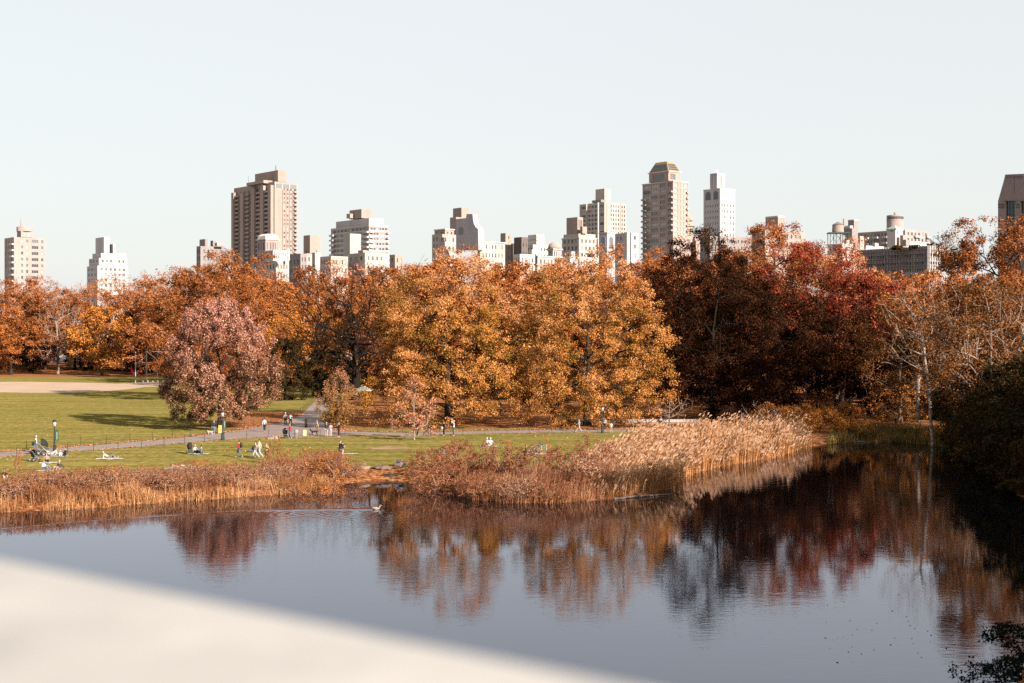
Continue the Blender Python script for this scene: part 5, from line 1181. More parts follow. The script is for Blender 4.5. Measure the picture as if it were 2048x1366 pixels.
def patchy(P, lo, hi, seed, cell=2.6, amt=0.75):
    """heights that rise and fall in clumps a few metres across"""
    g = np.random.default_rng(seed); x0 = P[:, :2].min(0) - cell; n = ((P[:, :2].max(0) - x0) / cell).astype(int) + 3
    A = g.random(n); q = (P[:, :2] - x0) / cell; i = q.astype(int); f = q - i; f = f * f * (3 - 2 * f)
    v = (A[i[:, 0], i[:, 1]] * (1 - f[:, 0]) + A[i[:, 0] + 1, i[:, 1]] * f[:, 0]) * (1 - f[:, 1]) + (A[i[:, 0], i[:, 1] + 1] * (1 - f[:, 0]) + A[i[:, 0] + 1, i[:, 1] + 1] * f[:, 0]) * f[:, 1]
    return g.uniform(lo, hi, len(P)) * (1 - amt + amt * 1.5 * v), v
# pale reed bed on the spit and along the bank behind it
p1 = scatter([(1135,990),(1150,945),(1195,920),(1260,905),(1330,905),(1378,915),(1380,950),(1352,975),(1300,990),(1230,999)], 5200, 11, dmax=20)
blades('reed_bed', p1, patchy(p1, 1.0, 2.6, 61, 1.4, .85)[0] * (0.42 + 0.58 * sstep(17, 27, CX / 1024 * 0 + (p1[:, 0] / p1[:, 1] * F) / 10.0)), 0.022, G_REED, 'tall pale reed bed with feathery heads on the spit', 'reeds', seed=3, plume=0.75, tuft=3, lean=0.30, wind=(0.16, 0.03), mats=[G_REED, G_PLUME])
p2 = scatter([(1372,956),(1330,905),(1400,890),(1500,882),(1560,879),(1600,880),(1625,893),(1610,898),(1560,914),(1500,925),(1450,933),(1400,945)], 7000, 12, dmax=14)
blades('reed_bed', p2, patchy(p2, .9, 2.3, 62, 1.5, .85)[0], 0.026, G_REED, 'golden reed bed running along the bank to the crimson oak', 'reeds', seed=4, plume=0.6, tuft=3, lean=0.30, wind=(0.14, 0.03), mats=[G_REED, G_PLUME])
# dry grass fringe west of the rocks
LEFT = [(-40,1030),(0,1027),(90,1023),(170,1019),(260,1011),(335,1005),(400,1002),(470,996),(545,991),(612,985),(650,976),(672,970),(690,958),(668,945),(640,935),(560,938),(470,938),(400,945),(330,955),(250,962),(150,955),(60,955),(-40,958)]
p3 = scatter(LEFT, 10000, 13, dmax=4.6, clump=0.7); h3, v3 = patchy(p3, .25, 1.15, 63, 1.3, .9); p3, h3 = p3[h3 > .14], h3[h3 > .14]
blades('dry_grass', p3, h3, 0.018, G_DRY, 'dry straw-coloured grass fringing the pond from the rocks to the picnic lawn', 'grass', seed=5, lean=0.5, tuft=1, wind=(0.05, -0.05))
p4 = scatter([(x, y - 6) for x, y in LEFT], 9000, 14, dmin=1.0, dmax=11.0, clump=0.7); h4, v4 = patchy(p4, .5, 1.5, 64, 2.4, .9); p4, h4 = p4[v4 > .32], h4[v4 > .32]
blades('rusty_weeds', p4, h4, 0.013, G_RUST, 'rust-red dry weeds behind the straw-coloured grass fringe', 'weeds', seed=6, lean=0.45, tuft=4, wind=(0.03, 0.0))
# weeds in front of the shrubs on the spit
SPIT = [(905,990),(950,1002),(1010,1006),(1080,1009),(1150,1005),(1232,1000),(1240,975),(1150,965),(1060,965),(960,965),(915,970)]
p5 = scatter(SPIT, 7000, 15, dmax=7, clump=0.5)
blades('dry_grass', p5, patchy(p5, .5, 1.7, 65, 1.6, .7)[0], 0.016, G_DRY, 'dry brown grass at the water edge below the maroon shrubs', 'grass', seed=7, lean=0.45, tuft=2, mats=[G_RUST])
p5b = scatter(SPIT, 3000, 25, dmax=5, clump=0.6)
blades('dry_grass', p5b, rg.uniform(0.4, 1.0, len(p5b)), 0.018, G_DRY, 'straw tufts among the brown grass at the tip of the spit', 'grass', seed=17, lean=0.5, tuft=1)
# sedge by the east shore
p6 = scatter([(1650,890),(1720,886),(1790,886),(1850,890),(1900,899),(1895,884),(1850,872),(1760,868),(1680,868)], 5200, 16, dmax=9, clump=0.5)
blades('green_sedge', p6, rg.uniform(0.4, 1.25, len(p6)), 0.022, G_GREEN, 'green and straw sedge on the shore below the pale bare trunks', 'sedge', seed=8, lean=0.4, tuft=3)
# fallen leaves
def fallen(name, P, size, mat, label, seed):
    g = np.random.default_rng(seed); n = len(P); a = g.uniform(0, 2 * PI, n)
    t = np.stack([np.cos(a), np.sin(a), g.normal(0, .25, n)], 1); b = np.stack([-np.sin(a), np.cos(a), g.normal(0, .25, n)], 1)
    s = (size * g.uniform(0.5, 1.4, n))[:, None]; c = P + np.array([[0, 0, 0.045]])
    V = np.stack([c - t * s, c + b * s * .7, c + t * s, c - b * s * .7], 1).reshape(-1, 3); V[:, 2] = np.maximum(V[:, 2], np.repeat(P[:, 2], 4) + 0.012)
    tag(mesh_obj(name, fast_mesh(name, V, np.arange(4 * n).reshape(-1, 4)), mat), label, 'leaves', kind='stuff')
L_FALL = leaf_mat('fallen_leaf_mix', [(0.18, 0.06, 0.02), (0.36, 0.13, 0.05), (0.50, 0.22, 0.10), (0.58, 0.34, 0.20)], trans=0.1, patch=0.2)
def along(px, n, sd, seed):
    g = np.random.default_rng(seed); W = np.array([[*gp(x, y)] for x, y in px]); seg = np.linalg.norm(np.diff(W, axis=0), axis=1); cs = np.concatenate([[0], np.cumsum(seg)])
    t = g.uniform(0, cs[-1], n); q = np.column_stack([np.interp(t, cs, W[:, k]) for k in range(3)]); q[:, :2] += g.normal(0, 1, (n, 2)) * sd; q[:, 2] = LAWN + 0.01; return q
drift = np.concatenate([along([(x, y - 1) for x, y in FAR_EDGE_L], 3400, 0.45, 1), along([(x, y - 1) for x, y in FAR_EDGE_R], 3400, 0.6, 2), along(NEAR_EDGE, 900, 0.4, 3), along([(604,828),(575,840),(540,849)], 500, 0.4, 4)])
fallen('fallen_leaves', drift, 0.10, L_FALL, 'orange drifts of fallen leaves along the path edges', 1)
def boxpts(poly, n, seed):
    return scatter(poly, n, seed, z=LAWN + 0.01, dmin=6)
lawnl = np.concatenate([boxpts([(0,950),(400,930),(700,905),(1180,900),(1180,872),(640,878),(440,886),(0,920)], 1100, 31), boxpts([(0,890),(330,872),(560,845),(330,800),(0,800)], 800, 32)])
fallen('fallen_leaves', lawnl, 0.09, L_FALL, 'loose leaves sprinkled over the mown lawns', 2)
under = boxpts([(690,862),(1000,859),(1330,857),(1500,850),(1500,815),(1000,800),(720,800),(650,835)], 9000, 33)
fallen('fallen_leaves', under, 0.12, L_FALL, 'thick leaf fall under the golden trees', 3)

g_ = np.random.default_rng(77); q_ = [wp(x, y) for x, y in zip(g_.uniform(1640, 2040, 130), 1040 + 290 * g_.random(130))] + [wp(x, y) for x, y in zip(g_.uniform(760, 1500, 110), g_.uniform(985, 1080, 110))]
q_ = np.array([(x, y, 0.0) for x, y in q_]); q_ = q_[pond_dist(q_[:, 0], q_[:, 1]) < -0.5]
fallen('floating_leaves', q_ - np.array([[0, 0, 0.035]]), 0.05, leaf_mat('wet_leaves', [(0.03, 0.02, 0.01), (0.12, 0.05, 0.02), (0.25, 0.12, 0.05)], trans=0.0), 'small leaves floating on the open water', 9)

# ---- shrubs along the shore, each its own plant
S1 = None
def shrub_row(items, leaf, bark, group, protos, **kw):
    """items: (x, ground row, width px, height px, label)"""
    first = []
    for i, (x, y, w, h, lab) in enumerate(items):
        p = gp(x, y, 0.5); s = p.y / F; W = w * s; Hh = h * s
        if len(first) < protos:
            o = bush('shrub', lab, p.x, p.y, W, Hh, leaf, bark, group=group, **kw); first.append((o, W, Hh))
        else:
            src, W0, H0 = first[i % protos]
            copy_tree(src, 'shrub', lab, p.x, p.y, W / W0, rnd.uniform(0, 6.28), group=group, sz=Hh / H0)
shrub_row([(870,972,110,78,'dark-footed maroon shrub beside the landing rocks'), (930,962,120,84,'tallest maroon shrub in front of the two white picnickers'),
           (1000,965,120,74,'maroon shrub in the middle of the spit'), (1065,968,120,70,'maroon shrub below the parked bicycles'), (1130,968,100,66,'thin red shrub between the bicycles and the reeds'),
           (1190,965,90,88,'red-brown shrub leaning into the reed bed'), (850,945,80,48,'low maroon shrub on the lawn side of the rocks'), (905,940,90,52,'round maroon shrub on the lawn side'),
           (960,985,90,56,'brown shrub dipping into the water at the spit'), (1100,992,90,48,'small brown shrub at the tip of the spit')],
          L_MAROON, B_TWIG, 'maroon shrubs of the spit', 4, tips=300, per=16, spread=0.26, size=0.055, shell=0.2, tip_r=0.008)
shrub_row([(668,958,100,70,'leafy orange-green bush beside the landing rocks'), (612,955,100,60,'orange bush behind the straw grass near the hugging couple'), (648,975,90,52,'green-speckled bush at the waterline'),
           (590,975,60,40,'small orange bush above the straw grass'), (548,935,30,62,'thin orange sapling next to the person in the tan coat'), (385,950,80,26,'red-leaved bush hiding the lying picnickers'),
           (450,966,110,34,'red bush below the walkers'), (300,975,100,36,'low red bush by the open grass'), (195,978,120,42,'red bush below the reclining sunbather'), (112,984,120,42,'red bush in front of the white-haired picnicker'),
           (36,990,120,46,'reddish bush at the picture edge by the water'), (36,960,16,50,'spindly yellow sapling by the edge of the picnic lawn')],
          leaf_mat('orange_shrub_leaves', [(0.10, 0.07, 0.012), (0.24, 0.085, 0.025), (0.38, 0.13, 0.04), (0.48, 0.20, 0.08)], patch=0.4, pscale=0.6), B_TWIG, 'orange shrubs of the west shore', 3, tips=220, per=11, spread=0.22, size=0.055, shell=0.2, tip_r=0.008)
shrub_row([(1640,868,90,46,'amber bush at the end of the reed bed'), (1705,872,70,34,'amber bush before the two dark stumps of trunk'), (1790,866,130,90,'round amber bush with coin-like leaves on the east shore'), (1600,862,80,50,'brown bush behind the reed bed'),
           (1545,858,80,46,'brown bush under the low dark oak'), (1905,885,70,70,'amber sprays hanging over the dark bank'), (1880,880,60,34,'olive bush at the foot of the leaning bare tree'), (1680,850,90,40,'russet bush in the oak shade')],
          L_AMBER, B_DARK, 'amber bushes of the east shore', 3, tips=260, per=15, spread=0.35, size=0.075, shell=0.25)
shrub_row([(20,1000,90,40,'twiggy brown weed clump at the picture edge by the water'), (75,990,100,44,'twiggy brown weed clump below the white-haired picnicker'), (140,988,90,40,'twiggy brown weed clump below the black-clad sitter'), (215,985,100,46,'twiggy brown weed clump below the sunbather'),
           (275,980,90,40,'twiggy brown weed clump at the open grass gap'), (340,980,90,38,'twiggy brown weed clump below the patterned blanket'), (400,972,100,36,'twiggy brown weed clump below the sitting pair'), (455,972,90,34,'twiggy brown weed clump below the red jacket'), (505,968,100,36,'twiggy brown weed clump below the pink hoodie'), (565,966,90,40,'twiggy brown weed clump below the tan coat'),
           (720,972,60,34,'small twiggy weed clump at the foot of the landing'), (700,950,60,40,'twiggy weed clump on the grass end of the landing'), (1160,975,90,60,'twiggy brown weed clump at the start of the reed bed'), (1040,990,100,50,'twiggy brown weed clump low on the spit')],
          leaf_mat('weed_seedheads', [(0.10, 0.042, 0.024), (0.22, 0.095, 0.052), (0.36, 0.18, 0.105), (0.48, 0.29, 0.19)], patch=0.4, pscale=0.5), B_TWIG, 'twiggy weed clumps along the shore', 3, tips=420, per=5, spread=0.2, size=0.045, shell=0.15, tip_r=0.009, shape='vase')
for (x, y, h, lab) in [(1020,940,58,'slim leafy sapling standing up from the maroon shrubs'), (1094,940,66,'tall thin sapling beside the parked bicycles'), (1122,938,56,'thin dark-leaved sapling near the reeds')]:
    p = gp(x, y, 0.6); bush('sapling', lab, p.x, p.y, 1.1, h * p.y / F, L_AMBER, B_TWIG, tips=60, per=5, spread=0.16, size=0.055, shell=0.1, group='saplings of the spit', cat='sapling')
tree('bare_shrub', 'bare pale-twigged shrub at the end of the reed bed', 1522, 868, 800, 90, None, B_GREY, crown=0.2, tips=120, tip_r=0.014, trunk=0.06, shape='vase', cat='shrub')
tree('bare_shrub', 'small leafless tree in front of the bench row', 1340, 856, 790, 90, L_RUSSET, B_GREY, crown=0.3, tips=160, per=1, spread=.3, size=0.1, tip_r=0.014, trunk=0.09, shape='vase', cat='tree')
# ================================================================== things in the park
M_IRON = plain((0.012, 0.016, 0.015), .5, .4, .1, 4.0)
def lamp(x, y, label, banner, hpx):
    p = gp(x, y); s = hpx / F * p.y / 3.55
    r = empty('lamp_post', p, 0, label, 'lamp post', 'park lamp posts'); r.scale = (s, s, s)
    MB().lathe([(.22, 0), (.22, .10), (.17, .16), (.15, .75), (.17, .80), (.10, .88), (.075, 1.0), (.062, 2.65), (.08, 2.7), (.06, 2.76)], 12).obj('pole', M_IRON, r, smooth=False)
    gm = plain((0.62, 0.50, 0.42), .35, .5, .05, 3.0)
    MB().lathe([(.08, 2.765), (.13, 2.85), (.21, 3.20), (.20, 3.24)], 12).obj('globe', gm, r, smooth=True)
    for k in range(4):
        t = k * PI / 2 + .4; MB().tube([(.09 * math.cos(t), .09 * math.sin(t), 2.77), (.15 * math.cos(t), .15 * math.sin(t), 2.86), (.225 * math.cos(t), .225 * math.sin(t), 3.2)], .013, 4).obj('rib', M_IRON, r)
    MB().lathe([(.245, 3.242), (.235, 3.29), (.17, 3.40), (.07, 3.47), (.03, 3.49), (.035, 3.52), (.006, 3.56)], 12).obj('cap', M_IRON, r, smooth=True)
    if banner:
        bn = MB().box(.09, .40, -.012, .012, 1.32, 2.38).obj('banner', plain((0.012, 0.085, 0.045), .8, .2, .1, 3.0), r)
        for z in (1.33, 2.385): MB().tube([(.02, 0, z), (.43, 0, z)], .014, 5).obj('bracket', M_IRON, r)
        g = random.Random(int(x)); mb = MB(); z = 2.22
        while z > 1.55:
            h = g.uniform(.025, .045); u = .20 + g.uniform(-.012, .02); mb.box(u, u + g.uniform(.07, .11), -.018, -.0125, z - h, z); z -= h + .022
        mb.box(.19, .24, -.018, -.0125, 1.40, 1.47); mb.obj('lettering', plain((0.45, 0.52, 0.47), .8, .2, .05, 3.0), bn)
lamp(109, 907, 'black park lamp post with green banner beside the picnic strollers', True, 69)
lamp(445, 880, 'black park lamp post with green banner by the pink maple', True, 60)
lamp(1205, 866, 'black park lamp post at the start of the white bench row', False, 56)

# ---- fences: thin iron posts with wires
def fence(name, px, label, step=3.0, h=0.95, mat=None):
    W = [gp(x, y) for x, y in px]; seg = [(W[i+1] - W[i]).length for i in range(len(W) - 1)]; L = sum(seg)
    r = empty(name, W[0], 0, label, 'fence', 'wire fences along the paths'); n = int(L / step)
    def pos(t):
        for i, s in enumerate(seg):
            if t <= s or i == len(seg) - 1: return W[i].lerp(W[i+1], min(1, t / s)) - W[0]
            t -= s
    P = [pos(L * i / n) for i in range(n + 1)]; pm_ = mat or plain((0.035, 0.018, 0.015), .7, .3, .2, 3.0)
    me = MB().box(-.022, .022, -.022, .022, 0, h).mesh('post'); me.materials.append(pm_)
    for p in P: o = bpy.data.objects.new('post', me); link(o, r); o.location = p; o.rotation_euler = (rnd.uniform(-.03, .03), rnd.uniform(-.03, .03), 0)
    for z in (h - .08, h * .45): MB().tube([p + Vector((0, 0, z)) for p in P], .005, 3).obj('wire', pm_, r)
fence('wire_fence', [(-60,923.5),(0,916.5),(100,908),(220,899.5),(330,891),(440,881.5),(540,875.5),(640,875),(690,873.5)], 'wire fence between the picnic lawn and the path')
fence('wire_fence', [(-60,908.5),(0,903.5),(100,895.5),(220,886.5),(330,877),(400,869.5),(470,860.5),(540,847.5),(575,838.5),(604,826),(626,806)], 'wire fence between the path and the great lawn', 3.4)
fence('wire_fence', [(880,871.5),(1000,868.5),(1100,866.5),(1195,866)], 'wire fence on the grass side of the path near the benches', 2.6)
fence('wire_fence', [(668,856.5),(700,861.5),(760,863.5),(820,864),(900,861.5),(1000,859.5),(1100,858),(1190,857.5)], 'wire fence on the leaf-strewn side of the path under the golden trees', 3.0)

# ---- bench row
M_SLAT = plain((0.47, 0.40, 0.36), .35, .5, .06, 3.0)
def bench(x, y, label):
    p = gp(x, y); r = empty('park_bench', p, R(2), label, 'bench', 'row of pale park benches')
    for k in range(4): MB().box(-1.16, 1.16, -.30 + k * .13, -.19 + k * .13, .44, .475).obj('seat_slat', M_SLAT, r)
    for k in range(3): MB().box(-1.16, 1.16, .25 + k * .02, .285 + k * .02, .56 + k * .125, .66 + k * .125).obj('back_slat', M_SLAT, r)
    for sx in (-1.0, 0, 1.0): MB().tube([(sx, -.26, 0), (sx, -.24, .40), (sx, .20, .425), (sx, .33, .92)], .028, 5).tube([(sx, .22, .41), (sx, .34, 0)], .028, 5).obj('leg', plain((0.12, 0.115, 0.11), .8, .3, .1, 3.0), r)
for i, (x, lab) in enumerate(((1213, 'pale park bench right beside the plain lamp post'), (1248, 'second pale bench of the row counted from the plain lamp post'), (1283, 'third pale bench of the row counted from the plain lamp post'), (1318, 'fourth pale bench of the row, with a seated visitor'), (1353, 'fifth pale bench of the row, half hidden by reeds'), (1388, 'last pale bench of the row, in the oak shade'))):
    bench(x, 853.5 - i * .15, lab.replace('right beside', 'closest to'))

# ---- ball-field things
p = gp(271, 766); fp = empty('flag_post', p, 0, 'grey post carrying a red pennant at the edge of the infield', 'flag post')
s = p.y / F
MB().tube([(0, 0, 0), (0, 0, 62 * s)], .13, 8).obj('post', plain((0.30, 0.29, 0.28), .6, .4, .2, 1.0), fp)
mb = MB(); mb.add([(-.15, 0, 19 * s), (-8.5 * s, .1, 19.5 * s), (-9.5 * s, -.1, 33 * s), (-8.0 * s, 0, 32 * s), (-.15, .05, 21.5 * s)], [(0, 1, 2, 3, 4), (4, 3, 2, 1, 0)]); 
mb = MB(); f0 = [Vector((-.15, 0, 19 * s)), Vector((-4.5 * s, .25, 19.6 * s)), Vector((-9 * s, 0, 20 * s)), Vector((-9.4 * s, -.1, 33 * s)), Vector((-7.6 * s, .1, 31 * s)), Vector((-3.4 * s, -.2, 24 * s))]; bk = [q + Vector((0, .04, 0)) for q in f0]; k = len(f0)
mb.add(f0 + bk, [tuple(range(k)), tuple(range(k, 2 * k))[::-1]] + [(i, k + i, k + (i+1) % k, (i+1) % k) for i in range(k)]); mb.obj('pennant', plain((0.42, 0.012, 0.018), .8, .2, .1, 2.0), fp)
p = gp(312, 765); bs = empty('backstop', p, 0, 'steel backstop frame with slanting top bars behind the pink maple', 'backstop'); s = p.y / F
M_PIPE = plain((0.38, 0.38, 0.37), .4, .5, .1, 2.0)
for x0 in (-24, -2, 20): MB().tube([(x0 * s, 2.5, 0), (x0 * s, 2.5, 62 * s)], .10, 6).obj('post', M_PIPE, bs)
for x0 in (-24, -2, 20): MB().tube([(x0 * s, 2.5, 62 * s), ((x0 + 26) * s, -1.0, 48 * s)], .10, 6).obj('top_bar', M_PIPE, bs)
for z in (18, 40, 62): MB().tube([(-24 * s, 2.5, z * s), (20 * s, 2.5, z * s)], .06, 6).obj('rail', M_PIPE, bs)
p = gp(306, 764.5); tb = empty('team_bench', p, 0, 'long dark team bench with pale supports at the infield edge', 'bench'); s = p.y / F
MB().box(-22 * s, 22 * s, -.25, .25, .55, .65).obj('seat', M_IRON, tb)
for k in range(5): MB().box((-20 + k * 10 - 1.2) * s, (-20 + k * 10 + 1.2) * s, -.2, .2, 0, .548).obj('leg', plain((0.33, 0.27, 0.24), .9, .2, .1, 2.0), tb)

# ---- signs, stumps, canopy
p = gp(440.5, 867); sg = empty('yellow_sign', p, R(5), 'small yellow standing sign beside the lamp post at the maple', 'sign')
for sy in (-1, 1): MB().box(-.22, .22, -.015, .015, -.5, .5, 0, Matrix.Translation((0, sy * .14, .52)) @ Matrix.Rotation(sy * .24, 4, 'X')).obj('board', plain((0.55, 0.30, 0.06), .6, .3, .1, 3.0), sg)
p = gp(610, 871.5); sg = empty('yellow_green_sign', p, R(-5), 'pale yellow-green folding sign on the path by the dog walker', 'sign')
for sy in (-1, 1): MB().box(-.19, .19, -.012, .012, -.36, .36, 0, Matrix.Translation((0, sy * .11, .36)) @ Matrix.Rotation(sy * .26, 4, 'X')).obj('board', plain((0.45, 0.52, 0.20), .6, .3, .06, 3.0), sg)
for x, y, h, lab in ((612, 855, 2.1, 'short dark bollard trunk standing at the path junction'),):
    p = gp(x, y); r = empty('bollard', p, 0, lab, 'bollard'); MB().lathe([(.20, 0), (.17, .3), (.16, 1.0), (.17, 1.1)], 10).obj('shaft', B_DARK, r); MB().lathe([(.19, 1.102), (.19, 1.14), (.05, 1.2)], 10).obj('top', M_IRON, r)
for x, y, w, h, lab in ((1683, 838, .75, 5.0, 'dark bare stump of trunk in the oak shade'), (1703, 842, .6, 3.4, 'shorter dark stump beside the other in the oak shade'), (1836, 862, .55, 7.0, 'pale broken trunk standing upright among amber leaves'), (829.5, 867, .22, 1.6, 'short dark post just behind the slender young tree')):
    p = gp(x, y); r = empty('trunk_stump', p, 0, lab, 'stump'); g = random.Random(int(x))
    pal = B_PALE if 'pale' in lab else B_DARK
    MB().tube([(g.uniform(-.05, .05) * k, 0, h * k / 5) for k in range(6)], [w / 2 * (1.25 if k == 0 else 1 - .05 * k) for k in range(6)], 9).obj('trunk', pal, r); MB().tube([(0.0, 0, h * .8), (w * .8, .1, h * 1.0)], [w * .18, w * .1], 6).obj('snag', pal, r)
p = gp(1729, 829); wp_ = empty('white_marker', p, 0, 'slim white marker post among the oak leaves', 'post'); MB().box(-.12, .12, -.06, .06, 0, 1.3).obj('post', plain((0.6, 0.58, 0.52), .7), wp_); MB().box(-.14, .14, -.08, .08, 1.302, 1.36).obj('cap', plain((0.5, 0.48, 0.44), .7), wp_)
# green and white vendor canopy
p = gp(728, 800); cv = empty('vendor_canopy', p, R(12), 'pale green and white vendor umbrella beyond the small pink maple', 'umbrella'); n_ = 8
cg, cw = plain((0.16, 0.42, 0.34), .8), plain((0.55, 0.56, 0.52), .8)
MB().tube([(0, 0, 0), (0, 0, 2.5)], .04, 6).obj('pole', M_PIPE, cv)
for k in range(n_):
    a0, a1 = 2 * PI * k / n_, 2 * PI * (k + 1) / n_; mb = MB(); q = [Vector((0, 0, 2.62)), Vector((1.8 * math.cos(a0), 1.8 * math.sin(a0), 1.95)), Vector((1.8 * math.cos(a1), 1.8 * math.sin(a1), 1.95))]; lo = [v - Vector((0, 0, .02)) for v in q]
    mb.add(q + lo, [(0, 1, 2), (5, 4, 3), (1, 4, 5, 2)]); dr = [Vector((v.x, v.y, v.z - .25)) for v in q[1:]]; mb.add([q[1], q[2], dr[1], dr[0]], [(0, 1, 2, 3)]); mb.obj('canopy_panel', cg if k % 2 else cw, cv)
MB().box(-.7, .7, -.4, .4, .0, .9).obj('cart', plain((0.05, 0.05, 0.05), .5, .4), cv)

# ---- rocks, logs, duck
def rock(x, y, wpx, h, dm, col, label, seed, z=None, rz=0):
    p = gp(x, y, LAWN if z is None else z); w = wpx * p.y / F; g = np.random.default_rng(seed)
    bm = bmesh.new(); bmesh.ops.create_icosphere(bm, subdivisions=4, radius=1.0)
    dirs = unit(g.normal(size=(14, 3))); offs = g.uniform(.60, .95, 14)
    for v in bm.verts:
        c = np.array(v.co); d = unit(c); r_ = 1.0
        for k in range(14):
            t = d @ dirs[k]
            if t > 0: r_ = min(r_, offs[k] / t)
        q = d * r_ * (1 + .03 * math.sin(9 * d[0] + seed) * math.cos(8 * d[1]))
        v.co = (q[0] * w / 2, q[1] * dm / 2, q[2] * h * .75 + h * .28)
    me = bpy.data.meshes.new('boulder'); bm.to_mesh(me); bm.free()
    m, nt, out = new_mat('weathered_rock'); tc = N(nt, 'ShaderNodeTexCoord'); ns = N(nt, 'ShaderNodeTexNoise'); ns.inputs['Scale'].default_value = 1.7; ns.inputs['Detail'].default_value = 9; ns.inputs['Roughness'].default_value = .7
    rp = N(nt, 'ShaderNodeValToRGB'); rp.color_ramp.elements[0].position = .36; rp.color_ramp.elements[1].position = .64; rp.color_ramp.elements[0].color = (*[c * .14 for c in col], 1); rp.color_ramp.elements[1].color = (col[0] * .72, col[1] * .64, col[2] * .60, 1)
    d = N(nt, 'ShaderNodeBsdfDiffuse'); bp = N(nt, 'ShaderNodeBump'); bp.inputs['Strength'].default_value = .8; bp.inputs['Distance'].default_value = .12
    nt.links.new(tc.outputs['Object'], ns.inputs['Vector']); nt.links.new(ns.outputs[0], rp.inputs[0]); nt.links.new(ns.outputs[0], bp.inputs['Height']); nt.links.new(bp.outputs[0], d.inputs['Normal']); nt.links.new(rp.outputs[0], d.inputs[0]); nt.links.new(d.outputs[0], out.inputs[0])
    return tag(mesh_obj('boulder', me, m, None, (p.x, p.y, gz(p.x, p.y) - .08 if z is None else z), (0, 0, rz)), label, 'boulder', 'landing rocks')
rock(801, 932, 30, .75, 1.2, (.34, .31, .29), 'black and white mottled boulder at the landing', 1)
rock(765, 935, 40, .48, 1.4, (.26, .19, .16), 'brown boulder beside the mottled one at the landing', 2)
rock(722, 935, 46, .34, 1.8, (.33, .27, .23), 'flat pinkish rock at the grass end of the landing', 3)
rock(772, 946, 74, .30, 2.6, (.36, .30, .26), 'long pale stone slab in front of the brown boulder', 4, z=.30)
rock(780, 957, 52, .42, 1.5, (.09, .08, .075), 'dark wet rock under the pale stone slab', 5, z=.02)
rock(815, 956, 40, .5, 1.6, (.06, .055, .05), 'black wet rock between the slab and the maroon shrub', 6, z=.05)
rock(748, 952, 30, .36, 1.2, (.11, .09, .08), 'small dark rock by the straw grass', 8, z=.08)
rock(803, 973, 12, .22, .6, (.02, .02, .02), 'small black stone alone in the water', 9, z=-.05)
rock(543, 878, 26, .55, 1.0, (.40, .34, .32), 'pale low boulder on the grass beside the path', 7)
def log(x0, y0, x1, y1, r, label):
    a, c = gp(x0, y0, .05), gp(x1, y1, .03); o = empty('floating_log', (a + c) / 2, 0, label, 'log'); a2, c2 = a - o.location, c - o.location
    MB().tube([a2, a2.lerp(c2, .4) + Vector((0, .1, .06)), c2], [r, r * .9, r * .5], 8).obj('stem', B_GREY, o, smooth=True); MB().tube([a2.lerp(c2, .45), a2.lerp(c2, .55) + Vector((0, .25, .22))], [r * .5, r * .2], 5).obj('snag', B_GREY, o)
log(1228, 998, 1345, 988, .09, 'long grey branch lying in the water before the reed bed')
log(1708, 884.5, 1742, 885, .10, 'pale log at the waterline of the east shore')
dk = empty('duck', (DUCK.x, DUCK.y, 0.0), R(8), 'pale duck swimming alone with a long wake', 'duck')
def blob(name, c, r, mat, parent, sub=2):
    bm = bmesh.new(); bmesh.ops.create_icosphere(bm, subdivisions=sub, radius=1.0)
    for v in bm.verts: v.co = Vector((c[0] + v.co.x * r[0], c[1] + v.co.y * r[1], c[2] + v.co.z * r[2]))
    for f in bm.faces: f.smooth = True
    me = bpy.data.meshes.new(name); bm.to_mesh(me); bm.free(); return mesh_obj(name, me, mat, parent)
bm = bmesh.new(); bmesh.ops.create_icosphere(bm, subdivisions=3, radius=1.0)
for v in bm.verts:
    x, y, z = v.co; t = max(0, -x); v.co = (x * .30, y * .13 * (1 - .35 * t), .06 + z * .10 + .10 * t ** 2 + (.05 if x > .7 else 0))
for f in bm.faces: f.smooth = True
me = bpy.data.meshes.new('body'); bm.to_mesh(me); bm.free(); mesh_obj('body', me, plain((0.24, 0.19, 0.16), .8), dk)
MB().tube([(.22, 0, .10), (.27, 0, .20), (.29, 0, .27)], [.06, .045, .05], 8).obj('neck', plain((0.30, 0.25, 0.21), .8), dk, smooth=True); blob('head', (.31, 0, .30), (.07, .05, .055), plain((0.10, 0.12, 0.08), .6), dk); MB().box(.36, .44, -.022, .022, .275, .30).obj('bill', plain((0.45, 0.25, 0.05), .6), dk)
for sy in (-1, 1): blob('wing', (-.03, sy * .11, .11), (.20, .03, .07), plain((0.28, 0.22, 0.18), .8), dk)

# ---- strollers, bicycles, blankets, bags, dogs
def wheel(name, parent, loc, r, mat, spokes=0, axis='X', tr=.02):
    bm = bmesh.new(); n, m_ = 20, 6
    vs = [[bm.verts.new(((0 + tr * math.sin(b)), (r - tr + tr * math.cos(b)) * math.cos(a), (r - tr + tr * math.cos(b)) * math.sin(a))) for b in [2 * PI * j / m_ for j in range(m_)]] for a in [2 * PI * i / n for i in range(n)]]
    for i in range(n):
        for j in range(m_): bm.faces.new((vs[i][j], vs[(i+1) % n][j], vs[(i+1) % n][(j+1) % m_], vs[i][(j+1) % m_]))
    me = bpy.data.meshes.new(name); bm.to_mesh(me); bm.free()
    w = mesh_obj(name, me, mat, parent, loc, (0, 0, PI / 2 if axis == 'Y' else 0))
    mb = MB(); mb.tube([(-.03, 0, 0), (.03, 0, 0)], .025, 6)
    for k in range(spokes or 5): a = 2 * PI * k / (spokes or 5); mb.tube([(0, 0, 0), (0, (r - tr) * math.cos(a), (r - tr) * math.sin(a))], .006 if spokes else .012, 3, cap=False)
    mb.obj('spokes', M_PIPE, w); return w
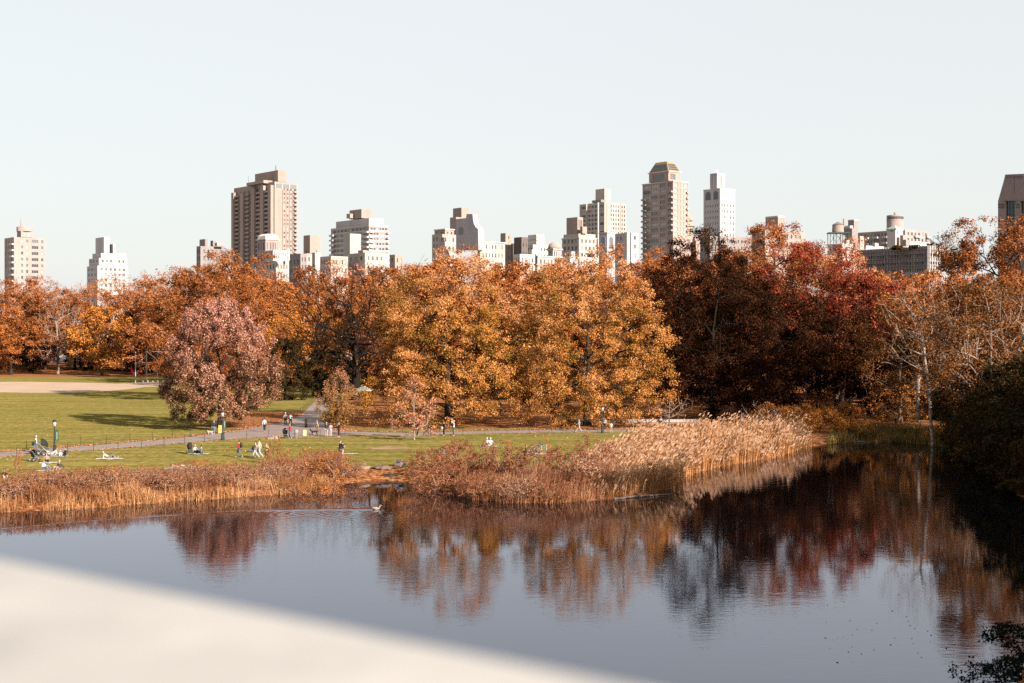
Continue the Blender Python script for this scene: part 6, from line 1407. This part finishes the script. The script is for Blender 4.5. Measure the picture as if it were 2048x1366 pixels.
def stroller(x, y, rz, label, col=(0.010, 0.014, 0.016), lin=(0.05, 0.05, 0.05), big=1.0):
    p = gp(x, y); r = empty('stroller', p, rz, label, 'stroller', 'picnickers\' strollers'); r.scale = (big,) * 3
    rub = plain((0.015, 0.015, 0.015), .8)
    for sx in (-.28, .28):
        wheel('wheel', r, (sx, .34, .17), .17, rub); wheel('wheel', r, (sx, -.36, .12), .12, rub)
        MB().tube([(sx, .36, .17), (sx, -.02, .52), (sx, -.38, .14)], .015, 5).tube([(sx, -.3, .18), (sx, .12, .62), (sx, .50, 1.02)], .015, 5).obj('frame', M_PIPE, r)
    MB().tube([(-.28, .50, 1.02), (.28, .50, 1.02)], .022, 6).obj('handle', rub, r)
    mb = MB(); mb.box(-.22, .22, -.36, .08, .42, .50); mb.box(-.22, .22, -.05, .05, 0, .55, 0, Matrix.Translation((0, .10, .47)) @ Matrix.Rotation(-.55, 4, 'X')); mb.obj('seat', plain(lin, .9), r)
    bm = bmesh.new(); rows = []
    for i in range(9):
        a = -.35 + i * (PI * .62) / 8; rows.append([bm.verts.new((.27 * math.cos(t), .16 - (.44 * math.sin(t) ** .8 + .02) * math.cos(a), .72 + (.44 * math.sin(t) ** .8 + .02) * math.sin(a))) for t in np.linspace(0, PI, 9)])
    for i in range(8):
        for j in range(8): bm.faces.new((rows[i][j], rows[i][j+1], rows[i+1][j+1], rows[i+1][j]))
    for f in bm.faces: f.smooth = True
    me = bpy.data.meshes.new('canopy'); bm.to_mesh(me); bm.free(); mesh_obj('canopy', me, plain(col, .85), r)
    MB().box(-.2, .2, -.2, .22, .2, .34).obj('basket', plain((.04, .04, .045), .9), r)
    return r
stroller(69, 923, R(150), 'black stroller with white mark on its hood at the west picnic')
stroller(87, 911, R(110), 'large black stroller with tilted hood behind the west picnic', big=1.45)
stroller(380, 908, R(20), 'dark stroller beside the sitting pair', (0.02, 0.012, 0.012))
stroller(571, 876, R(170), 'dark stroller pushed on the path by the person in red')
def blanket(x, y, w, d, col, label, rz=0, seed=0, col2=None):
    p = gp(x, y); g = np.random.default_rng(seed + 40); n = 14; u = np.linspace(-.5, .5, n); U, V_ = np.meshgrid(u, u)
    Z = .035 + .022 * np.sin(U * 11 + seed) * np.cos(V_ * 9 + seed) + g.uniform(0, .02, U.shape); ed = 1 + .05 * np.sin(7 * (U + V_) + seed)
    V = np.stack([U.ravel() * w * ed.ravel(), V_.ravel() * d * ed.ravel(), Z.ravel()], 1); ii = (np.arange(n - 1)[:, None] * n + np.arange(n - 1)).ravel(); Q = np.stack([ii, ii + 1, ii + n + 1, ii + n], 1)
    lo = V.copy(); lo[:, 2] -= .02; Q2 = (Q + len(V))[:, ::-1]; 
    m = plain(col, .95, .1, .3 if col2 is None else .5, 5.0)
    tag(mesh_obj('picnic_blanket', fast_mesh('picnic_blanket', np.concatenate([V, lo]), np.concatenate([Q, Q2]), smooth=True), m, None, (p.x, p.y, LAWN), (0, 0, rz)), label, 'blanket', 'picnic blankets')
blanket(97, 926, 1.6, 1.5, (.55, .50, .46), 'white blanket under the red-haired sitter', R(20), 1)
blanket(88, 941.5, 1.5, 1.0, (.55, .50, .45), 'cream cloth under the sitter in pale blue', R(5), 2)
blanket(118, 913, 1.6, 1.2, (.50, .47, .42), 'pale blanket of the child in white behind the lamp post', R(-10), 3)
blanket(219, 918, 2.6, 1.3, (.60, .52, .46), 'white blanket of the reclining sunbather', R(3), 4)
blanket(397, 908, 2.2, 1.3, (.45, .50, .52), 'pale blue-white blanket of the sitting pair by the stroller', R(0), 5)
blanket(362, 937, 2.8, 1.4, (.46, .44, .45), 'patterned white blanket half hidden by the red bush', R(-5), 6, 1)
blanket(700, 908, 1.7, 1.0, (.45, .37, .35), 'crumpled white blanket beside the hugging couple', R(0), 7, 1)
blanket(1078, 908, 3.6, 1.6, (.58, .50, .46), 'white blanket under the parked bicycles', R(0), 8)
blanket(978, 893, 2.0, 1.2, (.5, .46, .42), 'white cloth under the two picnickers in white', R(0), 9)
blanket(895, 905, 1.8, 1.0, (.42, .42, .44), 'grey blanket behind the tallest maroon shrub', R(0), 10)
def bicycle(x, y, rz, tilt, label, col):
    p = gp(x, y); r = empty('bicycle', p, rz, label, 'bicycle', 'parked bicycles'); r.rotation_euler = (tilt, 0, rz)
    rub = plain((0.03, 0.04, 0.04), .7); fm = plain(col, .4, .5, .05, 3.0)
    for sx in (-.52, .52): wheel('wheel', r, (sx, 0, .34), .34, rub, 12, 'Y', .022)
    fr = [((-.52, 0, .34), (-.12, 0, .30)), ((-.12, 0, .30), (-.24, 0, .86)), ((-.24, 0, .80), (-.52, 0, .34)), ((-.22, 0, .78), (.36, 0, .80)), ((-.12, 0, .30), (.37, 0, .70)), ((.34, 0, .92), (.52, 0, .34))]
    mb = MB()
    for a, c in fr: mb.tube([a, c], .024, 6)
    mb.obj('frame', fm, r); MB().tube([(.36, -.28, .98), (.33, 0, .95), (.36, .28, .98)], .016, 5).obj('handlebar', rub, r); MB().box(-.36, -.14, -.07, .07, .88, .93).obj('saddle', rub, r); MB().tube([(-.12, .1, .30), (-.12, .1, .14)], .012, 4).tube([(-.12, -.1, .30), (-.12, -.1, .46)], .012, 4).obj('pedals', rub, r)
bicycle(1066, 905, R(25), R(28), 'white-framed bicycle leaning beside the brown-jacketed sitter', (.55, .50, .48)); bicycle(1083, 906, R(-40), R(-24), 'second pale bicycle propped against the first', (.50, .52, .48)); bicycle(1076, 903, R(80), R(14), 'dark teal bicycle behind the two pale ones', (.06, .11, .12))
def bag(name, x, y, z, size, col, label, cat, rz=0, pos=None):
    p = pos or gp(x, y); r = empty(name, (p.x, p.y, p.z + z), rz, label, cat); w, d, h = size
    bm = bmesh.new(); bmesh.ops.create_cube(bm, size=1.0); bmesh.ops.bevel(bm, geom=bm.edges[:], offset=.18, segments=3, affect='EDGES')
    for v in bm.verts: v.co = (v.co.x * w * (1 - .15 * v.co.z), v.co.y * d, v.co.z * h + h / 2)
    for f in bm.faces: f.smooth = True
    me = bpy.data.meshes.new('body'); bm.to_mesh(me); bm.free(); mesh_obj('body', me, plain(col, .8), r)
    MB().tube([(-w * .25, -d * .4, h * .9), (0, -d * .5, h * 1.12), (w * .25, -d * .4, h * .9)], .012, 4).obj('handle', plain(col, .8), r); MB().box(-w * .3, w * .3, d * .42, d * .62, h * .12, h * .5).obj('pocket', plain([c * 1.3 for c in col], .8), r)
def dog(x, y, rz, col, label, s=1.0, col2=None):
    p = gp(x, y); r = tag(bpy.data.objects.new('dog', None), label, 'dog'); link(r); r.location = p; r.rotation_euler = (0, 0, rz); r.scale = (s, s, s)
    # trunk, neck, head and tail along one spine; legs with hocks
    pts = [(.30, .40, .10), (.18, .38, .115), (0, .40, .095), (-.2, .42, .085), (-.30, .42, .06)]
    V = [(.26, 0, .40), (.10, 0, .38), (-.10, 0, .40), (-.28, 0, .42), (.36, 0, .50), (.44, 0, .58), (.55, 0, .55), (-.40, 0, .48), (-.50, 0, .60)]
    Rr = [.11, .105, .09, .085, .07, .075, .04, .03, .018]; E = [(0, 1), (1, 2), (2, 3), (0, 4), (4, 5), (5, 6), (3, 7), (7, 8)]
    for sy in (-.08, .08):
        b0 = len(V); V += [(.25, sy, .28), (.23, sy, .15), (.25, sy, .03), (.30, sy, .02)]; Rr += [.05, .032, .028, .03]; E += [(0, b0), (b0, b0 + 1), (b0 + 1, b0 + 2), (b0 + 2, b0 + 3)]
        b0 = len(V); V += [(-.24, sy, .30), (-.18, sy, .22), (-.32, sy, .14), (-.30, sy, .03), (-.24, sy, .02)]; Rr += [.06, .04, .026, .025, .028]; E += [(3, b0), (b0, b0 + 1), (b0 + 1, b0 + 2), (b0 + 2, b0 + 3), (b0 + 3, b0 + 4)]
    skin_later('body', V, E, Rr, plain(col, .9), r)
    for sy in (-1, 1): MB().tube([(.42, sy * .05, .62), (.40, sy * .09, .67), (.40, sy * .10, .57)], [.02, .025, .012], 5).obj('ear', plain(col2 or [c * .6 for c in col], .9), r)
# ================================================================== people
PENDING = []
def skin_later(name, V, E, radii, mat, parent, root=0, sub=1):
    bm = bmesh.new(); lay = bm.verts.layers.skin.verify(); vs = []
    for i, (p, r) in enumerate(zip(V, radii)):
        v = bm.verts.new(p); s = v[lay]; s.radius = (r, r) if not isinstance(r, tuple) else r; s.use_root = (i == root); vs.append(v)
    for a, c in E: bm.edges.new((vs[a], vs[c]))
    me = bpy.data.meshes.new(name); bm.to_mesh(me); bm.free()
    o = mesh_obj(name, me, mat, parent)
    m = o.modifiers.new('skin', 'SKIN'); m.use_smooth_shade = True; m.branch_smoothing = 0.4
    s = o.modifiers.new('sub', 'SUBSURF'); s.levels = s.render_levels = sub
    PENDING.append((o, mat)); return o
def finish_skins():
    dg = bpy.context.evaluated_depsgraph_get(); dg.update(); res = []
    for o, mat in PENDING:
        me = bpy.data.meshes.new_from_object(o.evaluated_get(dg)); res.append((o, me, mat))
    for o, me, mat in res:
        o.modifiers.clear(); old = o.data; o.data = me
        if not me.materials: me.materials.append(mat)
        me.polygons.foreach_set('use_smooth', [True] * len(me.polygons))
        ex = EXTRA.get(o.name)
        if ex:
            bm = bmesh.new(); bm.from_mesh(me); tmp = ex.mesh('f'); bm.from_mesh(tmp); bm.to_mesh(me); bm.free()
        if old.users == 0: bpy.data.meshes.remove(old)
EXTRA = {}
def pose(kind, g):
    """joint positions, facing -Y, 1.75 m tall"""
    J = dict(pel=(0,0,.95), waist=(0,0,1.10), chest=(0,0,1.32), nb=(0,.0,1.47), neck=(0,-.01,1.535), jaw=(0,-.02,1.60), head=(0,-.01,1.665), crown=(0,0,1.73),
             shl=(-.17,0,1.41), shr=(.17,0,1.41), ell=(-.23,.03,1.14), elr=(.23,.03,1.14), wrl=(-.24,-.07,.92), wrr=(.24,-.07,.92),
             hil=(-.09,0,.89), hir=(.09,0,.89), knl=(-.10,-.03,.50), knr=(.10,-.03,.50), anl=(-.11,.02,.09), anr=(.11,.02,.09), tol=(-.12,-.15,.04), tor=(.12,-.15,.04))
    if kind == 'walk':
        s = g.choice((-1, 1)); A, B = ('l', 'r') if s > 0 else ('r', 'l')
        sx = lambda k: -.1 if k == 'l' else .1
        J['kn' + A] = (sx(A), -.20, .51); J['an' + A] = (sx(A), -.32, .11); J['to' + A] = (sx(A), -.48, .08)
        J['kn' + B] = (sx(B), .06, .49); J['an' + B] = (sx(B), .38, .17); J['to' + B] = (sx(B), .27, .04)
        J['el' + A] = (sx(A) * 2.3, .14, 1.15); J['wr' + A] = (sx(A) * 2.3, .12, .92); J['el' + B] = (sx(B) * 2.3, -.06, 1.15); J['wr' + B] = (sx(B) * 2.1, -.26, 1.00)
    elif kind == 'phone':
        J['elr'] = (.24, -.16, 1.18); J['wrr'] = (.10, -.30, 1.40); J['ell'] = (-.26, -.12, 1.20); J['wrl'] = (-.08, -.30, 1.40)
    elif kind == 'armsup':
        J['elr'] = (.24, -.2, 1.52); J['wrr'] = (.12, -.24, 1.76); J['ell'] = (-.26, -.18, 1.48); J['wrl'] = (-.10, -.26, 1.70)
    elif kind == 'hands':
        J['elr'] = (.25, .0, 1.14); J['wrr'] = (.08, -.24, 1.12); J['ell'] = (-.25, 0, 1.14); J['wrl'] = (-.07, -.25, 1.10)
    elif kind == 'hug':
        J['elr'] = (.24, -.18, 1.22); J['wrr'] = (.12, -.38, 1.22); J['ell'] = (-.24, -.18, 1.2); J['wrl'] = (-.10, -.38, 1.16); J['head'] = (.03, -.05, 1.65); J['jaw'] = (.02, -.06, 1.59); J['crown'] = (.04, -.06, 1.72)
    elif kind == 'push':
        J['elr'] = (.25, -.10, 1.12); J['wrr'] = (.22, -.36, 1.08); J['ell'] = (-.25, -.10, 1.12); J['wrl'] = (-.22, -.36, 1.08); J['knl'] = (-.1, -.1, .5); J['anr'] = (.11, .18, .10); J['tor'] = (.11, .05, .04)
    elif kind == 'lean':
        for k, dy, dz in (('waist', -.10, -.03), ('chest', -.27, -.12), ('nb', -.38, -.18), ('neck', -.43, -.2), ('jaw', -.50, -.22), ('head', -.52, -.20), ('crown', -.55, -.18), ('shl', -.34, -.15), ('shr', -.34, -.15)):
            x, y, z = J[k]; J[k] = (x, y + dy, z + dz)
        J['ell'] = (-.22, -.42, .98); J['elr'] = (.22, -.42, .98); J['wrl'] = (-.16, -.55, .78); J['wrr'] = (.16, -.55, .78); J['anr'] = (.12, .30, .10); J['tor'] = (.12, .17, .04); J['knr'] = (.11, .08, .50)
    elif kind in ('sit', 'sitback', 'sitcross'):
        y0 = .06 if kind != 'sitback' else .16
        J.update(pel=(0,0,.13), waist=(0,y0*.4,.27), chest=(0,y0,.49), nb=(0,y0,.64), neck=(0,y0-.02,.70), jaw=(0,y0-.05,.765), head=(0,y0-.04,.83), crown=(0,y0-.03,.895), shl=(-.17,y0,.58), shr=(.17,y0,.58),
                 hil=(-.09,-.03,.12), hir=(.09,-.03,.12), knl=(-.17,-.40,.42), knr=(.17,-.42,.40), anl=(-.15,-.60,.09), anr=(.14,-.64,.09), tol=(-.16,-.77,.05), tor=(.15,-.81,.05))
        if kind == 'sitcross': J.update(knl=(-.34,-.26,.14), knr=(.34,-.26,.14), anl=(.06,-.40,.08), anr=(-.06,-.36,.10), tol=(.16,-.44,.07), tor=(-.17,-.40,.08))
        J.update(ell=(-.27,y0-.08,.36), elr=(.27,y0-.08,.36), wrl=(-.17,-.30,.40), wrr=(.17,-.30,.40))
        if kind == 'sitback': J.update(ell=(-.30,.34,.32), elr=(.30,.34,.32), wrl=(-.34,.44,.06), wrr=(.34,.44,.06))
    elif kind in ('recline', 'lie'):
        up = 1.0 if kind == 'recline' else .35
        J.update(pel=(0,0,.13), waist=(0,.14,.13+.06*up), chest=(0,.34,.14+.20*up), nb=(0,.48,.16+.30*up), neck=(0,.53,.17+.36*up), jaw=(0,.56,.18+.43*up), head=(0,.60,.17+.49*up), crown=(0,.65,.17+.54*up), shl=(-.17,.42,.14+.26*up), shr=(.17,.42,.14+.26*up),
                 ell=(-.26,.52,.06), elr=(.26,.52,.06), wrl=(-.24,.28,.06), wrr=(.24,.28,.06), hil=(-.09,-.04,.12), hir=(.09,-.04,.12), knl=(-.11,-.40,.44), knr=(.12,-.46,.22), anl=(-.11,-.60,.09), anr=(.13,-.84,.08), tol=(-.12,-.76,.06), tor=(.14,-.90,.18))
    return J
SKINS = [(0.52, 0.30, 0.21), (0.42, 0.22, 0.14), (0.58, 0.36, 0.27)]
_pp = [0]
def person(label, x, y, kind, rz, top, legs, hair=(0.03, 0.02, 0.015), h=1.72, long=0.0, hat=None, shoes=(0.35, 0.30, 0.28), sleeves=True, bare=False, group='park visitors', z=0.0, skirt=None, pos=None):
    _pp[0] += 1; g = random.Random(_pp[0]); J = pose(kind, g); s = h / 1.75; p = pos or gp(x, y)
    r = empty('person', (p.x, p.y, p.z + z), rz, label, 'person', group); r.scale = (s, s, s)
    sk = plain(SKINS[_pp[0] % 3], .6, .3, .06, 6.0)
    names = ['pel','waist','chest','nb','neck','jaw','head','crown','shl','ell','wrl','shr','elr','wrr','hil','knl','anl','tol','hir','knr','anr','tor']
    rad = dict(pel=.115, waist=.10, chest=.12, nb=.062, neck=.05, jaw=.066, head=.086, crown=.058, shl=.05, ell=.036, wrl=.026, shr=.05, elr=.036, wrr=.026, hil=.08, knl=.052, anl=.035, tol=.03, hir=.08, knr=.052, anr=.035, tor=.03)
    V = [J[n] for n in names]; Rr = [rad[n] for n in names]; ix = {n: i for i, n in enumerate(names)}
    E = [(ix[a], ix[c]) for a, c in (('pel','waist'),('waist','chest'),('chest','nb'),('nb','neck'),('neck','jaw'),('jaw','head'),('head','crown'),('chest','shl'),('shl','ell'),('ell','wrl'),('chest','shr'),('shr','elr'),('elr','wrr'),('pel','hil'),('hil','knl'),('knl','anl'),('anl','tol'),('pel','hir'),('hir','knr'),('knr','anr'),('anr','tor'))]
    hd, jw = Vector(J['head']), Vector(J['jaw']); upv = (Vector(J['crown']) - jw).normalized(); fw = Vector((0, -1, 0)); fw = (fw - upv * fw.dot(upv)).normalized()
    V.append(tuple(hd - upv * .012 + fw * .105)); Rr.append(.014); E.append((ix['head'], len(V) - 1))      # nose
    ex = MB()
    for sd in 'lr':
        w = Vector(J['wr' + sd]); e = Vector(J['el' + sd]); d = (w - e).normalized(); pm_ = w + d * .085
        V.append(tuple(pm_)); Rr.append((.032, .018)); E.append((ix['wr' + sd], len(V) - 1))
        sdv = d.cross(Vector((0, 1, 0.01))).normalized(); cl = d.cross(sdv).normalized()
        for k, (o_, L_) in enumerate(((-.026, .062), (-.009, .075), (.009, .070), (.026, .055))): a = pm_ + sdv * o_; ex.tube([a, a + d * L_ * .55 + cl * .008, a + d * L_ + cl * .03], [.0085, .008, .006], 5)
        a = w + d * .04 - sdv * .03; ex.tube([a, a + d * .025 - sdv * .025, a + d * .06 - sdv * .02], [.010, .009, .007], 5)
    for sy in (-1, 1):                                                                                    # ears
        sdv = fw.cross(upv); ex.tube([hd + sdv * sy * .08, hd + sdv * sy * .10 + upv * .012], [.022, .016], 6)
    body = skin_later('body', V, E, Rr, sk, r, 0); EXTRA[body.name] = ex
    ey = MB()
    for sy in (-1, 1): c_ = hd + fw * .083 + fw.cross(upv) * sy * .032 + upv * .004; ey.box(c_.x - .011, c_.x + .011, c_.y - .008, c_.y + .008, c_.z - .007, c_.z + .007)
    c_ = jw + fw * .074 + upv * .008; ey.box(c_.x - .022, c_.x + .022, c_.y - .006, c_.y + .006, c_.z - .005, c_.z + .005); ey.obj('face_features', plain((0.08, 0.03, 0.025), .6), r)
    # clothing follows the same joints a little further out
    tn = ['waist','chest','nb','shl','ell','shr','elr'] + (['wrl','wrr'] if sleeves else []) + ['pel']; ti = {n: i for i, n in enumerate(tn)}
    te = [('waist','chest'),('chest','nb'),('chest','shl'),('shl','ell'),('chest','shr'),('shr','elr'),('waist','pel')] + ([('ell','wrl'),('elr','wrr')] if sleeves else [])
    if not bare:
        tv = [J[n] for n in tn]; tr_ = [rad[n] * (1.22 if n in ('waist','chest') else 1.35) + (.004 if n != 'nb' else -.004) for n in tn]; tee = [(ti[a], ti[c]) for a, c in te]
        if long:
            pe = Vector(J['pel']); tv.append(tuple(pe + Vector((0, .01, -long)))); tr_.append(.17); tee.append((ti['pel'], len(tv) - 1)); tr_[ti['pel']] = .155
        skin_later('jacket', tv, tee, tr_, plain(top, .85, .2, .12, 9.0), r, 0)
    ln = ['pel','hil','knl','anl','hir','knr','anr']; li = {n: i for i, n in enumerate(ln)}
    lv = [J[n] for n in ln]; skin_later('trousers', lv, [(li[a], li[c]) for a, c in (('pel','hil'),('hil','knl'),('knl','anl'),('pel','hir'),('hir','knr'),('knr','anr'))], [rad[n] * 1.2 + .006 for n in ln], plain(legs, .85, .2, .12, 9.0), r, 0)
    if skirt:
        pe = Vector(J['pel']); MB().lathe([(.12, pe.z + .06), (.17, pe.z - .15), (.22, pe.z - .42), (.20, pe.z - .42)], 12, 0, (pe.x, pe.y, 0)).obj('skirt', plain(skirt, .85), r, smooth=True)
    for sd in 'lr':
        a, t = Vector(J['an' + sd]), Vector(J['to' + sd]); MB().tube([a + (a - t) * .25 - Vector((0, 0, .03)), a - Vector((0, 0, .02)), a.lerp(t, .6), t + (t - a) * .12], [.035, .05, .045, .022], 8).obj('shoe', plain(shoes, .7), r, smooth=True)
    bm = bmesh.new(); bmesh.ops.create_icosphere(bm, subdivisions=2, radius=1.0)
    M_ = Matrix.Translation(hd + upv * .028 - fw * .014); q = upv.to_track_quat('Z', 'Y').to_matrix().to_4x4()
    for v in bm.verts:
        c = v.co.copy(); loc = Vector((c.x * .098, c.y * .108, c.z * .092)); w = q @ loc; f_ = w.dot(fw); u_ = w.dot(upv)
        if f_ > .03 and u_ < .035: w = w - fw * (f_ - .03) + upv * (.035 - u_) * .6
        if u_ < -.02: w = w * .86 - upv * (.05 if hair[0] > .1 or g.random() < .5 else 0)
        v.co = M_ @ w
    for f in bm.faces: f.smooth = True
    me = bpy.data.meshes.new('hair'); bm.to_mesh(me); bm.free(); mesh_obj('hair', me, plain(hat or hair, .8, .3), r)
    return r
LEFT_, RIGHT_, TOCAM, AWAY = R(-90), R(90), 0.0, R(180)
blk, navy, jean, pale, white, tan, grey = (.012, .013, .015), (.02, .03, .05), (.10, .16, .24), (.50, .48, .46), (.60, .57, .54), (.42, .24, .13), (.16, .15, .15)
BL, WH, GR, RD = (.45, .30, .14), (.55, .53, .50), (.20, .17, .15), (.26, .075, .03)
person('person in pale blue shirt and jeans walking on the path with a black bag', 72, 905, 'walk', LEFT_, (.42, .50, .62), jean, WH)
person('person with long red hair in a grey vest sitting on the white blanket', 93, 925, 'sitcross', TOCAM, (.28, .22, .20), blk, RD, sleeves=False)
person('person in pale blue top and jeans kneeling forward at the front of the west picnic', 88, 941, 'sit', R(70), (.45, .48, .55), jean, RD)
person('white-haired person in dark brown jacket leaning back on the grass', 117, 941, 'sitback', R(-15), (.06, .04, .03), (.30, .27, .26), WH, sleeves=True)
person('person dressed all in black with a black cap sitting by the lamp post', 130, 912.5, 'sitcross', R(-60), blk, blk, hat=blk)
person('small child in white sitting beside the person in black', 121, 913, 'sit', R(20), white, white, WH, h=1.15, hat=(.55, .5, .47))
person('person in white with a red cap lying behind the large stroller', 103, 910, 'recline', R(-60), white, white, hat=(.35, .05, .05))
person('sunbather in white top and grey shorts reclining on a white blanket', 218, 917, 'recline', R(90), white, grey, GR, bare=False)
person('person in dark clothes sitting by the reddish bush at the picture edge', 9, 958, 'sit', R(30), blk, white, h=1.6)
person('blonde person in white and black leggings sitting by the dark stroller', 391, 907, 'sit', R(60), white, blk, BL)
person('person in a grey sweater sitting with back turned beside the blonde one', 402, 908, 'sit', R(-120), (.12, .12, .13), blk)
person('dark-haired person stretched on the patterned blanket with knees raised', 356, 936, 'lie', R(80), (.42, .40, .42), (.45, .44, .46))
person('second person lying on the patterned blanket under the red bush', 374, 938, 'lie', R(75), white, (.38, .36, .38), BL)
person('person in dark jacket over a white shirt walking a small white dog', 428, 869, 'walk', TOCAM, navy, jean, (.2, .10, .05))
person('person in white jacket and black trousers walking away on the path', 529, 864, 'walk', AWAY, (.50, .52, .54), blk, blk)
person('person with pale hair, cream top and black trousers at the path junction', 571, 851, 'stand', AWAY, (.45, .40, .33), blk, WH)
person('person in pale blue top and black shorts beside the cream-topped one', 581, 852, 'walk', AWAY, (.44, .50, .56), blk, blk)
person('person in a crimson top and jeans pushing the stroller along the path', 580, 877, 'push', R(-75), (.36, .012, .02), jean, (.25, .12, .06))
person('small child in pale blue standing behind the crimson-topped person', 593.5, 876, 'stand', AWAY, (.32, .38, .46), (.22, .24, .28), (.25, .13, .06), h=1.12)
person('person in a peach sweatshirt striding with a dark dog', 634, 869, 'walk', R(-80), (.50, .31, .20), (.20, .09, .06), GR)
person('person in dark teal jacket and beige trousers standing on the path', 653, 873.5, 'hands', R(160), (.02, .05, .06), (.42, .33, .25), (.4, .3, .22))
person('person in a lilac-grey coat next to the teal jacket', 661.5, 873.5, 'stand', R(-150), (.34, .28, .30), (.45, .40, .36), (.15, .10, .08), h=1.6)
person('person in black jacket and dark red trousers at the small maple', 678, 874, 'phone', R(-40), blk, (.17, .015, .02))
person('person in a red jacket and jeans carrying a dark backpack', 478, 915, 'walk', LEFT_, (.40, .015, .025), (.07, .11, .15), h=1.66)
person('tall person in a pale pink hoodie and washed jeans beside the tan vest', 518.5, 916, 'walk', LEFT_, (.56, .42, .35), (.38, .46, .52), h=1.86)
person('person in a tan vest and washed jeans walking with a black bag', 511, 916.5, 'walk', R(-80), (.46, .28, .15), (.40, .44, .50), h=1.66)
person('person in a long tan coat and black trousers taking a photograph', 533, 920.5, 'phone', R(-10), (.42, .23, .12), blk, long=.32, h=1.70)
person('person in black lying on the grass behind the walkers', 508, 904, 'recline', LEFT_, blk, (.10, .12, .13))
person('person in black jacket and dark jeans hugging another on the lawn', 680, 917, 'hug', R(80), blk, navy, blk, h=1.8)
person('person in black top and white trousers hugged by the other', 685.5, 917, 'hug', R(-80), (.02, .02, .025), (.56, .52, .48), (.08, .05, .04), h=1.68)
person('bald person in a long dark coat standing on the shaded leaves', 783.5, 857, 'hands', R(60), navy, jean, (.5, .32, .24), long=.2)
person('child in black jacket and red trousers held by the long dark coat', 790, 855.5, 'lean', R(-70), blk, (.40, .02, .03), (.3, .2, .12), h=1.35)
person('person in white top and black leggings stretching beside the young tree', 836, 872, 'lean', R(75), (.48, .46, .46), blk, h=1.68)
person('child in black top and white skirt on the path', 859, 873.5, 'stand', AWAY, blk, blk, blk, h=1.42, skirt=(.5, .48, .46))
person('child in maroon crouching at the path edge', 868, 862, 'sit', R(40), (.14, .012, .03), (.12, .02, .03), (.35, .2, .12), h=1.3)
person('person in black carrying a white bag on the path', 888, 871.5, 'hands', R(-60), blk, blk, h=1.7)
person('tall person in white hooded top raising a phone on the path', 907.5, 872, 'armsup', R(-70), (.50, .50, .50), (.10, .11, .12), WH, h=1.85)
person('person in slate-blue top and pink trousers striding past the lamp', 1158, 864, 'walk', LEFT_, (.20, .25, .32), (.52, .36, .33), blk)
person('person in white shirt and dark skirt half behind the plain lamp post', 1209.5, 861, 'hands', R(-40), (.45, .45, .46), navy, blk, h=1.6)
person('child in white shirt among the reed heads by the lamp', 1222.5, 866, 'stand', AWAY, white, tan, blk, h=1.35)
person('visitor in white sitting on the fourth bench', 1322, 853, 'sit', R(40), white, (.40, .38, .36), tan, z=.45, h=1.6)
person('picnicker in white with back turned, nearer the golden sapling', 981, 892, 'sit', AWAY, white, white, WH)
person('picnicker in white leaning on the other, farther from the sapling', 974.5, 892, 'sit', R(150), white, white, WH)
person('person in grey lying behind the tallest maroon shrub', 893, 904, 'lie', R(70), (.22, .23, .25), grey)
person('person in brown jacket sitting beside the parked bicycles', 1053, 907, 'sit', R(100), (.10, .08, .04), (.34, .25, .22), (.05, .03, .02))
person('vendor in a white shirt and white trousers under the green umbrella', 730, 806, 'hands', R(20), (.55, .48, .44), white, blk)
person('sitter in bright green far back under the golden tree', 808, 807, 'sit', R(20), (.05, .30, .12), jean, blk, h=1.9)
person('sitter in white beside the bright green one', 801.5, 807, 'sit', R(-20), white, jean, BL, h=1.9)
person('dark-clothed person standing before the stumps in the oak shade', 1711, 845, 'stand', R(30), navy, blk, h=1.75)
person('small figure in white in the oak shade near the marker post', 1749, 832, 'sit', R(0), white, (.4, .38, .36), BL, h=2.0)
dog(420.5, 869.5, R(170), (.48, .42, .38), 'small white dog on the path beside its walker', .9, (.05, .05, .05))
dog(629, 870.5, R(180), (.015, .013, .012), 'dark dog trotting ahead of the peach sweatshirt', 1.15)
pr = gp(478, 915); bag('backpack', 0, 0, 1.02, (.30, .20, .46), (.012, .03, .035), 'dark teal backpack on the person in red', 'backpack', R(-90), Vector((pr.x + .24, pr.y, pr.z)))
pr = gp(72, 905); bag('shoulder_bag', 0, 0, .72, (.30, .16, .40), blk, 'black shoulder bag of the walker in pale blue', 'bag', R(-90), Vector((pr.x - .30, pr.y - .05, pr.z)))
pr = gp(888, 871.5); bag('tote_bag', 0, 0, .75, (.26, .10, .36), (.5, .48, .46), 'white tote bag held by the person in black', 'bag', R(20), Vector((pr.x - .22, pr.y - .12, pr.z)))
pr = gp(511, 916.5); bag('shoulder_bag', 0, 0, .80, (.26, .14, .36), blk, 'black bag at the hip of the tan vest', 'bag', R(0), Vector((pr.x - .25, pr.y + .05, pr.z)))
finish_skins()
